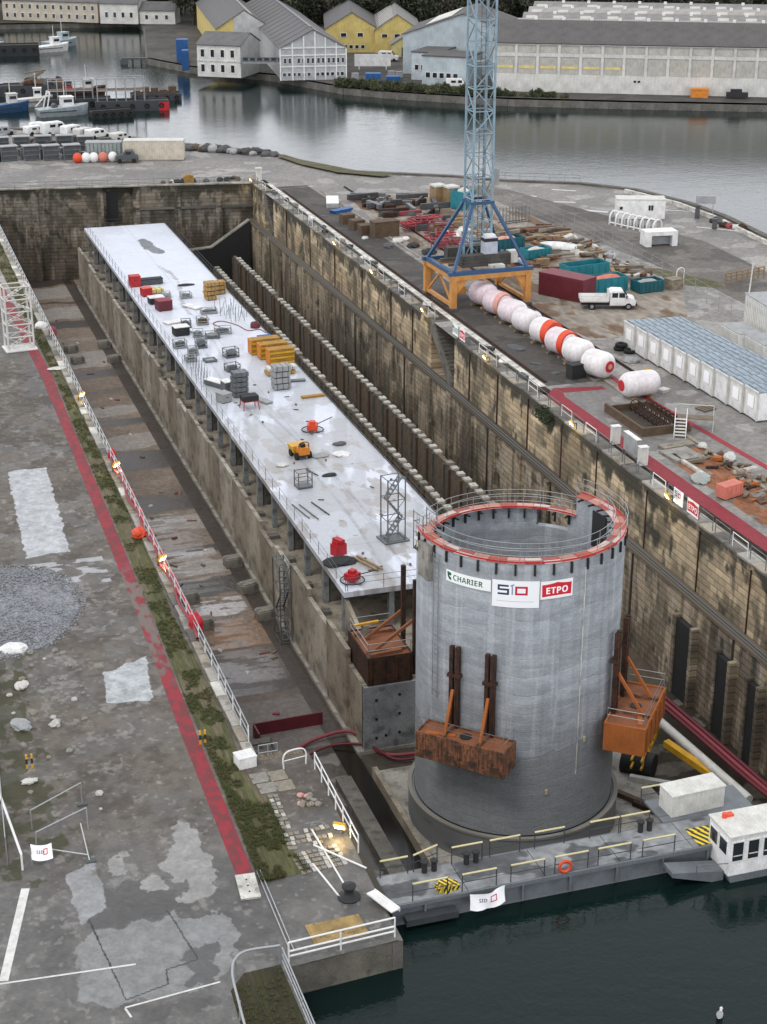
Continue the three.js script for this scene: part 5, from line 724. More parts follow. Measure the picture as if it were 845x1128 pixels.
solo('cable', tube([[37.8, 0.05, -178], [37.4, 0.05, -179.6], [38.4, 0.05, -180.3], [39.8, 0.05, -178.2], [40.6, 0.05, -175.4], [41.8, 0.05, -175.6], [42.2, 0.05, -174]].map(([a, b, c]) => [a, deckY + b, c]), 0.05, 60), M.redDull, 'thin red cable lying on the right half of the deck', 'cable');
solo('equipment_heap', lump(0.6, 0.5, 0.5, 0.4), M.maroon, 'small dark red heap by the right deck rail behind the formwork', 'heap', dk(41.6, -176.6, 0.2));
{ // orange dumper
  const W = thing('site_dumper', 'small orange and black dumper standing on the white deck', 'dumper', dk(35.3, -134), 0.15); W.scale.setScalar(0.85);
  mesh('skip', prism([[-0.75, 0.5], [0.75, 0.5], [0.95, 1.25], [-0.95, 1.25]], 1.3).translate(0, 0, -0.5), M.yellow, W); mesh('chassis', bx(1.1, 0.35, 2.3, 0, 0.35, 0.1), M.black, W); mesh('engine_cover', bx(1.2, 0.75, 0.9, 0, 0.55, 0.85), M.orange, W); mesh('seat', bx(0.5, 0.35, 0.4, 0, 1.3, 0.75), M.black, W);
  for (const a of [-0.72, 0.72]) for (const b of [-0.6, 0.85]) mesh('wheel', mv(cylg(0.38, 0.38, 0.3, 0, -0.15, 0, 14), a, 0.38, b, 0, 0, Math.PI / 2), M.rubber, W); mesh('roll_bar', tube([[-0.5, 0.9, 1.1], [-0.5, 1.8, 1.1], [0.5, 1.8, 1.1], [0.5, 0.9, 1.1]], 0.05, 24), M.black, W);
}
function machine(label, x, z, turn, m, s = 1) { // low engine driven floor machine
  const W = thing('power_trowel', label, 'machine', dk(x, z), turn); mesh('guard_ring', mv(new THREE.TorusGeometry(0.75 * s, 0.05, 6, 24), 0, 0.18, 0, 0, Math.PI / 2), M.black, W); mesh('engine', cat([bx(0.8 * s, 0.5, 0.7 * s, 0, 0.25, 0), bx(0.4 * s, 0.25, 0.4 * s, 0, 0.76, 0)]), m, W); for (let i = 0; i < 4; i++) mesh('blade', bx(0.7 * s, 0.03, 0.18, Math.cos(i * 1.57) * 0.36 * s, 0.03, Math.sin(i * 1.57) * 0.36 * s, -i * 1.57), M.galv, W); mesh('handle', rod([0.2, 0.6, 0.3], [0.9 * s, 1.05, 1.3 * s], 0.04), M.black, W); return W;
}
machine('red and black floor machine in the middle of the deck behind the dumper', 38.2, -140.2, 1.2, M.orangeRed, 1.35); machine('red floor machine at the front left corner of the deck', 31.9, -106.6, 0.6, M.red, 1.2);
solo('red_generator', cat([bx(1.0, 0.9, 0.8), bx(0.8, 0.25, 0.6, 0, 0.9, 0), bx(0.5, 0.2, 0.9, 0, 1.1, 0)]), M.red, 'bright red generator near the front left corner of the deck', 'generator', dk(32.4, -111.9), 0.4);
solo('black_tarp', lump(1.2, 0.35, 0.8, 0.5, 3), M.black, 'crumpled black tarp beside the red generator', 'tarp', dk(31.9, -110.2, 0.1));
cage('parts_crate', 'open wire trolley alone on the left half of the front deck', 33.6, -126.6, 0.1, 1.3, 1.5, 1.1, M.galvDark, null);
for (const [x, z, rx, rz, m, lb] of [[38.9, -133.3, 0.8, 0.6, M.white, 'white crumpled sheet on the deck right of the dumper'], [36.4, -128.5, 0.6, 0.35, M.black, 'small black heap in front of the dumper'], [39.6, -136, 0.6, 0.5, M.greyDark, 'ring of dark hose on the right half of the deck'], [33.2, -132.3, 0.6, 0.5, M.offWhite, 'pale rag on the deck left of the dumper'], [37.0, -133.5, 0.8, 0.6, M.grey, 'grey cloth just right of the dumper'], [38.0, -198, 0.9, 0.4, M.black, 'dark heap on the far deck right of the white slab']]) solo('deck_heap', lump(rx, 0.16, rz, 0.5, 2), m, lb, 'heap', dk(x, z, 0.06));
{ const prs = [[31.9, -121.2, 0.16, 3.4, M.galvDark, 'dark tube lying by the left rail of the front deck, left one'], [32.5, -120.9, 0.18, 3.6, M.galvDark, 'dark tube lying by the left rail of the front deck, right one'], [33.6, -121.3, 0.2, 3.2, M.steelDark, 'single thin tube lying right of the pair of tubes'], [35.2, -129.6, 0.35, 1.8, M.greyDark, 'short dark plank lying left of the black heap']]; for (const [x, z, t, L, m, l] of prs) solo('tube', cat([rod([0, 0.06, -L / 2], [0, 0.06, L / 2], 0.055), rod([-0.1, 0.03, L * 0.3], [0.1, 0.03, L * 0.3], 0.03)]), m, l, 'tube', dk(x, z), t); }
{ const W = thing('plank_frame', 'pale timber frame lying near the front edge of the deck', 'frame', dk(33.9, -109.3), 0.35); for (const x of [-0.2, 0.2]) mesh('plank', bx(0.16, 0.1, 3.2, x, 0.1, 0), M.wood, W); for (const z of [-1.0, 1.0]) mesh('crossbar', bx(1.3, 0.1, 0.14, 0, 0, z), M.woodGrey, W); }
scaffTower('thin steel scaffold stair tower on the front of the white deck', dk(37.3, -113.4), 0.12, 1.5, 1.3, 5.3, 3, M.galvDark, M.galvDark);
for (let i = 0; i < 30; i++) { const o = solo('deck_scrap', [bx(0.3, 0.05, 0.2), bx(0.5, 0.06, 0.1), bx(0.16, 0.16, 0.16)][i % 3], pick([M.greyDark, M.woodGrey, M.redDull, M.offWhite, M.black]), 'tiny scrap lying loose on the white deck', 'scrap', dk(rr(33, 41.5), rr(-160, -108)), rnd() * 3, 'tiny scraps on the deck'); }
solo('caution_beam', bx(1.9, 0.14, 0.18, 0, 0, 0), M.yellow, 'yellow beam laid over the column at the caisson front', 'beam', [31.1, -5.17, -100.6], 0.1);
const adj = m => ([[M.wood, 'tan'], [M.woodGrey, 'weathered grey'], [M.woodDark, 'dark brown'], [M.rust, 'rusty'], [M.rustDark, 'dark rusty'], [M.concWarm, 'pale earthy'], [M.concLight, 'whitish'], [M.offWhite, 'off-white'], [M.white, 'white'], [M.grey, 'grey'], [M.greyDark, 'dark grey'], [M.steelDark, 'blackish'], [M.galvDark, 'steel grey'], [M.redDull, 'dull red'], [M.maroon, 'dark red'], [M.orangeRed, 'orange red']].find(q => q[0] === m) || [0, 'red'])[1];

// ================================================================ RIGHT QUAY
{ // tower crane
  const C = thing('tower_crane', 'tower crane with an orange portal base and blue lattice mast on the right quay', 'crane', [63.6, 0, -164.4], 0.03);
  const W2 = 4.3, D2 = 3.9, PT = 3.3;
  for (const a of [-1, 1]) for (const b of [-1, 1]) { const L = mesh('portal_leg', bx(0.62, PT - 0.35, 0.62, a * W2, 0.35, b * D2), M.craneOrange, C); mesh('wheel_bogie', cat([bx(0.7, 0.35, 1.3, a * W2, 0, b * D2)]), M.greyDark, L); mesh('gusset', prism([[0, 0], [1.3, 0], [0, -1.5]], 0.3).rotateY(a > 0 ? Math.PI : 0).translate(a * (W2 - 0.3), PT - 0.05, b * D2), M.craneOrange, C); }
  for (const b of [-1, 1]) mesh('portal_beam', bx(2 * W2 + 0.9, 0.5, 0.55, 0, PT, b * D2), M.craneOrange, C);
  for (const a of [-1, 1]) { mesh('portal_beam', bx(0.5, 0.45, 2 * D2 - 0.6, a * W2, PT + 0.02, 0), M.craneOrange, C); mesh('sill_beam', bx(0.35, 0.35, 2 * D2 - 0.7, a * W2, 0.4, 0), M.craneOrange, C); for (const s of [-1, 1]) mesh('cross_brace', bar([a * W2, 0.7, s * D2 * 0.9], [a * W2, PT, -s * 0.1], 0.18), M.craneOrange, C); }
  for (const b of [-1, 1]) mesh('top_frame', bx(2 * W2 + 1.1, 0.4, 0.5, 0, PT + 0.51, b * D2), M.craneBlue, C);
  for (const a of [-1, 1]) mesh('top_frame', bx(0.5, 0.38, 2 * D2 - 0.55, a * W2, PT + 0.515, 0), M.craneBlue, C);
  // ballast slabs on the frame
  for (let i = 0; i < 3; i++) for (const b of [-1, 1]) mesh('ballast_block', bx(5.6, 0.4, 1.1, 0, PT + 0.95 + i * 0.42, b * 2.15), mat('#55534f', { t: conc, tile: 3 }), C);
  mesh('ballast_block', bx(1.6, 0.3, 0.9, 0.9, PT + 0.92, 3.3), M.concLight, C); mesh('ballast_bearer', bx(7.6, 0.3, 0.4, 0, PT + 0.91, 1.2), M.greyDark, C); mesh('ballast_bearer', bx(7.6, 0.3, 0.4, 0, PT + 0.91, -1.2), M.greyDark, C);
  // mast
  const mw = 1.12, y0 = PT + 0.9, mod = 2.3, N = 17;
  for (const a of [-1, 1]) for (const b of [-1, 1]) mesh('mast_chord', bx(0.2, N * mod, 0.2, a * mw, y0, b * mw), M.mastBlue, C);
  for (let i = 0; i < N; i++) for (let f = 0; f < 4; f++) {
    const y = y0 + i * mod, P = [[-1, 1], [1, 1], [1, -1], [-1, -1]], p = P[f], q = P[(f + 1) % 4], s = i % 2;
    mesh('mast_diagonal', bar([p[0] * mw, y + (s ? mod : 0), p[1] * mw], [q[0] * mw, y + (s ? 0 : mod), q[1] * mw], 0.1), M.mastBlue, C);
    mesh('mast_horizontal', bar([p[0] * mw, y + mod, p[1] * mw], [q[0] * mw, y + mod, q[1] * mw], 0.1), M.mastBlue, C);
  }
  mesh('mast_ladder', cat([-0.25, 0.25].map(x => rod([x, y0, 0.5], [x, y0 + N * mod, 0.5], 0.05, 5)).concat([...Array(60)].map((_, i) => rod([-0.25, y0 + 0.3 + i * 0.64, 0.5], [0.25, y0 + 0.3 + i * 0.64, 0.5], 0.025, 4)))), M.galvDark, C);
  for (let i = 0; i < 4; i++) mesh('rest_platform', bx(1.5, 0.06, 1.2, 0.2, y0 + 7 + i * 7, -0.3), M.galvDark, C);
  for (const a of [-1, 1]) for (const b of [-1, 1]) mesh('raking_strut', bar([a * (W2 - 0.1), PT + 0.9, b * (D2 - 0.1)], [a * (mw + 0.05), y0 + 6.4, b * (mw + 0.05)], 0.3), M.craneBlue, C);
  mesh('collar', cat([bx(2.7, 0.3, 0.2, 0, y0 + 6.4, mw + 0.1), bx(2.7, 0.3, 0.2, 0, y0 + 6.4, -mw - 0.1), bx(0.2, 0.3, 2.3, mw + 0.1, y0 + 6.4, 0), bx(0.2, 0.3, 2.3, -mw - 0.1, y0 + 6.4, 0)]), M.craneBlue, C);
  mesh('control_cabinet', bx(1.5, 3.0, 1.1, 0.6, PT + 0.95, 1.85), mat('#c3c8d6', { r: 0.5 }), C); mesh('cabinet_top', bx(1.1, 0.25, 0.8, 0.6, PT + 3.96, 1.85), M.white, C); mesh('cabinet_trim', bx(1.55, 0.35, 1.15, 0.6, PT + 3.5, 1.85), M.black, C);
  mesh('cabinet', bx(1.0, 1.3, 0.9, 3.4, PT + 0.92, 1.6), M.offWhite, C);
  mesh('motor', bx(1.4, 0.8, 1.4, -2.4, 1.0, 0.4), M.craneOrange, C); mesh('cable_reel', mv(cylg(0.6, 0.6, 0.35, 0, 0, 0, 18), -1.6, 1.6, -2.4, 0, Math.PI / 2), M.blue, C);
  mesh('mast_sign', bx(0.9, 1.7, 0.05, 1.75, y0 + 8.2, 0.4), M.grey, C);
}
for (const x of [58.9, 68.1]) solo('crane_rail', cat([bx(0.12, 0.14, 96, 0, 0.01, 0), bx(0.45, 0.03, 96, 0, 0, 0)]), M.rustDark, x < 60 ? 'rusty crane rail along the dock side of the road' : 'rusty crane rail on the yard side under the crane', 'rail', [x, 0, -182]);

// big floating fenders in a row
{
  const barrel = (L, R) => { const pr = []; const n = 20; for (let i = 0; i <= n; i++) { const t = i / n, x = -L / 2 + L * t, e = Math.abs(2 * t - 1); const r = R * (e > 0.999 ? 0.5 : Math.pow(1 - Math.pow(e, 5.5) * 0.68, 0.6)); pr.push(new THREE.Vector2(r, x)); } pr.unshift(new THREE.Vector2(0.001, -L / 2)); pr.push(new THREE.Vector2(0.001, L / 2)); const g = new THREE.LatheGeometry(pr, 28); g.rotateX(Math.PI / 2); return metric(g); };
  const fm = [mat('#f4eff2', { r: 0.4, tile: 9 }), mat('#f2e6ec', { r: 0.4, tile: 9 }), mat('#eedde6', { r: 0.45, tile: 9 }), mat('#f8f5f6', { r: 0.4, tile: 9 })];
  const pos = [[63.2, -161.3, 0.35, 2], [63.3, -157.4, 0.3, 2], [63.5, -153.6, 0.32, 1], [63.6, -150.0, 0.3, 0], [63.8, -145.8, 0.32, 3], [63.8, -141.9, 0.3, 1], [64.0, -138.2, 0.3, 3], [64.1, -134.0, 0.36, 3], [65.2, -127.5, 1.65, 0]];
  const lb = ['pale pink round fender, farthest of the row under the crane portal', 'pinkish fender half under the crane portal, second of the row', 'pale fender just in front of the crane portal, third of the row', 'pale fender with a black net, fourth of the row', 'white fender with a broad red band, fifth of the row', 'pink fender with a red end, sixth of the row', 'white fender seventh in the row beside a dark box', 'white fender with a red disc on its end, last in the row', 'single white fender with a red end lying crosswise'];
  pos.forEach(([x, z, t, mi], i) => {
    const W = thing('fender', lb[i], 'fender', [x, 0, z], t, 'white and red fenders along the road'), R = i === 8 ? 1.14 : 1.24, L = i === 8 ? 3.7 : 3.0;
    const b = mesh('body', barrel(L, R), fm[mi], W); b.position.y = R + 0.16;
    const capm = i === 8 || i === 7 ? M.red : M.redDull;
    const cp = mesh('end_disc', mv(new THREE.CylinderGeometry(R * 0.44, R * 0.44, 0.1, 22), 0, R + 0.16, (i === 8 ? -1 : 1) * (L / 2 + 0.02), 0, Math.PI / 2), capm, W); if (i === 7) mesh('end_hub', mv(new THREE.CylinderGeometry(R * 0.2, R * 0.2, 0.1, 16), 0, R + 0.16, L / 2 + 0.05, 0, Math.PI / 2), M.pinkRed, W);
    if (i === 4 || i === 5 || i === 1) { const rb = R * 0.985; mesh('red_band', (() => { const g = new THREE.CylinderGeometry(rb * 0.93, rb * 1.04, i === 4 ? 0.85 : 0.6, 28, 1, false); g.rotateX(Math.PI / 2); g.translate(0, R + 0.16, L * 0.34); return metric(g); })(), i === 1 ? M.pinkRed : M.orangeRed, W); }
    if (i === 3) for (let k = -2; k <= 2; k++) { mesh('net_cord', mv(new THREE.TorusGeometry(R * 1.0, 0.05, 6, 24, 2.0), 0, R + 0.16, 0.55 + k * 0.26, 0, 0, -0.4), M.black, W); mesh('net_cord', rod([R * Math.cos(0.6 + k * 0.25), R + 0.16 + R * Math.sin(0.6 + k * 0.25), -0.1], [R * Math.cos(0.6 + k * 0.25) * 0.97, R + 0.16 + R * 0.97 * Math.sin(0.6 + k * 0.25), 1.2], 0.045, 5), M.black, W); }
    for (const s of [-1, 1]) mesh('chock', bx(2.0, 0.22, 0.3, 0, 0, s * 0.85), i % 2 ? M.woodGrey : M.wood, W);
  });
}
solo('dark_crate', cat([bx(1.6, 1.3, 1.0), bx(1.7, 0.1, 1.1, 0, 1.3, 0), ...[0, 1, 2, 3].map(i => bx(0.12, 1.2, 1.06, -0.6 + i * 0.4, 0.05, 0))]), M.black, 'dark slatted crate beside the seventh white fender', 'crate', [62.2, 0, -134.6], 0.2);
for (const [x, z, w, d, t, lb] of [[60.6, -145.4, 1.6, 2.6, 0.3, 'flat dark sheet of scrap on the road beside the fenders, larger one'], [60.3, -139.8, 0.5, 1.3, 0.7, 'small dark scrap on the road beside the fenders'], [61.0, -136.4, 1.0, 0.7, 0.3, 'dark plank scrap on the road near the dark crate']]) solo('road_scrap', lump(w / 2, 0.1, d / 2, 0.5, 2), M.greyDark, lb, 'scrap', [x, 0.04, z], t);

// site containers and vehicles
{ const W = thing('storage_container', 'maroon steel storage container with a small white and red sign', 'container', [73.4, 0, -162.2], -1.05); const L = 6, w = 2.44, h = 2.4; mesh('shell', bx(L, h, w, 0, 0.06, 0), M.maroon, W); mesh('roof', bx(L + 0.04, 0.08, w + 0.04, 0, h + 0.07, 0), mat('#7e3340', { r: 0.6 }), W); for (let i = 0; i < 24; i++) for (const s of [-1, 1]) mesh('corrugation', bx(0.12, h - 0.3, 0.05, -L / 2 + 0.2 + i * 0.245, 0.2, s * (w / 2 + 0.02)), M.maroon, W); for (const a of [-0.6, 0.6]) { mesh('door_bar', bx(0.06, h - 0.2, 0.06, -L / 2 - 0.04, 0.15, a), M.steelDark, W); }
  const [g, m] = clothBanner(1.2, 1.1, (c, w2, h2) => drawETPO(c, w2, h2), 0); const s = mesh('sign', bx(1.2, 1.1, 0.04), m, W); s.geometry = (() => { const q = new THREE.BoxGeometry(1.2, 1.1, 0.04); return q; })(); s.rotation.y = -Math.PI / 2; s.position.set(-L / 2 - 0.1, 1.55, 0.1); }
function skip(label, x, z, turn, w, h, d, m, fill, y = 0) { const W = thing('steel_skip', label, 'skip', [x, y, z], turn, 'teal skips in the yard'); mesh('body', cat([bx(w, 0.1, d, 0, 0.1, 0), bx(w, h, 0.08, 0, 0.2, d / 2 - 0.04), bx(w, h, 0.08, 0, 0.2, -d / 2 + 0.04), bx(0.08, h, d - 0.17, w / 2 - 0.04, 0.2, 0), bx(0.08, h, d - 0.17, -w / 2 + 0.04, 0.2, 0)]), m, W); for (let i = 0; i < 6; i++) for (const s of [-1, 1]) mesh('rib', bx(0.1, h * 0.9, 0.07, -w * 0.42 + i * w * 0.168, 0.22, s * (d / 2 + 0.03)), m, W); for (const s of [-1, 1]) mesh('skid', bx(w * 0.9, 0.1, 0.15, 0, 0, s * d * 0.3), M.steelDark, W); if (fill) mesh('load', mv(lump(w * 0.42, h * 0.45, d * 0.38, 0.4, 3), 0, h * 0.75, 0), fill, W); }
skip('teal skip with a red load behind the pickup truck', 78.3, -163.3, 0.12, 5.0, 1.5, 2.2, M.teal, M.salmon); skip('large teal skip behind the maroon container', 78.2, -168.3, 0.15, 5.4, 1.9, 2.2, M.teal, null); skip('dark teal skip right behind the truck cab', 83.0, -161.9, 0.12, 3.2, 1.1, 2.0, M.tealDark, M.grey); skip('small teal skip in the yard right of the crane, lower one', 77.4, -180.6, 0.2, 3.4, 1.0, 1.9, M.teal, M.offWhite); skip('teal skip filled with pinkish scrap right of the crane', 75.0, -184.2, 0.2, 4.2, 1.7, 2.0, M.tealDark, M.pinkRed); skip('upright teal container far behind the crane mast', 79.2, -210.4, 0.5, 2.6, 2.3, 2.4, M.teal, M.offWhite);
{ // pickup truck: white crew cab with a flat bed, facing right
  const T = thing('pickup_truck', 'white flatbed pickup truck with dark windows parked in the yard', 'truck', [75.6, 0, -156.6], -0.32);
  mesh('chassis', bx(5.6, 0.25, 1.5, 0, 0.5, 0), M.black, T);
  const bed = mesh('flat_bed', bx(3.0, 0.1, 2.05, -1.45, 0.86, 0), M.offWhite, T); for (const s of [-1, 1]) mesh('side_board', bx(3.0, 0.38, 0.05, -1.45, 0.97, s * 1.03), M.white, bed); mesh('tail_board', bx(0.05, 0.38, 2.0, -2.95, 0.97, 0), M.white, bed); mesh('headboard', bx(0.06, 0.95, 2.0, 0.1, 0.97, 0), M.white, bed);
  const cab = prism([[0.2, 0.55], [0.2, 1.9], [0.45, 2.05], [1.55, 2.02], [2.15, 1.35], [2.85, 1.18], [2.98, 0.95], [2.98, 0.5], [0.2, 0.5]], 1.9); mesh('cab', cab, M.white, T);
  for (const s of [-1, 1]) { for (const [x, w] of [[0.72, 0.62], [1.47, 0.62]]) mesh('side_window', bx(w, 0.5, 0.03, x, 1.36, s * 0.96), M.glass, T); mesh('mirror', bx(0.12, 0.25, 0.18, 1.95, 1.3, s * 1.08), M.black, T); mesh('headlight', bx(0.06, 0.2, 0.35, 2.98, 0.85, s * 0.7), M.galv, T); mesh('door', bx(0.72, 0.72, 0.02, 1.45, 0.6, s * 0.962), M.white, T); }
  mesh('windscreen', bar([1.62, 1.98, 0], [2.16, 1.38, 0], 0.04, 1.6), M.glass, T); mesh('bumper', bx(0.18, 0.28, 1.95, 3.02, 0.42, 0), M.black, T); mesh('grille', bx(0.05, 0.2, 1.0, 2.99, 0.86, 0), M.black, T);
  for (const x of [-1.7, 2.2]) for (const s of [-1, 1]) { const w = mesh('wheel', mv(cylg(0.37, 0.37, 0.24, 0, -0.12, 0, 18), x, 0.37, s * 0.85, 0, Math.PI / 2), M.rubber, T); mesh('rim', mv(cylg(0.2, 0.2, 0.26, 0, -0.13, 0, 12), x, 0.37, s * 0.85, 0, Math.PI / 2), M.galv, w); }
}
// white site office modules: a row of ten along the yard
{
  const roofT = surf(256, 256, (u, v) => { const a = fbm(u * 6, v * 6, 5, 6), b = fbm(u * 30, v * 5, 3, 30); let c = mix3([96, 112, 124], [142, 156, 166], a); c = mix3(c, [70, 80, 88], sst(0.55, 0.7, b) * 0.6); return [...c, 0.5, b]; }, 'cb');
  const roofM = new THREE.MeshStandardMaterial({ map: rep(roofT.map, 4), roughness: 0.4 });
  const n = 10, ord = ['first', 'second', 'third', 'fourth', 'fifth', 'sixth', 'seventh', 'eighth', 'ninth', 'last'];
  for (let i = 0; i < n; i++) {
    const z = -141.2 + i * 2.46, x = 70.75 + i * 0.1, W = thing('site_office', `white site office module with grey roof, ${ord[i]} of the row from the truck end`, 'cabin', [x, 0, z], -0.04, 'site office modules in a row');
    mesh('wall', bx(6.0, 2.45, 2.38, 3.0, 0.18, 0), M.white, W);
    mesh('base_frame', bx(5.9, 0.18, 2.3, 3.0, 0, 0), M.greyDark, W);
    for (const s of [-1, 1]) mesh('corner_post', bx(0.16, 2.5, 0.14, 0.02, 0.15, s * 1.15), M.offWhite, W);
    mesh('roof', bx(6.1, 0.07, 2.4, 3.0, 2.64, 0), roofM, W); for (let k = 0; k < 9; k++) mesh('roof_rib', bx(0.06, 0.04, 2.3, 0.3 + k * 0.68, 2.715, 0), roofM, W);
    mesh('roof_edge', bx(0.14, 0.2, 2.42, -0.04, 2.55, 0), M.offWhite, W);
    if (i !== 7) { const f = mesh('window', bx(0.06, 1.15, 1.15, -0.02, 1.05, 0), M.offWhite, W); mesh('shutter', bx(0.04, 1.05, 1.05, -0.055, 1.1, 0), new THREE.MeshStandardMaterial({ color: '#fbfbfb', roughness: 0.4 }), f); }
    if (i === 0) { const f = mesh('window', bx(0.8, 0.8, 0.06, 1.0, 1.25, -1.2), M.offWhite, W); mesh('pane', bx(0.6, 0.65, 0.04, 1.0, 1.32, -1.235), M.glass, f); }
    if (i === 9) { const f = mesh('door', bx(0.9, 2.0, 0.06, 2.2, 0.2, 1.21), M.offWhite, W); mesh('door_pane', bx(0.5, 0.7, 0.03, 2.2, 1.2, 1.25), M.glass, f); }
  }
  // second row behind, upper right
  const T = thing('white_tank_store', 'tall white block building with ribs at the right edge behind the offices', 'building', [85.6, 0, -139.2], -0.1); mesh('wall', bx(6, 4.4, 5.6, 1, 0, 0), M.white, T); for (let i = 0; i < 14; i++) mesh('rib', bx(0.08, 4.1, 0.12, -2.04, 0.15, -2.6 + i * 0.4), M.offWhite, T); mesh('roof', bx(6.2, 0.12, 5.8, 1, 4.41, 0), M.grey, T); mesh('mast', rod([-1.8, 4.5, -2.5], [-1.6, 7.6, -2.5], 0.07), M.offWhite, T);
  for (let i = 0; i < 4; i++) { const W = thing('white_container', ['white ribbed container behind the office row, farthest one', 'white ribbed container behind the office row, second', 'white ribbed container behind the office row, third', 'white ribbed container behind the office row, nearest one'][i], 'container', [80.6 + i * 0.35, 0, -137.6 + i * 4.1], -0.05, 'white containers behind the offices'); mesh('shell', bx(2.4, 2.2, 4.0, 0.4, 0.1, 0), M.white, W); for (let k = 0; k < 15; k++) mesh('corrugation', bx(0.05, 2.0, 0.1, -0.82, 0.2, -1.85 + k * 0.26), M.offWhite, W); mesh('roof', bx(2.44, 0.06, 4.04, 0.4, 2.31, 0), M.grey, W); mesh('skid', bx(2.2, 0.1, 3.8, 0.4, 0, 0), M.greyDark, W); }
}
solo('tyre_stack', cat([mv(new THREE.TorusGeometry(0.42, 0.2, 8, 18), 0, 0.2, 0, 0, Math.PI / 2), mv(new THREE.TorusGeometry(0.42, 0.2, 8, 18), 0.1, 0.55, 0.1, 0, Math.PI / 2), mv(new THREE.TorusGeometry(0.42, 0.2, 8, 18), 0.5, 0.2, 1.2, 0, Math.PI / 2)]), M.rubber, 'black tyres against the first site office module', 'tyres', [70.0, 0, -141.6]);
solo('rubble_sack', lump(0.8, 0.4, 0.6, 0.35, 2), M.grey, 'grey sack beside the first site office modules', 'sack', [69.4, 0.15, -137.6]);
{ const W = thing('sack_truck', 'yellow upright trolley frame standing in front of the offices', 'trolley', [67.4, 0, -130.6]); mesh('frame', cat([rod([-0.25, 0, 0], [-0.25, 1.6, 0], 0.05), rod([0.25, 0, 0], [0.25, 1.6, 0], 0.05), rod([-0.25, 1.55, 0], [0.25, 1.55, 0], 0.05), rod([-0.25, 0.8, 0], [0.25, 0.8, 0], 0.05)]), M.yellow, W); mesh('foot', bx(0.8, 0.1, 0.6, 0, 0, 0), M.yellow, W); }
solo('white_tray', cat([bx(0.9, 0.25, 0.7), bx(1.0, 0.05, 0.8, 0, 0.25, 0)]), M.offWhite, 'small white tray on the ground in front of the offices', 'tray', [68.0, 0, -128.2], 0.4);
solo('pallet', cat([...[0, 1, 2, 3].map(i => bx(1.5, 0.06, 0.2, 0, 0.12, -0.5 + i * 0.34)), bx(0.1, 0.12, 1.2, -0.6, 0, 0), bx(0.1, 0.12, 1.2, 0.6, 0, 0)]), M.woodGrey, 'grey wooden pallet in front of the offices', 'pallet', [69.2, 0, -122.5], 0.3);
// rebar cage pit, white stairs, slabs and debris
{ const W = thing('rebar_pit', 'open pit with rusty reinforcement cages in front of the single fender', 'pit', [62.9, 0, -121.2], 0.02);
  mesh('pit_wall', cat([bx(0.25, 0.75, 7.2, -2.2, 0, 0), bx(0.2, 0.4, 7.2, 2.2, 0, 0), bx(4.2, 0.5, 0.2, 0, 0, -3.5), bx(4.2, 0.75, 0.25, 0, 0, 3.5)]), M.woodDark, W); mesh('pit_floor', bx(4.1, 0.03, 6.9, 0, 0, 0), mat('#4a4038', { t: conc, tile: 3 }), W);
  for (let i = 0; i < 16; i++) mesh('rebar_hoop', mv(new THREE.TorusGeometry(0.5, 0.05, 5, 12), 0.3 + (i % 2) * 1.2, 0.5, -3 + i * 0.4, 0.2), M.rustDark, W); for (let i = 0; i < 6; i++) mesh('rebar', rod([0 + i * 0.32, 0.25 + (i % 3) * 0.3, -3.2], [0.1 + i * 0.32, 0.25 + (i % 3) * 0.3, 3.1], 0.05, 5), M.rustDark, W); }
{ const W = thing('white_stair', 'small white metal stair with handrails beside the rebar pit', 'stairs', [64.2, 0, -117.6], -0.5); for (let i = 0; i < 6; i++) mesh('tread', bx(0.9, 0.05, 0.3, 0, 0.15 + i * 0.18, 1.2 - i * 0.32), M.offWhite, W); for (const s of [-0.48, 0.48]) { mesh('stringer', bar([s, 0.05, 1.4], [s, 1.1, -0.5], 0.08, 0.16), M.white, W); mesh('handrail', cat([rod([s, 0.95, 1.4], [s, 2.0, -0.5], 0.04), rod([s, 0, 1.4], [s, 0.95, 1.4], 0.035), rod([s, 1.1, -0.5], [s, 2, -0.5], 0.035)]), M.white, W); } mesh('landing', bx(3.0, 0.08, 1.1, 1.2, 1.05, -1.1), M.woodGrey, W); mesh('landing_rail', cat([rod([-0.3, 2, -1.65], [2.7, 2, -1.65], 0.035), rod([2.7, 0, -1.65], [2.7, 2, -1.65], 0.04), rod([2.7, 0, -0.6], [2.7, 1.05, -0.6], 0.04)]), M.offWhite, W); }
for (const [x, z, w, d, t, m, lb] of [[61.6, -112.4, 2.6, 2.6, 0.1, M.conc, 'broken concrete slab at the edge of the dirt area'], [61.1, -109.8, 0.3, 5.6, 0.05, M.concLight, 'long pale edge beam beside the red walkway'], [64.8, -107.6, 2.2, 0.5, 0.2, M.concLight, 'pale beam lying across the dirt area'], [62.3, -114.5, 3.0, 1.0, 0.1, M.concWarm, 'low concrete step in front of the white stair']]) solo('concrete_slab', bx(w, 0.24, d), m, lb, 'slab', [x, 0, z], t);
toolboxAt('pallet_crate', 'salmon red crate standing on the dirt beside the red walkway', 60.9, -103.2, 0.3, 1.9, 1.0, 1.0, M.salmon);
function toolboxAt(name, label, x, z, turn, w, h, d, m) { const W = thing(name, label, 'crate', [x, 0, z], turn); mesh('body', bx(w, h, d, 0, 0.1, 0), m, W); for (const s of [-1, 1]) mesh('skid', bx(0.15, 0.1, d, s * w * 0.35, 0, 0), M.woodGrey, W); for (let i = 0; i < 4; i++) mesh('slat', bx(0.12, h * 0.95, 0.04, -w * 0.4 + i * w * 0.27, 0.12, d / 2 + 0.02), m, W); }
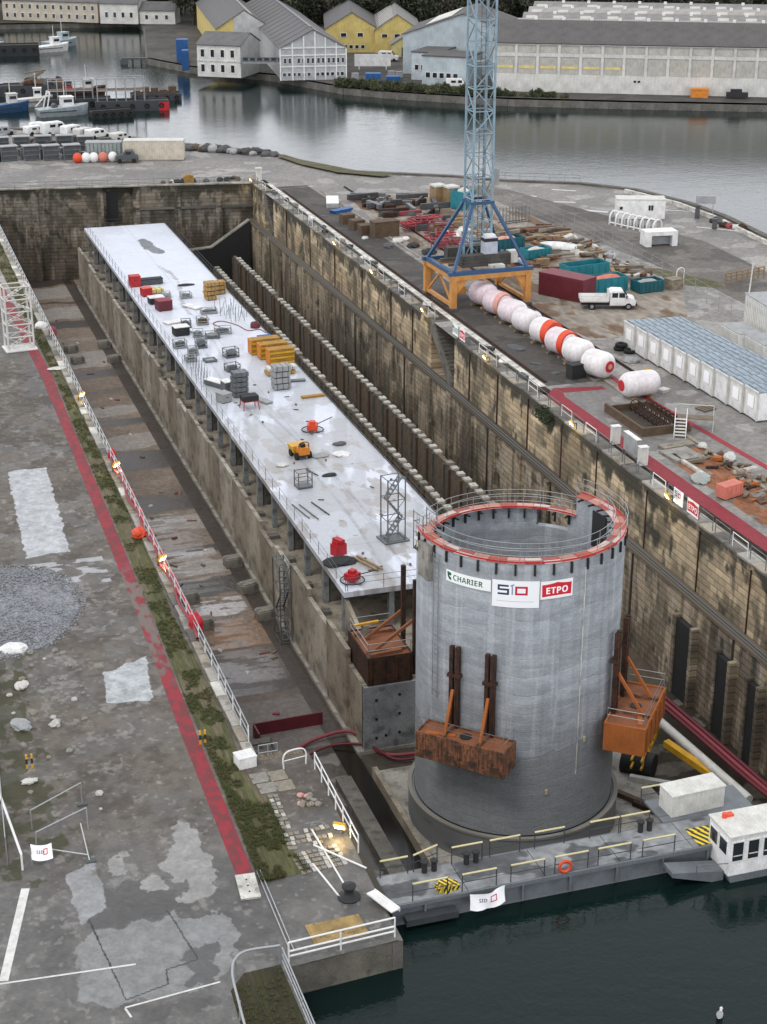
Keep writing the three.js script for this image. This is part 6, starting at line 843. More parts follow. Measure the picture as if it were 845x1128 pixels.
{ const ms = [M.rust, M.rustDark, M.concWarm, M.woodDark, M.woodGrey, M.rustOrange, M.conc], gs = [0, 1, 2, 3].map(() => lump(0.4, 0.22, 0.3, 0.6, 1)); for (let i = 0; i < 90; i++) { const t = Math.pow(rnd(), 0.8), dm = pick(ms), o = solo('debris_piece', i % 4 === 0 ? gs[i % 3] : bx(rr(0.25, 1.5), rr(0.06, 0.25), rr(0.12, 0.45), 0, 0.02, 0, 0, rr(-0.35, 0.35), rr(-0.3, 0.3)), dm, `${adj(dm)} ${i % 4 === 0 ? 'lump' : 'fragment'} in the debris heap on the dirt area`, 'debris', [rr(61.8, 65.2) + 0.6 * t, 0.05, -112.5 + t * 16], rnd() * 6, 'debris on the dirt area'); o.scale.setScalar(rr(0.6, 1.3)); } }
solo('debris_lump', lump(0.5, 0.45, 0.45, 0.4, 2), M.offWhite, 'white sack on top of the debris heap', 'debris', [64.8, 0.3, -110.2]); solo('debris_lump', lump(0.4, 0.3, 0.4, 0.4, 2), M.offWhite, 'small white lump behind the debris heap', 'debris', [64.2, 0.2, -113.6]);
solo('plastic_sheet', lump(1.3, 0.25, 0.7, 0.4, 3), mat('#9aa09c', { r: 0.35 }), 'crumpled translucent grey sheet beside the red walkway', 'sheet', [60.6, 0.1, -107.2], 1.2);
// electrical cabinets by the rail
for (const [x, z, w, h, d, m, lb] of [[57.7, -116.6, 0.7, 1.5, 0.5, M.offWhite, 'white electrical cabinet by the rail, farther one'], [57.95, -114.0, 0.35, 1.5, 2.4, M.grey, 'long grey electrical cabinet between the two white ones'], [57.6, -111.3, 0.7, 1.5, 0.5, M.offWhite, 'white electrical cabinet by the rail, nearer one']]) { const W = thing('electrical_cabinet', lb, 'cabinet', [x, 0, z]); mesh('body', bx(w, h, d, 0, 0.1, 0), m, W); mesh('plinth', bx(w * 0.9, 0.1, d * 0.9, 0, 0, 0), M.greyDark, W); mesh('top', bx(w + 0.08, 0.06, d + 0.08, 0, h + 0.1, 0), M.white, W); mesh('door', bx(0.02, h * 0.8, d * 0.8, -w / 2 - 0.01, 0.2, 0), m, W); }
// railing along the right dock edge, in hoop panels, with signs
{
  const W = thing('dock_railing', 'grey tubular railing in panels along the right edge of the dock', 'railing', [56.25, 0.16, -237]);
  for (let i = 0; i < 60; i++) { const z = i * 2.5 + 0.2; if ((z > 6.5 && z < 12.5) || (z > 79 && z < 87)) continue; const m = i % 5 === 2 ? M.white : i % 7 === 3 ? M.offWhite : M.galvDark; mesh('rail_panel', cat([rod([0, 0, z], [0, 1.05, z], 0.035, 5), rod([0, 0, z + 2.1], [0, 1.05, z + 2.1], 0.035, 5), rod([0, 1.05, z], [0, 1.05, z + 2.1], 0.035, 5), rod([0, 0.55, z], [0, 0.55, z + 2.1], 0.03, 5)]), m, W); }
}
function railSign(z, draw, w, label) { const cv = document.createElement('canvas'); cv.width = 256; cv.height = Math.round(256 * 1.15 / w); draw(cv.getContext('2d'), cv.width, cv.height); const t = new THREE.CanvasTexture(cv); t.colorSpace = THREE.SRGBColorSpace; const g = new THREE.BoxGeometry(w, 1.15, 0.04); const o = solo('rail_sign', g, new THREE.MeshStandardMaterial({ map: t, roughness: 0.6 }), label, 'sign', [56.1, 0.85, z], -Math.PI / 2); return o; }
railSign(-148.6, drawETPO, 1.5, 'red sign with white letters on the right dock railing, near the crane'); railSign(-150.6, (c, w, h) => { drawCharier(c, w, h); }, 1.5, 'white sign with green letters on the right dock railing, near the crane');
railSign(-100.0, drawETPO, 1.7, 'red sign with white letters on the right dock railing, near the dirt area'); railSign(-102.3, (c, w, h) => drawSDI(c, w, h), 1.5, 'white sign with dark letters on the right dock railing, near the dirt area');
floodlight(55.9, 0.1, -235.4, -Math.PI / 2, 'lit floodlight at the far right corner of the dock'); floodlight(56, 0.05, -192.2, -Math.PI / 2, 'lit yellow floodlight on the right wall, second from the far end'); floodlight(56, 0.05, -177.0, -Math.PI / 2, 'lit yellow floodlight on the right wall, before the crane'); floodlight(56, 0.05, -159.2, -Math.PI / 2, 'lit orange floodlight on the right wall beside the crane and stair'); floodlight(56, 0.05, -141.0, -Math.PI / 2, 'lit yellow floodlight on the right wall below the fenders'); floodlight(56, 0.05, -120.6, -Math.PI / 2, 'lit orange floodlight on the right wall above the tower'); floodlight(56, 0.05, -103.0, -Math.PI / 2, 'lit pale floodlight on the right wall beside the white sign');
{ const W = thing('wall_bush', 'dark weedy bush hanging over the right dock edge', 'plant', [55.9, -0.4, -126.6]); const g = []; for (let i = 0; i < 700; i++) { const t = new THREE.PlaneGeometry(0.16, 0.1), a = rnd() * 6.28, r = Math.sqrt(rnd()); t.rotateX(rnd() * 3); t.rotateY(rnd() * 6); t.translate(Math.cos(a) * r * 0.7 - 0.2, rr(-0.9, 0.9) * (1 - r * 0.5), Math.sin(a) * r * 1.6); g.push(t); } mesh('foliage', cat(g), new THREE.MeshStandardMaterial({ color: new THREE.Color().setRGB(0.03, 0.042, 0.018), roughness: 0.9, side: THREE.DoubleSide }), W); mesh('stem', cat([rod([0.1, -0.5, 0], [-0.1, 0.4, 0.4], 0.04), rod([0.1, -0.5, 0], [-0.2, 0.3, -0.6], 0.04)]), M.woodDark, W); }
for (let i = 0; i < 22; i++) { const z = -228 + i * 4.6 + rr(-1, 1); if (z > -160 && z < -148) continue; const em = [M.greyDark, M.concWarm, M.white, M.rustDark, M.steelDark][(i * 3) % 5]; solo('edge_clutter', i % 2 ? lump(0.4, 0.25, 0.5, 0.4, 2) : bx(0.5, 0.35, rr(0.6, 1.4)), em, `${adj(em)} ${i % 2 ? 'bundle' : 'box'} on the right dock edge, ${z < -190 ? 'towards the far end' : z < -160 ? 'short of the crane' : 'nearer than the crane'}`, 'clutter', [rr(56.7, 57.6), 0.16, z], rnd(), 'equipment along the right dock edge'); }
// road things: concrete blocks, white boat shaped sheet
{ const src = solo('kentledge_block', bx(1.7, 1.2, 1.5), M.woodDark, 'dark block on the road, farthest of the four', 'block', [61.4, 0, -206.3], 0.1, 'dark blocks on the road'); dup(src, [61.6, 0, -202.6], 0.2, 'dark block on the road, second of the four'); dup(src, [61.8, 0, -199.4], 0.05, 'dark block on the road, third of the four'); solo('kentledge_block', cat([bx(3.4, 1.9, 1.7), bx(3.5, 0.1, 1.8, 0, 1.9, 0)]), M.woodDark, 'large dark block on the road, nearest of the four', 'block', [63.7, 0, -197.4], 0.1, 'dark blocks on the road'); }
solo('small_boat', (() => { const g = prism([[-2.6, 0.7], [-2.2, 0], [1.6, 0], [2.9, 0.75], [2.5, 0.8], [-2.6, 0.8]], 1.7); return g; })(), M.white, 'white dinghy lying on the road', 'boat', [62.8, 0, -218], 1.3); solo('small_boat', prism([[-1.6, 0.4], [-1.4, 0], [1.2, 0], [1.8, 0.45]], 1.2), M.blue, 'small blue tray beside the white dinghy on the road', 'tray', [62.6, 0, -213.2], 0.4);
for (const [x, z, m, s, lb] of [[64.2, -193.6, M.offWhite, 0.9, 'white sack on the road in front of the large dark block'], [65.2, -190.4, M.black, 0.9, 'black heap on the road edge, farther one'], [65.8, -186.4, M.black, 1.1, 'black heap on the road edge, nearer one'], [66.8, -183.4, M.grey, 0.7, 'grey heap by the yard edge left of the crane'], [65.6, -194.6, M.white, 0.6, 'small white sack by the yard edge'], [60.8, -196.5, M.offWhite, 0.5, 'small pale rag on the road'], [62.2, -191.2, M.greyDark, 0.8, 'flat dark scrap on the road']]) solo('yard_heap', lump(s, s * 0.5, s * 0.8, 0.4, 2), m, lb, 'heap', [x, 0.1, z], s);
// yard: scrap, timber, frames
function pile(n, name, label, category, group, area, mats, make) { for (let i = 0; i < n; i++) { const [x0, x1, z0, z1] = area, m = pick(mats), g = make(i); g.computeBoundingBox(); const s = g.boundingBox.getSize(V(0, 0, 0)); solo(name, g, m, `${s.x > 3.6 ? 'long' : s.x > 2 ? 'medium' : 'short'} ${adj(m)} ${label}`, category, [rr(x0, x1), rr(0, 0.35), rr(z0, z1)], rr(-0.5, 0.5) + (rnd() < 0.3 ? 1.3 : 0), group); } }
const bmk = (L0, L1, w, h) => () => bx(rr(L0, L1), h * rr(0.7, 1.3), w * rr(0.7, 1.3));
pile(64, 'timber_baulk', 'timber baulk in the salvage pile between the skips and the yard fence', 'timber', 'salvaged timber in the yard', [77.5, 85.5, -196, -171], [M.wood, M.woodGrey, M.woodDark, M.rust, M.concWarm], bmk(1.2, 5.2, 0.42, 0.3));
pile(48, 'scrap_piece', 'lump of scrap in the pile along the yard fence', 'scrap', 'scrap along the yard fence', [82.5, 86, -190, -164], [M.offWhite, M.woodGrey, M.concLight, M.rust, M.grey, M.wood], () => (rnd() < 0.5 ? lump(rr(0.3, 0.8), rr(0.25, 0.5), rr(0.3, 0.6), 0.5, 2) : bx(rr(0.5, 1.6), rr(0.2, 0.6), rr(0.3, 0.8), 0, 0, 0, 0, rr(-0.2, 0.3), rr(-0.2, 0.3))));
pile(34, 'steel_section', 'steel section in the pile beyond the crane', 'steel', 'steel sections beyond the crane', [67.5, 76, -222, -206], [M.steelDark, M.greyDark, M.galvDark, M.rustDark, M.redDull], bmk(1.4, 5, 0.45, 0.6));
pile(18, 'steel_trestle', 'painted steel frame in the pile left of the crane', 'frame', 'red frames left of the crane', [67.6, 71.5, -202, -188], [M.redDull, mat('#b0404c'), M.redDull, M.maroon], i => cat([bx(2.6, 0.16, 0.16, 0, 0.2 + (i % 3) * 0.4, -0.7), bx(2.6, 0.16, 0.16, 0, 0.2 + (i % 3) * 0.4, 0.7), ...[0, 1, 2, 3].map(k => bx(0.12, 0.14, 1.26, -1.2 + k * 0.8, 0.21 + (i % 3) * 0.4, 0)), bx(0.12, 0.2 + (i % 3) * 0.4, 0.12, -1.25, 0, 0.7)]));
pile(40, 'timber_stack', 'bundle of timber or pipe behind the crane', 'timber', 'bundles behind the crane', [69, 77, -205, -176], [M.wood, M.woodDark, M.rust, M.greyDark, M.grey, M.concWarm], bmk(0.9, 3.0, 0.7, 0.6));
pile(14, 'white_sack', 'sack in the yard behind the crane', 'sack', 'sacks behind the crane', [71, 75, -197, -186], [M.white, M.orangeRed, M.offWhite, M.white], () => lump(rr(0.5, 0.9), rr(0.35, 0.6), rr(0.5, 0.7), 0.35, 2));
for (const [x, z, lb] of [[77.6, -216.2, 'tan tarpaulin covered crate behind the crane, taller'], [79.0, -214.8, 'tan tarpaulin covered crate behind the crane, right one']]) toolboxAt2(lb, x, z);
function toolboxAt2(lb, x, z) { const W = thing('covered_crate', lb, 'crate', [x, 0, z], 0.2); mesh('body', bx(1.7, 2.0, 1.7, 0, 0.1, 0), M.wood, W); mesh('cover', bx(1.8, 0.25, 1.8, 0, 2.1, 0), M.offWhite, W); mesh('pallet', bx(1.7, 0.1, 1.7, 0, 0, 0), M.woodGrey, W); }
{ const W = thing('upturned_boat', 'white upturned boat hull among the salvage right of the crane', 'boat', [82.0, 0.1, -184.0], -0.7); mesh('hull', (() => { const g = new THREE.SphereGeometry(1, 22, 10, 0, 6.2832, 0, 1.57); g.scale(3.0, 0.8, 1.0); return metric(g); })(), M.white, W); mesh('keel', bx(5.0, 0.14, 0.1, 0, 0.74, 0), M.black, W); }
{ const W = thing('scaffold_rack', 'rack of grey scaffold frames behind the salvage pile', 'rack', [82.5, 0, -200], 0.2); for (let i = 0; i < 9; i++) mesh('frame', cat([rod([-2 + i * 0.5, 0, -0.5], [-2 + i * 0.5, 2, -0.5], 0.04, 5), rod([-2 + i * 0.5, 0, 0.5], [-2 + i * 0.5, 2, 0.5], 0.04, 5), rod([-2 + i * 0.5, 1.9, -0.5], [-2 + i * 0.5, 1.9, 0.5], 0.04, 5), rod([-2 + i * 0.5, 1, -0.5], [-2 + i * 0.5, 1, 0.5], 0.04, 5)]), M.galvDark, W); mesh('base_rail', cat([bx(4.6, 0.08, 0.1, 0, 0, -0.5), bx(4.6, 0.08, 0.1, 0, 0, 0.5)]), M.steelDark, W); }
railing('yard_fence', 'thin wire fence between the yard and the far road', [[86.6, 0, -214], [88.2, 0, -190], [87.2, 0, -164], [86.2, 0, -146]], 2.0, 3.0, M.galv, { r: 0.012, pr: 0.03, rails: [1, 0.66, 0.33, 0.03], cat: 'fence' });
solo('planter_box', cat([bx(1.6, 1.1, 1.4), bx(1.7, 0.12, 1.5, 0, 1.1, 0)]), mat('#a69a86', { t: conc, tile: 2 }), 'tan concrete bin at the end of the yard fence', 'bin', [86.2, 0, -161.8], 0.2);
{ const W = thing('hoop_barrier', 'white tall hoop beside the tan concrete bin', 'barrier', [87.4, 0, -162.6], 0.3); mesh('hoop', tube([[-0.5, 0, 0], [-0.5, 1.9, 0], [0.1, 2.1, 0], [0.5, 1.9, 0], [0.5, 0, 0]], 0.06, 30), M.white, W); }
// white cabin with ribbed white stand on the far road island
{ const W = thing('white_cabin', 'white portable cabin with a small dark window on the far road', 'cabin', [99.4, 0, -197.4], -0.35); mesh('wall', bx(6.4, 2.5, 2.6, 0, 0.12, 0), M.white, W); mesh('roof', bx(6.5, 0.1, 2.7, 0, 2.63, 0), M.offWhite, W); mesh('base', bx(6.2, 0.12, 2.4, 0, 0, 0), M.grey, W); const f = mesh('window', bx(0.7, 0.8, 0.05, 1.3, 1.2, 1.32), M.offWhite, W); for (const s of [-0.17, 0.17]) mesh('pane', bx(0.26, 0.65, 0.03, 1.3 + s, 1.28, 1.35), M.glass, f); const f2 = mesh('window', bx(0.5, 0.5, 0.05, -2.6, 1.3, 1.32), M.offWhite, W); mesh('pane', bx(0.36, 0.36, 0.03, -2.6, 1.37, 1.35), M.glass, f2); }
{ const W = thing('bike_shelter', 'row of white curved ribs in front of the white cabin', 'rack', [95.9, 0, -191.8], -1.2); for (let i = 0; i < 8; i++) mesh('rib', tube([[-3.6 + i * 1.08, 0, 0.8], [-3.6 + i * 1.08, 1.2, 0.7], [-3.6 + i * 1.08, 1.7, 0.2], [-3.6 + i * 1.08, 1.5, -0.6], [-3.6 + i * 1.08, 0, -0.9]], 0.13, 16), M.white, W); mesh('rail', cat([rod([-3.6, 0.3, 0.8], [4, 0.3, 0.8], 0.1), rod([-3.6, 1.7, 0.2], [4, 1.7, 0.2], 0.08)]), M.white, W); }
{ const W = thing('white_shelter', 'white block shelter with a grey opening in front of the ribs', 'shelter', [94.6, 0, -182.2], -0.1); mesh('wall', cat([bx(4.1, 0.5, 2.2, 0, 1.35, 0), bx(0.7, 1.35, 2.2, -1.7, 0, 0), bx(0.7, 1.35, 2.2, 1.7, 0, 0), bx(2.7, 1.35, 0.3, 0, 0, -0.9)]), M.white, W); mesh('opening', bx(2.6, 1.0, 0.2, 0, 0.1, 0.2), M.grey, W); }
solo('dark_car_cover', lump(1.3, 0.55, 0.8, 0.2, 3), M.greyDark, 'dark covered object behind the white ribs', 'cover', [98.2, 0.2, -187]);
railing('timber_fence', 'short brown timber fence on the verge by the far road', [[92.6, 0, -161.6], [98.4, 0, -163.2]], 1.3, 0.9, M.wood, { r: 0.07, pr: 0.09, rails: [1, 0.7, 0.4], cat: 'fence' });
struct('grass_verge', sheet([[86.8, -172], [89, -171], [92.6, -162.4], [91.6, -160], [88, -163]], 0.013, [80, 100, -180, -150]), grassM);
for (const [x, z, h, lb] of [[106.6, -194.8, 1.6, 'dark bollard post by the parapet at the right edge'], [105.6, -188.2, 1.2, 'short dark post by the parapet at the right edge']]) solo('quay_post', cat([cylg(0.3, 0.34, h, 0, 0, 0, 10), cylg(0.4, 0.4, 0.15, 0, h, 0, 10)]), M.greyDark, lb, 'post', [x, 0, z]);
solo('channel_sign', cat([bx(2.6, 1.0, 0.1, 0, 1.6, 0), bx(0.12, 1.7, 0.12, -1, 0, 0), bx(0.12, 1.7, 0.12, 1, 0, 0)]), M.grey, 'grey notice board on posts at the far right quay edge', 'sign', [108.4, 0, -196], -0.4);
for (let i = 0; i < 7; i++) solo('quay_clutter', lump(rr(0.5, 0.9), rr(0.4, 0.8), rr(0.5, 0.8), 0.4, 2), pick([M.rustDark, M.greyDark, M.offWhite, M.redDull]), 'item in the heap under the notice board at the right edge', 'clutter', [rr(107, 109), 0.2, rr(-192, -184)], rnd() * 6, 'clutter under the notice board');
railing('channel_railing', 'light railing on the channel bank behind the crane, with a red float', [[90, 0.28, -228], [101.6, 0.28, -221.6]], 1.0, 2.2, M.galvDark, { r: 0.03 });

// ================================================================ FAR QUAY LEFT: vans, containers, cages
function van(label, x, z, turn, L, h, m, win = true) { const W = thing('parked_van', label, 'van', [x, 0, z], turn, 'vans parked at the far left quay'); mesh('body', prism([[-L / 2, 0.35], [-L / 2, h - 0.15], [-L / 2 + 0.2, h], [L * 0.16, h], [L * 0.32, h * 0.58], [L / 2 - 0.1, h * 0.5], [L / 2, h * 0.4], [L / 2, 0.35]], 1.8), m, W); mesh('windscreen', bar([L * 0.175, h - 0.04, 0], [L * 0.315, h * 0.61, 0], 0.05, 1.5), M.glass, W); for (const s of [-1, 1]) { mesh('side_window', bx(L * 0.16, h * 0.26, 0.04, L * 0.08, h * 0.62, s * 0.9), M.glass, W); mesh('side_window', bx(L * 0.2, h * 0.22, 0.04, -L * 0.2, h * 0.64, s * 0.9), M.glass, W); for (const a of [-0.32, 0.32]) mesh('wheel', mv(cylg(0.34, 0.34, 0.22, 0, -0.11, 0, 12), a * L, 0.34, s * 0.82, 0, Math.PI / 2), M.rubber, W); } return W; }
van('white car parked leftmost in the row by the water', 31.2, -291.4, 0.4, 4.2, 1.5, M.white); van('white van parked second in the row by the water', 34.4, -290.2, 0.35, 5.2, 2.2, M.white); van('white van in the middle of the row by the water', 37.0, -287.6, 0.6, 4.4, 1.9, M.white); van('white car fourth in the row by the water', 38.8, -286.0, 0.6, 4.2, 1.6, M.offWhite); van('white car at the right end of the row by the water', 40.6, -284.2, 0.5, 4.2, 1.6, M.white); van('small white car beyond the row, near the beige container', 44.0, -281.0, 0.5, 3.6, 1.3, M.offWhite); van('grey car parked at the left edge by the water', 25.4, -292.2, 0.3, 4.4, 1.5, M.grey);
{ const W = thing('beige_container', 'long beige container on the far quay', 'container', [46.1, 0, -261.4], -0.3); mesh('shell', bx(9.4, 2.9, 2.5, 0, 0.08, 0), mat('#d6cfbf', { r: 0.6 }), W); mesh('roof', bx(9.5, 0.08, 2.6, 0, 2.99, 0), M.offWhite, W); for (let i = 0; i < 24; i++) mesh('corrugation', bx(0.1, 2.6, 0.05, -4.5 + i * 0.39, 0.2, 1.26), mat('#cfc8b8', { r: 0.6 }), W); mesh('skid', bx(9.2, 0.08, 2.2, 0, 0, 0), M.steelDark, W); }
{ const W = thing('mesh_container', 'pale green grey mesh sided container left of the beige one', 'container', [38.6, 0, -264.2], -0.25); mesh('shell', bx(5.6, 2.5, 2.4, 0, 0.1, 0), mat('#9aa6a4', { r: 0.6 }), W); for (let i = 0; i < 10; i++) mesh('frame_bar', bx(0.1, 2.5, 0.08, -2.7 + i * 0.6, 0.1, 1.24), M.galvDark, W); mesh('roof', bx(5.7, 0.1, 2.5, 0, 2.61, 0), M.grey, W); mesh('skid', bx(5.4, 0.1, 2.2, 0, 0, 0), M.steelDark, W); }
{ const src = thing('wire_cage', 'stack of grey wire cages on the far left quay, row one', 'cage', [24, 0, -267], 0.1, 'wire cages on the far left quay'); mesh('frame', cat([...[-1, 1].flatMap(a => [-1, 1].map(b => bx(0.12, 2.2, 0.12, a * 1.3, 0, b * 0.8))), ...[0.1, 0.8, 1.5, 2.15].flatMap(y => [bx(2.7, 0.1, 0.1, 0, y, 0.8), bx(2.7, 0.1, 0.1, 0, y, -0.8)])]), M.galvDark, src); mesh('contents', bx(2.3, 1.9, 1.4, 0, 0.15, 0), M.greyDark, src); mesh('cover', bx(2.8, 0.08, 1.8, 0, 2.26, 0), M.grey, src);
  const names = ['second stack of wire cages from the left in the near row', 'third stack of wire cages from the left in the near row', 'fourth stack of wire cages in the near row, beside the mesh container', 'stack of wire cages in the back row, leftmost', 'stack of wire cages in the back row, second', 'stack of wire cages in the back row, third', 'stack of wire cages in the back row, under the parked vans', 'stack of wire cages in the back row, before the mesh container', 'stack of wire cages cut by the left edge'];
  [[27.4, -266.6], [30.4, -265.8], [33.6, -265.4], [23.6, -276], [27, -276], [30.4, -275.5], [33.8, -275], [37, -273], [21, -269]].forEach(([x, z], i) => dup(src, [x, 0, z], 0.1 - i * 0.04, names[i])); }
let gearM; for (let i = 0; i < 44; i++) solo('stored_gear', i % 2 ? bx(rr(0.9, 2), rr(0.8, 1.6), rr(0.9, 1.6)) : lump(rr(0.6, 1.1), rr(0.6, 1), rr(0.6, 1), 0.3, 2), gearM = [M.greyDark, M.galvDark, M.grey, M.steelDark, M.offWhite, M.woodDark][(i * 5) % 6], `${adj(gearM)} ${i % 2 ? 'crate' : 'bundle'} of gear stored among the wire cages, ${i < 22 ? 'back' : 'front'} rows`, 'gear', [rr(21, 42), 0, i < 22 ? rr(-283, -275) : rr(-275, -266)], rnd() * 2, 'gear stored on the far left quay');
for (const [x, m, lb] of [[34.0, M.orangeRed, 'red float ball in front of the wire cages'], [35.3, M.white, 'white float ball next to the red one, left'], [36.5, M.white, 'upright white float in the middle of the floats'], [37.9, M.salmon, 'pale red float right of the upright white one'], [39.4, M.white, 'white float at the right end of the floats']]) solo('float_ball', (() => { const g = new THREE.SphereGeometry(0.75, 16, 12); g.scale(1, 1.1, 1); g.translate(0, 0.75, 0); return metric(g); })(), m, lb, 'float', [x, 0, -261.6 + (x - 34) * 0.12]);
{ const g = [0, 1, 2].map(() => lump(1.1, 0.7, 0.9, 0.35, 2)); for (let i = 0; i < 34; i++) { const t = i / 33, km = pick([M.greyDark, M.grey, M.steelDark, M.woodDark]), o = solo('rock', g[i % 3], km, `${adj(km)} rock in the heap on the far quay edge, ${t < 0.35 ? 'end near the beige container' : t < 0.7 ? 'middle stretch' : 'end near the grass bank'}`, 'rock', [50.5 + t * 14 + rr(-0.6, 0.6), rr(0.1, 0.5), -270 + t * 11.5 + rr(-1, 1)], rnd() * 6, 'rock heap on the far quay edge'); o.scale.setScalar(rr(0.6, 1.1)); } }
{ const W = thing('flatbed_trailer', 'dark small vehicle in front of the beige container', 'vehicle', [41.4, 0, -259.6], -0.2); mesh('body', prism([[-1.7, 0.5], [-1.7, 1.1], [-0.6, 1.3], [-0.2, 1.9], [0.9, 1.9], [1.3, 1.2], [1.8, 1.0], [1.8, 0.5]], 1.6), M.greyDark, W); for (const a of [-1.1, 1.1]) for (const s of [-1, 1]) mesh('wheel', mv(cylg(0.36, 0.36, 0.22, 0, -0.11, 0, 12), a, 0.36, s * 0.75, 0, Math.PI / 2), M.rubber, W); mesh('window', bx(0.8, 0.4, 1.62, 0.3, 1.35, 0), M.glass, W); }
railing('far_railing', 'thin rail along the coping of the far dock wall', [[20, 0.14, -242.2], [54.8, 0.14, -236.6]], 1.0, 2.2, M.galvDark, { r: 0.03 });
for (let i = 0; i < 12; i++) solo('coping_gear', lump(rr(0.3, 0.7), 0.4, 0.4, 0.4, 2), pick([M.black, M.greyDark, M.woodDark, M.offWhite]), 'small bundle lying behind the far dock wall', 'gear', [rr(42, 55), 0.15, -240.3 + rr(-0.4, 0.4)], rnd() * 6, 'bundles behind the far dock wall');
solo('yellow_winch', cat([bx(1.4, 0.7, 0.9), bx(0.6, 1.2, 0.6, 0, 0, 0), rod([-0.7, 0.9, 0], [0.7, 0.9, 0], 0.25, 10)]), M.mustard, 'yellow winch on the far dock wall', 'winch', [47.2, 0, -240.2], 0.1);
solo('white_post', cat([bx(0.7, 1.9, 0.6), bx(0.9, 0.2, 0.8, 0, 1.9, 0)]), M.offWhite, 'white cabinet post at the far right corner of the dock', 'post', [57.2, 0, -237.6]);

// ================================================================ BOATS AND BARGES
function barge(label, x, z, turn, L, w, h, m, end) { const W = thing('barge', label, 'barge', [x, waterY - 0.3, z], turn); mesh('hull', prism([[-L / 2, 0.35], [-L / 2 + 0.5, 0], [L / 2 - 0.5, 0], [L / 2, 0.35], [L / 2, h], [-L / 2, h]], w), m, W); mesh('deck', bx(L - 0.3, 0.05, w - 0.3, 0, h, 0), mat('#4a4744', { t: conc, tile: 3 }), W); for (const s of [-1, 1]) mesh('bulwark', bx(L, 0.35, 0.12, 0, h, s * (w / 2 - 0.06)), m, W); if (end) { mesh('painted_end', bx(0.12, h - 0.3, w * 0.96, L / 2 + 0.05, 0.3, 0), M.red, W); mesh('painted_end', bx(1.8, h - 0.3, 0.06, L / 2 - 0.95, 0.3, w / 2 + 0.03), M.red, W); } for (let i = 0; i < 5; i++) mesh('tyre_fender', mv(new THREE.TorusGeometry(0.35, 0.15, 6, 12), -L * 0.4 + i * L * 0.2, h * 0.7, w / 2 + 0.1), M.rubber, W); return W; }
function cageFrame(W, x0, x1, w, h, y) { for (let i = 0; i <= 5; i++) { const x = x0 + (x1 - x0) * i / 5; for (const s of [-1, 1]) mesh('frame_post', rod([x, y, s * w / 2], [x, y + h, s * w / 2], 0.07, 5), M.galv, W); mesh('frame_beam', rod([x, y + h, -w / 2], [x, y + h, w / 2], 0.07, 5), M.galvDark, W); } for (const s of [-1, 1]) for (const f of [0.5, 1]) mesh('frame_rail', rod([x0, y + h * f, s * w / 2], [x1, y + h * f, s * w / 2], 0.07, 5), M.galv, W); mesh('frame_deck', bx(x1 - x0, 0.08, w, (x0 + x1) / 2, y + h * 0.5, 0), M.woodDark, W); }
{ const b = barge('dark barge with a pale cage frame and red painted end', 53.5, -325.6, -0.12, 14, 4.2, 1.9, M.hullDark, true); cageFrame(b, -6.5, 2.5, 3.4, 4.6, 1.9); }
{ const b = barge('dark barge with a lower cage frame behind the trawler', 44.0, -332.5, -0.1, 13, 4.2, 1.7, M.hullDark, false); cageFrame(b, -5.5, 3, 3.4, 3.8, 1.7); }
barge('small dark barge moored right of the trawler', 48.2, -318.2, 0.1, 8, 3.2, 1.4, M.black, false);
{ const b = barge('dark barge heaped with gear and a red painted end, at the left', 38.5, -352, -0.15, 14, 5, 2.2, M.hullDark, true); for (let i = 0; i < 12; i++) mesh('cargo', metric(mv(lump(rr(0.8, 1.5), rr(0.6, 1.2), rr(0.8, 1.4), 0.3, 2), rr(-5.5, 5), 2.7, rr(-1.6, 1.6))), pick([M.woodDark, M.rustDark, M.woodGrey, M.greyDark]), b); mesh('ramp', bar([-3.5, 2.4, 0.5], [1.5, 5, 0], 0.6, 0.25), M.woodGrey, b); mesh('ramp', bar([-2.5, 4.6, -0.5], [2, 5.2, -0.6], 0.3, 0.9), M.woodGrey, b); }
barge('dark barge end cut by the left edge of the picture', 27.5, -354, -0.1, 12, 5, 2.0, M.hullDark, false);
barge('empty dark barge in the upper left beside the white launch', 41.5, -424, -0.1, 12, 5, 2.6, M.black, false);
{ const b = barge('dark workboat with grey deckhouse cut by the left edge', 30.5, -424, -0.05, 12, 4.5, 2.2, M.hullDark, false); mesh('deckhouse', bx(4, 2.4, 3, 0, 2.3, 0), M.grey, b); mesh('mast', rod([0, 4.7, 0], [0, 8, 0], 0.1), M.galv, b); }
{ const b = barge('dark tug with a red roof cut by the left edge', 29.5, -395, -0.05, 9, 4, 2.2, M.black, false); mesh('deckhouse', bx(3.4, 2.2, 2.8, -0.5, 2.3, 0), M.offWhite, b); mesh('roof', bx(3.8, 0.4, 3.2, -0.5, 4.5, 0), M.red, b); mesh('mast', rod([0.5, 4.9, 0], [0.5, 8.4, 0], 0.1), M.galv, b); }
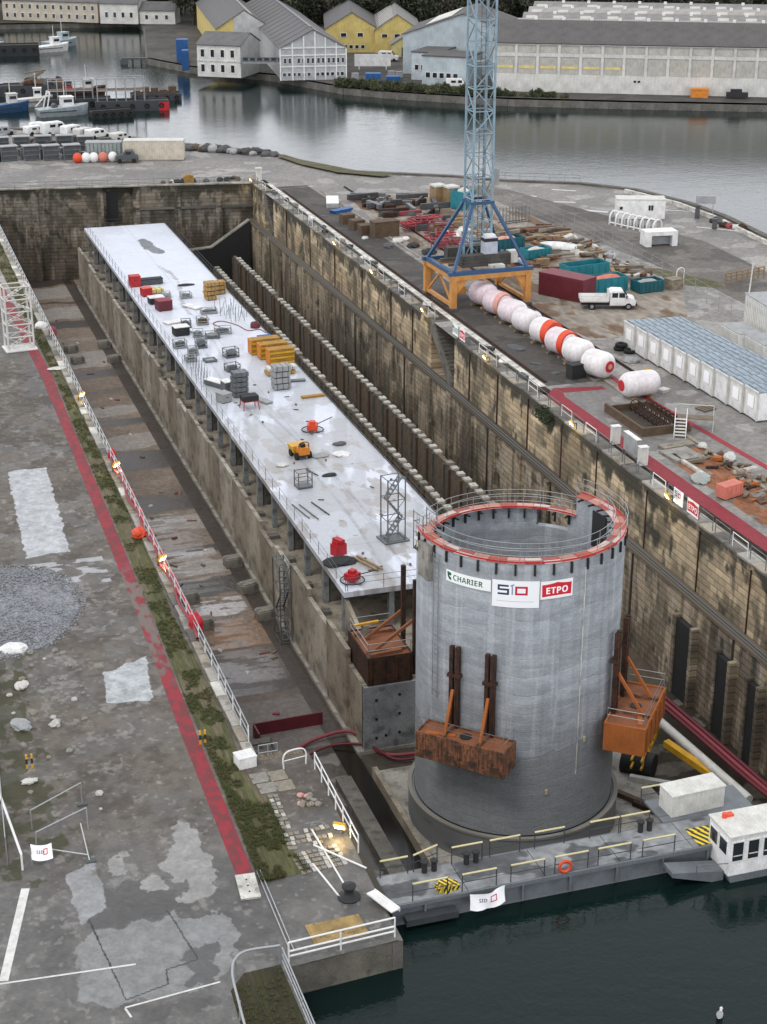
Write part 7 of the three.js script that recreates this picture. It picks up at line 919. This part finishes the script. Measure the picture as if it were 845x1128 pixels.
function boat(name, label, x, z, turn, L, w, hullM, topM) { const W = thing(name, label, 'boat', [x, waterY - 0.3, z], turn); const g = prism([[-L / 2, -w / 2], [L * 0.2, -w / 2], [L * 0.42, -w * 0.3], [L / 2, 0], [L * 0.42, w * 0.3], [L * 0.2, w / 2], [-L / 2, w / 2]], 1.7); g.rotateX(-Math.PI / 2); g.translate(0, 0.85, 0); const p = g.attributes.position; for (let i = 0; i < p.count; i++) { const t = (p.getX(i) / L + 0.5); if (p.getY(i) > 0.8) p.setY(i, p.getY(i) + 0.7 * t * t); else { p.setZ(i, p.getZ(i) * 0.75); p.setX(i, p.getX(i) * 0.93); } } g.computeVertexNormals(); mesh('hull', metric(g), hullM, W); mesh('rubbing_strip', bx(L * 0.7, 0.15, w + 0.08, -L * 0.13, 1.2, 0), M.hullDark, W); mesh('wheelhouse', cat([bx(L * 0.22, 2.0, w * 0.6, L * 0.08, 1.7, 0), bx(L * 0.25, 0.12, w * 0.68, L * 0.08, 3.7, 0)]), topM, W); for (let i = 0; i < 3; i++) mesh('window', bx(0.06, 0.6, w * 0.15, L * 0.192, 2.75, -w * 0.19 + i * w * 0.19), M.glass, W); for (const s of [-1, 1]) mesh('window', bx(L * 0.16, 0.55, 0.05, L * 0.08, 2.8, s * (w * 0.3 + 0.02)), M.glass, W); mesh('mast', rod([L * 0.04, 3.8, 0], [L * 0.04, 6.6, 0], 0.09), M.offWhite, W); return W; }
{ const b = boat('trawler', 'pale grey trawler with white gantry moored before the barges', 39.8, -322.6, 0.12, 10, 3.6, mat('#a7b2b8', { r: 0.5 }), M.white); mesh('gantry', cat([bar([-3.4, 1.6, -1.5], [-2.6, 4.8, -1.2], 0.2), bar([-3.4, 1.6, 1.5], [-2.6, 4.8, 1.2], 0.2), bar([-2.6, 4.8, -1.2], [-2.6, 4.8, 1.2], 0.2), bar([-2.6, 4.7, 0], [-5.2, 2.2, 0], 0.15)]), M.white, b); mesh('net_drum', mv(cylg(0.5, 0.5, 1.8, 0, -0.9, 0, 14), -1.6, 2.1, 0, 0, Math.PI / 2), M.greyDark, b); }
boat('launch', 'white launch with cabin in the upper left of the channel', 51.5, -429, 0.35, 9, 3.2, M.white, M.white); boat('launch', 'pale blue grey launch behind the white launch', 55.0, -440, 0.5, 10, 3.4, mat('#9fb3bd', { r: 0.5 }), mat('#b9c6cc', { r: 0.5 }));
solo('jetty', cat([bx(7, 0.4, 1.2, 0, 1.6, 0), bx(1.6, 1.4, 1.6, -3, 0.3, 0), ...[-1, 1, 3].map(x => cylg(0.2, 0.2, 2, x, 0, 0, 8))]), M.greyDark, 'small dark jetty sticking out from the far bank', 'jetty', [67, waterY - 0.5, -397], -0.25);
solo('workboat_float', lump(1.6, 0.5, 0.8, 0.2, 3), M.white, 'white upturned tender just left of the trawler', 'boat', [33.6, waterY + 0.2, -312]);
{ const b = barge('low dark pontoon with crates beyond the caged barges', 60.5, -338, -0.1, 10, 4, 1.3, M.hullDark, false); for (let i = 0; i < 5; i++) mesh('cargo', bx(rr(0.9, 1.6), rr(0.8, 1.6), rr(0.9, 1.5), -3.8 + i * 1.8, 1.35, rr(-0.8, 0.8)), pick([M.greyDark, M.woodDark, M.grey, M.rustDark]), b); }
boat('fishing_boat', 'small dark blue fishing boat left of the trawler', 30.5, -330, 0.2, 8, 2.8, M.craneBlue, M.offWhite); boat('fishing_boat', 'small white fishing boat tucked behind the trawler', 36.2, -336.5, -0.1, 7, 2.6, M.offWhite, M.white); boat('fishing_boat', 'rusty workboat with a pale wheelhouse near the heaped barge', 47.5, -347, 0.15, 9, 3, M.rustDark, M.offWhite); boat('fishing_boat', 'grey fishing boat moored beyond the empty barge', 36, -436, 0.1, 9, 3, M.grey, M.white);
// gull on the near water
{ const W = thing('gull', 'white gull on the dark water at the bottom right', 'bird', [32.0, waterY, -51.3], 0.9); mesh('body', (() => { const g = new THREE.SphereGeometry(0.16, 14, 10); g.scale(1.9, 0.85, 0.85); g.translate(0, 0.1, 0); const p = g.attributes.position; for (let i = 0; i < p.count; i++) { const x = p.getX(i); if (x < -0.15) { p.setY(i, p.getY(i) * 0.5 + 0.09); } } const h = new THREE.SphereGeometry(0.075, 10, 8); h.translate(0.27, 0.27, 0); const n = new THREE.CylinderGeometry(0.05, 0.075, 0.16, 8); n.rotateZ(-0.5); n.translate(0.23, 0.2, 0); return metric(cat([g.toNonIndexed(), h.toNonIndexed(), n.toNonIndexed()])); })(), M.white, W); mesh('wing', (() => { const g = new THREE.SphereGeometry(0.14, 12, 8); g.scale(1.9, 0.3, 1.1); g.translate(-0.05, 0.2, 0); return metric(g); })(), M.grey, W); mesh('beak', rod([0.33, 0.27, 0], [0.43, 0.25, 0], 0.018), M.orange, W); }

// ================================================================ FAR BANK BUILDINGS
const FA = -0.4817; // the works stand at this turn: local x runs along the long hall front
function gable(W, w, d, eave, ridge, wallM, roofM, { axis = 'z', x = 0, z = 0, over = 0.3 } = {}) { // ridge along z (gable faces front) or x; front face at z, body behind
  if (axis === 'z') { mesh('wall', prism([[-w / 2, 0], [w / 2, 0], [w / 2, eave], [0, ridge], [-w / 2, eave]], d).translate(x, 0, z - d / 2), wallM, W); const L = Math.hypot(w / 2 + over, (ridge - eave) * (w / 2 + over) / (w / 2)), a = Math.atan2(ridge - eave, w / 2); for (const s of [-1, 1]) { const g = new THREE.BoxGeometry(L, 0.16, d + 0.5); g.rotateZ(-s * a); g.translate(x + s * (w / 4 + over / 2), (eave + ridge) / 2 + 0.12 - over * Math.tan(a) / 2, z - d / 2); mesh('roof', metric(g), roofM, W); } }
  else { const g = prism([[-d / 2, 0], [d / 2, 0], [d / 2, eave], [0, ridge], [-d / 2, eave]], w); g.rotateY(Math.PI / 2); g.translate(x, 0, z - d / 2); mesh('wall', metric(g), wallM, W); const L = Math.hypot(d / 2 + over, (ridge - eave) * (d / 2 + over) / (d / 2)), a = Math.atan2(ridge - eave, d / 2); for (const s of [-1, 1]) { const r = new THREE.BoxGeometry(w + 0.5, 0.16, L); r.rotateX(s * a); r.translate(x, (eave + ridge) / 2 + 0.12 - over * Math.tan(a) / 2, z - d / 2 + s * (d / 4 + over / 2)); mesh('roof', metric(r), roofM, W); } }
}
function win(W, x, y, z, w, h, side, fm = M.white) { const g = side ? bx(0.08, h, w, x, y, z) : bx(w, h, 0.08, x, y, z), f = mesh('window', g, fm, W); mesh('pane', side ? bx(0.05, h * 0.84, w * 0.8, x + side * 0.03, y + h * 0.08, z) : bx(w * 0.8, h * 0.84, 0.05, x, y + h * 0.08, z + 0.03), M.glass, f); return f; }
const roofG = mat('#6b6a6b', { r: 0.85, tile: 6 }), roofD = mat('#5f5d5d', { r: 0.85, tile: 7 }), roofL = mat('#8f8e8d', { r: 0.8, tile: 6 }), wallW = mat('#dcdcd8', { r: 0.8, tile: 8 }), wallY = mat('#dcc77c', { r: 0.8, tile: 8 }), wallG = mat('#c4c6c6', { r: 0.8, tile: 6 }), wallB = mat('#b9c6cc', { r: 0.7, tile: 8 }), panelM = mat('#c2c0b8', { r: 0.7, tile: 5 });
{ const W = thing('white_house', 'white two storey house with grey roof at the far bank', 'house', [77.6, 0, -355.8], -0.62); gable(W, 10, 11, 6.6, 8.7, wallW, roofG, { axis: 'x' }); for (let i = 0; i < 4; i++) for (const y of [0.9, 4.0]) win(W, -3.7 + i * 2.3, y, 0.04, 1.0, 1.8); mesh('side_gable', prism([[-5.4, 0], [5.4, 0], [5.4, 6.6], [0, 8.6], [-5.4, 6.6]], 0.08).rotateY(Math.PI / 2).translate(5.05, 0, -5.5), mat('#b4b5b4', { r: 0.8, tile: 6 }), W); mesh('string_course', bx(10.1, 0.2, 0.12, 0, 3.2, 0.05), M.concLight, W); }
{ const W = thing('footbridge', 'enclosed link bridge between the white house and the gabled shed', 'bridge', [86.2, 0, -350.6], -0.35); mesh('deck', bx(9, 0.3, 1.6, 0, 3.2, 0), M.grey, W); mesh('side', bx(9, 1.0, 0.08, 0, 3.5, 0.8), M.galvDark, W); for (let i = 0; i < 6; i++) mesh('window', bx(1.0, 0.6, 0.05, -3.8 + i * 1.5, 3.8, 0.86), M.glass, W); }
{ const W = thing('gabled_shed', 'large gabled shed with a white gridded front and grey roof', 'shed', [95.6, 0, -345.2], -0.14); gable(W, 13.6, 95, 6.6, 10.2, mat('#b7bbbc', { r: 0.7, tile: 5 }), roofG); for (const [x, h] of [[-7, 6.6], [-4.4, 7.9], [-2, 9.1], [0.4, 10], [2.6, 8.8], [4.9, 7.7], [7, 6.6]]) mesh('front_post', bx(0.28, h - 0.1, 0.14, x, 0, 0.08), M.white, W); for (const y of [2.7, 5.0, 6.5]) mesh('front_rail', bx(14.2, 0.24, 0.12, 0, y, 0.075), M.white, W); for (const x of [-5.5, -2.6, -0.6, 1.6, 3.8, 5.8]) for (const o of [-0.5, 0.5]) win(W, x + o, 3.4, 0.05, 0.7, 1.2); for (let i = 0; i < 12; i++) win(W, -6.2 + i * 1.05 + (i > 5 ? 0.8 : 0), 0.8, 0.05, 0.8, 0.8); mesh('ridge_vent', bx(0.5, 0.3, 88, 0.1, 10.25, -48), M.galvDark, W); for (let i = 0; i < 22; i++) mesh('roof_light', mv(new THREE.BoxGeometry(0.9, 0.06, 2.2), 1.3, 9.76, -4 - i * 3.8, 0, 0, -0.486), M.grey, W); for (let i = 0; i < 15; i++) mesh('roof_batten', mv(new THREE.BoxGeometry(7.6, 0.05, 0.16), -3.5, 8.6, -5 - i * 6, 0, 0, 0.486), M.greyDark, W); }
{ const W = thing('grey_shed', 'grey roofed shed with a yellow gable behind the white house', 'shed', [91.3, 0, -389.5], -0.14); gable(W, 13, 70, 6.4, 10.5, wallY, roofG); for (let i = 0; i < 18; i++) mesh('roof_light', mv(new THREE.BoxGeometry(1.0, 0.06, 1.8), 1.9, 9.55, -4 - i * 3.4, 0, 0, -0.56), M.offWhite, W); mesh('gable_end', prism([[-2.5, 0], [6.4, 0], [6.4, 6.4], [0, 10.4], [-2.5, 8.8]], 0.1).translate(0, 0, 0.08), wallG, W); }
{ const W = thing('yellow_shed', 'yellow gabled shed with grey roof, left one', 'shed', [117.8, 0, -390.5], -0.27); gable(W, 12.4, 40, 5.5, 9.2, wallY, roofG); for (const x of [-2, 2]) win(W, x, 3.6, 0.05, 1.6, 1.0); for (const x of [-1.5, -0.2, 1.2, 2.6]) win(W, x, 0.9, 0.05, 1.0, 0.9); }
{ const W = thing('yellow_shed', 'yellow gabled shed with striped grey roof, right one', 'shed', [127.9, 0, -386.5], -0.3); gable(W, 10.6, 40, 5.3, 8.8, wallY, roofL); for (const x of [-3, 0, 3]) win(W, x, 3.5, 0.05, 1.6, 0.9); for (let i = 0; i < 8; i++) mesh('roof_light', mv(new THREE.BoxGeometry(4, 0.06, 1.0), -2.7, 7.25, -3 - i * 4.2, 0, 0, 0.58), M.offWhite, W); }
{ const W = thing('yellow_annex', 'small pale yellow annex in front of the right yellow shed', 'shed', [126.8, 0, -378], -0.3); gable(W, 6, 6, 2.8, 4.6, mat('#e0d193', { r: 0.8 }), roofL); mesh('door', bx(2.0, 2.2, 0.1, 0.4, 0, 0.06), M.greyDark, W); }
{ const W = thing('blue_building', 'pale blue two part building with dark flat roofs on the far bank', 'building', [118.4, 0, -326.8], FA - 0.2); mesh('wall', bx(9.8, 5.9, 10, 0, 0, -5), wallB, W); mesh('roof', bx(10.1, 0.25, 10.3, 0, 5.91, -5), roofD, W); for (let i = 0; i < 5; i++) win(W, -3.6 + i * 1.5, 1.6, 0.05, 1.2, 1.2); mesh('back_wall', bx(6, 5.6, 12, -7.2, 0, -14), mat('#c6d0d5', { r: 0.7, tile: 6 }), W); mesh('back_roof', bx(6.3, 0.25, 12.3, -7.2, 5.61, -14), roofD, W); for (let i = 0; i < 3; i++) win(W, -9 + i * 1.4, 2.0, -7.95, 1.0, 1.2); }
{ const W = thing('blue_gable', 'pale blue gabled hall rising behind the blue building', 'building', [128.5, 0, -343.5], FA); gable(W, 26, 26, 8.2, 12.6, wallB, roofD); mesh('roof_light', mv(new THREE.BoxGeometry(6, 0.1, 20), -5.6, 11.05, -13, 0, 0, 0.33), M.offWhite, W); }
{ // long hall
  const W = thing('long_hall', 'long white industrial hall with pilasters and a dark roof on the far bank', 'building', [125.6, 0, -318], FA), L = 118;
  mesh('wall', bx(L, 9.4, 18, L / 2, 0, -9.1), mat('#cdcdc8', { r: 0.8, tile: 8 }), W);
  const rl = Math.hypot(9.6, 3.6); mesh('roof', metric(mv(new THREE.BoxGeometry(L + 0.6, 0.2, rl), L / 2, 11.25, -4.5, 0, Math.atan2(3.6, 9.6))), roofD, W); mesh('roof', metric(mv(new THREE.BoxGeometry(L + 0.6, 0.2, rl), L / 2, 11.25, -14, 0, -Math.atan2(3.6, 9.6))), roofD, W);
  for (let i = 0; i <= 27; i++) mesh('pilaster', bx(0.55, 9.3, 0.22, i * 4.3 + 0.3, 0, 0.02), wallW, W);
  mesh('lower_band', bx(L, 3.5, 0.16, L / 2, 0, 0.0), wallW, W); mesh('upper_band', bx(L, 0.7, 0.16, L / 2, 6.9, 0.0), wallW, W); mesh('cornice', bx(L, 0.25, 0.3, L / 2, 9.2, 0.06), M.offWhite, W);
  for (let i = 0; i < 27; i++) { mesh('panel', bx(3.4, 3.1, 0.06, i * 4.3 + 2.45, 3.65, -0.06), panelM, W); mesh('panel', bx(3.4, 1.4, 0.06, i * 4.3 + 2.45, 7.7, -0.06), panelM, W); for (let k = 1; k < 4; k++) mesh('glazing_bar', bx(0.06, 3.1, 0.04, i * 4.3 + 0.75 + k * 0.85, 3.65, -0.01), M.concLight, W); if (i < 6) mesh('blind', bx(3.2, 0.5, 0.04, i * 4.3 + 2.45, 4.6, 0.0), M.yellowPale, W); }
  for (const x of [28.4, 29.2]) win(W, x, 2.2, 0.1, 0.7, 0.5);
}
{ // flat grey roofs behind the long hall, with vents and roof lights
  const W = thing('rear_hall', 'grey roofed rear halls with white vents behind the long hall', 'building', [138, 0, -337.6], FA), L = 110;
  mesh('wall', bx(L, 9.0, 60, L / 2, 0, -30), wallG, W);
  for (let r = 0; r < 4; r++) { const z = -7 - r * 14; for (const s of [-1, 1]) mesh('roof', metric(mv(new THREE.BoxGeometry(L, 0.2, 7.4), L / 2, 10.2, z + s * 3.5, 0, s * 0.33)), r % 2 ? roofL : mat('#a8a6a2', { r: 0.8, tile: 6 }), W); for (let i = 0; i < 18; i++) mesh('roof_vent', bx(0.7, 0.7, 0.7, 4 + i * 6 + (r % 2) * 3, 11.1, z + 0.4), M.white, W); for (let i = 0; i < 18; i++) mesh('roof_light', mv(new THREE.BoxGeometry(2.4, 0.08, 3.6), 2 + i * 6, 10.35, z + 3.5, 0, 0.33), mat('#c9c8c3', { r: 0.6 }), W); }
}
{ const W = thing('low_building', 'long low beige building with many windows at the upper left', 'building', [58.6, 0, -489], -0.62); gable(W, 30, 9, 5.4, 7.2, mat('#c8bfae', { r: 0.8, tile: 7 }), roofG, { axis: 'x' }); for (let i = 0; i < 12; i++) for (const y of [0.8, 3.2]) win(W, -13.5 + i * 2.45, y, 0.04, 1.0, 1.4); }
{ const W = thing('white_cottage', 'white house with grey roof right of the long beige building', 'house', [76, 0, -476], -0.5); gable(W, 11, 9, 5.4, 8.2, wallW, roofG, { axis: 'x' }); for (let i = 0; i < 4; i++) win(W, -3.6 + i * 2.4, 1.6, 0.04, 1.0, 1.6); }
{ const W = thing('white_cottage', 'small white house at the right end of the upper left group', 'house', [86, 0, -472], -0.4); gable(W, 10, 7, 3.6, 5.6, wallW, roofG, { axis: 'x' }); for (let i = 0; i < 3; i++) win(W, -3 + i * 2.8, 1.2, 0.04, 1.0, 1.3); }
for (const [x, z, w, h, d, lb] of [[107.0, -339.4, 3.2, 1.6, 2.0, 'blue skip in front of the gabled shed on the far bank'], [111, -338, 3, 1.0, 2, 'small dark blue skip right of the blue skip on the far bank'], [75.5, -384.5, 2.6, 5, 2.6, 'upright blue container stack left of the white house, behind'], [73.2, -370, 1.4, 4.2, 2.4, 'blue container beside the white house wall']]) { const W = thing('blue_container', lb, 'container', [x, 0, z], -0.3); mesh('shell', bx(w, h, d, 0, 0.1, 0), M.blue, W); for (let i = 0; i < 6; i++) mesh('rib', bx(0.1, h * 0.9, 0.06, -w * 0.42 + i * w * 0.168, 0.15, d / 2 + 0.03), M.blue, W); mesh('skid', bx(w * 0.9, 0.1, d * 0.9, 0, 0, 0), M.steelDark, W); }
{ const v = van('white van parked on the far bank beside the blue building', 119.8, -322.6, -0.3, 4.8, 2.1, M.white); v.userData.group = undefined; delete v.userData.group; const v2 = van('white van in front of the yellow sheds', 121, -372, -0.5, 4.6, 2.2, M.white); delete v2.userData.group; }
solo('white_hoarding', cat([bx(8, 2.6, 0.2, 0, 0.8, 0), bx(0.2, 0.8, 0.2, -3, 0, 0), bx(0.2, 0.8, 0.2, 3, 0, 0)]), M.white, 'white hoarding panel in the yard before the yellow sheds', 'panel', [112.6, 0, -357.5], -0.3);
solo('orange_skip', cat([bx(3.4, 1.6, 2.2), bx(3.6, 0.15, 2.4, 0, 1.5, 0)]), M.orange, 'orange skip against the long hall on the far bank', 'skip', [161.2, 0, -297.2], FA); solo('dark_car', cat([bx(4.2, 0.8, 1.7, 0, 0.3, 0), bx(2.2, 0.6, 1.5, -0.2, 1.1, 0)]), M.black, 'dark car against the long hall at the right', 'car', [167.4, 0, -293.4], FA);
for (const [x, z, lb] of [[104, -342.6, 'grey bin in the yard before the yellow sheds, left one'], [112.4, -343.6, 'pale bin beside the blue building, left one'], [113.8, -342.4, 'pale bin beside the blue building, right one']]) solo('waste_bin', cat([bx(1.3, 1.2, 1.0, 0, 0.1, 0), bx(1.4, 0.12, 1.1, 0, 1.3, 0)]), M.grey, lb, 'bin', [x, 0, z]);

// ================================================================ VEGETATION
const leafM = new THREE.MeshStandardMaterial({ color: '#ffffff', roughness: 0.9, side: THREE.DoubleSide, vertexColors: true });
function crownGeo(rx, ry, rz, n, size, base, lo = -0.5) { // leaf faces clumped through a crown
  const pos = [], col = [], cl = []; for (let i = 0; i < 16; i++) { let x, y, z; do { x = rr(-1, 1); y = rr(lo, 1); z = rr(-1, 1); } while (x * x + y * y + z * z > 1); cl.push([x * rx, y * ry, z * rz, rr(0.3, 0.6), rr(0.7, 1.25)]); }
  for (let i = 0; i < n; i++) { const c = cl[i % 16], k = c[3] * Math.cbrt(rnd()), a = rnd() * 6.283, e = Math.acos(rr(-1, 1)), px = c[0] + rx * k * Math.sin(e) * Math.cos(a), py = c[1] + ry * k * Math.cos(e), pz = c[2] + rz * k * Math.sin(e) * Math.sin(a); const u = V(rr(-1, 1), rr(-1, 1), rr(-1, 1)).normalize().multiplyScalar(size * rr(0.6, 1.3)), w = V(rr(-1, 1), rr(-1, 1), rr(-1, 1)).normalize().multiplyScalar(size * rr(0.6, 1.3)); pos.push(px, py, pz, px + u.x, py + u.y, pz + u.z, px + w.x, py + w.y, pz + w.z); const s = c[4] * rr(0.75, 1.25); for (let q = 0; q < 3; q++) col.push(base[0] * s, base[1] * s, base[2] * s); }
  const g = new THREE.BufferGeometry(); g.setAttribute('position', new THREE.Float32BufferAttribute(pos, 3)); g.setAttribute('color', new THREE.Float32BufferAttribute(col, 3)); g.setAttribute('uv', new THREE.Float32BufferAttribute(new Float32Array(pos.length / 3 * 2), 2)); g.computeVertexNormals(); return g;
}
const bushG = [crownGeo(2.2, 1.7, 1.8, 1800, 0.4, [0.055, 0.068, 0.032], 0), crownGeo(2.0, 1.4, 1.7, 1600, 0.4, [0.075, 0.085, 0.038], 0), crownGeo(1.6, 1.1, 1.4, 1300, 0.35, [0.1, 0.1, 0.05], 0)];
const bushes = []; { const ln = [[98.5, -335.5], [107.5, -325.2], [119, -315.4], [125, -310.6], [143, -300.8]]; for (let i = 0; i < 27; i++) { const t = Math.pow(i / 26, 1.0) * 3.6, k = Math.min(3, Math.floor(t)), f = t - k; bushes.push([ln[k][0] + (ln[k + 1][0] - ln[k][0]) * f + rr(-0.4, 0.4), ln[k][1] + (ln[k + 1][1] - ln[k][1]) * f + rr(-0.5, 0.5), (i * 7) % 3]); } bushes.push([94.6, -350.2, 1], [92.2, -354.6, 2]); }
bushes.forEach(([x, z, k], i) => { const W = thing('bank_bush', 'bush in the ragged line of green along the far bank', 'bush', [x, -0.1, z], i * 1.1, 'bushes along the far bank'); mesh('foliage', bushG[k], leafM, W).position.y = 0.3; mesh('stem', rod([0, 0, 0], [0.2, 1, 0.1], 0.12), M.woodDark, W); const s = (i > 19 && i < 27 ? 0.5 : 0.75) + 0.3 * ((i * 37) % 10) / 10; W.scale.setScalar(s); });
{ // trees behind the works: each its own trunk and crown
  const tg = [crownGeo(5, 6, 5, 4200, 0.85, [0.04, 0.05, 0.03], -0.7), crownGeo(4.4, 5, 4.4, 3800, 0.8, [0.055, 0.062, 0.036], -0.7), crownGeo(5.6, 5.4, 5, 4200, 0.85, [0.075, 0.07, 0.05], -0.7)];
  const trunk = cat([rod([0, 0, 0], [0.2, 5.5, 0.1], 0.35, 8), rod([0.1, 3.4, 0.1], [2.2, 6.6, 0.8], 0.16, 6), rod([0.1, 3.8, 0.1], [-2, 7, -0.6], 0.16, 6), rod([0.2, 5, 0.1], [0.3, 8.5, 1], 0.18, 6)]);
  let k = 0; const put = (x, z, s) => { const W = thing('tree', (x < 92 ? 'dark tree behind the houses at the upper left' : x < 125 ? 'dark tree behind the grey and white sheds' : x < 160 ? 'dark tree behind the yellow sheds and blue gable' : 'dark tree behind the long white hall'), 'tree', [x, 0, z], k * 0.9, 'trees behind the far buildings'); mesh('trunk', trunk, M.woodDark, W); const c = mesh('crown', tg[k % 3], leafM, W); c.position.y = 8.2; W.scale.setScalar(s); k++; };
  for (let i = 0; i < 34; i++) put(60 + i * 5.2 + rr(-1.5, 1.5), -508 - (i > 4 ? 0 : 6) + i * 2.3 + rr(-4, 4), rr(0.9, 1.35));
  for (let i = 0; i < 30; i++) put(96 + i * 5.0 + rr(-1.5, 1.5), -470 + i * 2.2 + rr(-4, 4), rr(0.9, 1.35));
  for (let i = 0; i < 22; i++) put(118 + i * 4.6 + rr(-1.5, 1.5), -432 + i * 2.4 + rr(-3, 3), rr(0.8, 1.2));
  for (let i = 0; i < 16; i++) put(30 + i * 6 + rr(-1.5, 1.5), -522 + i * 1.0 + rr(-4, 4), rr(0.9, 1.3));
}
struct('far_verge', sheet([[-60, -519], [44, -487.6], [83, -482], [100, -470], [180, -440], [180, -900], [-60, -900]], 0.012, [0, 60, -60, 0]), new THREE.MeshStandardMaterial({ map: rep(grassT.map, 1), color: '#8d8d80', roughness: 1 }));
scene.traverse(o => { if (o.isMesh) { o.castShadow = true; o.receiveShadow = true; } });
renderer.render(scene, camera);
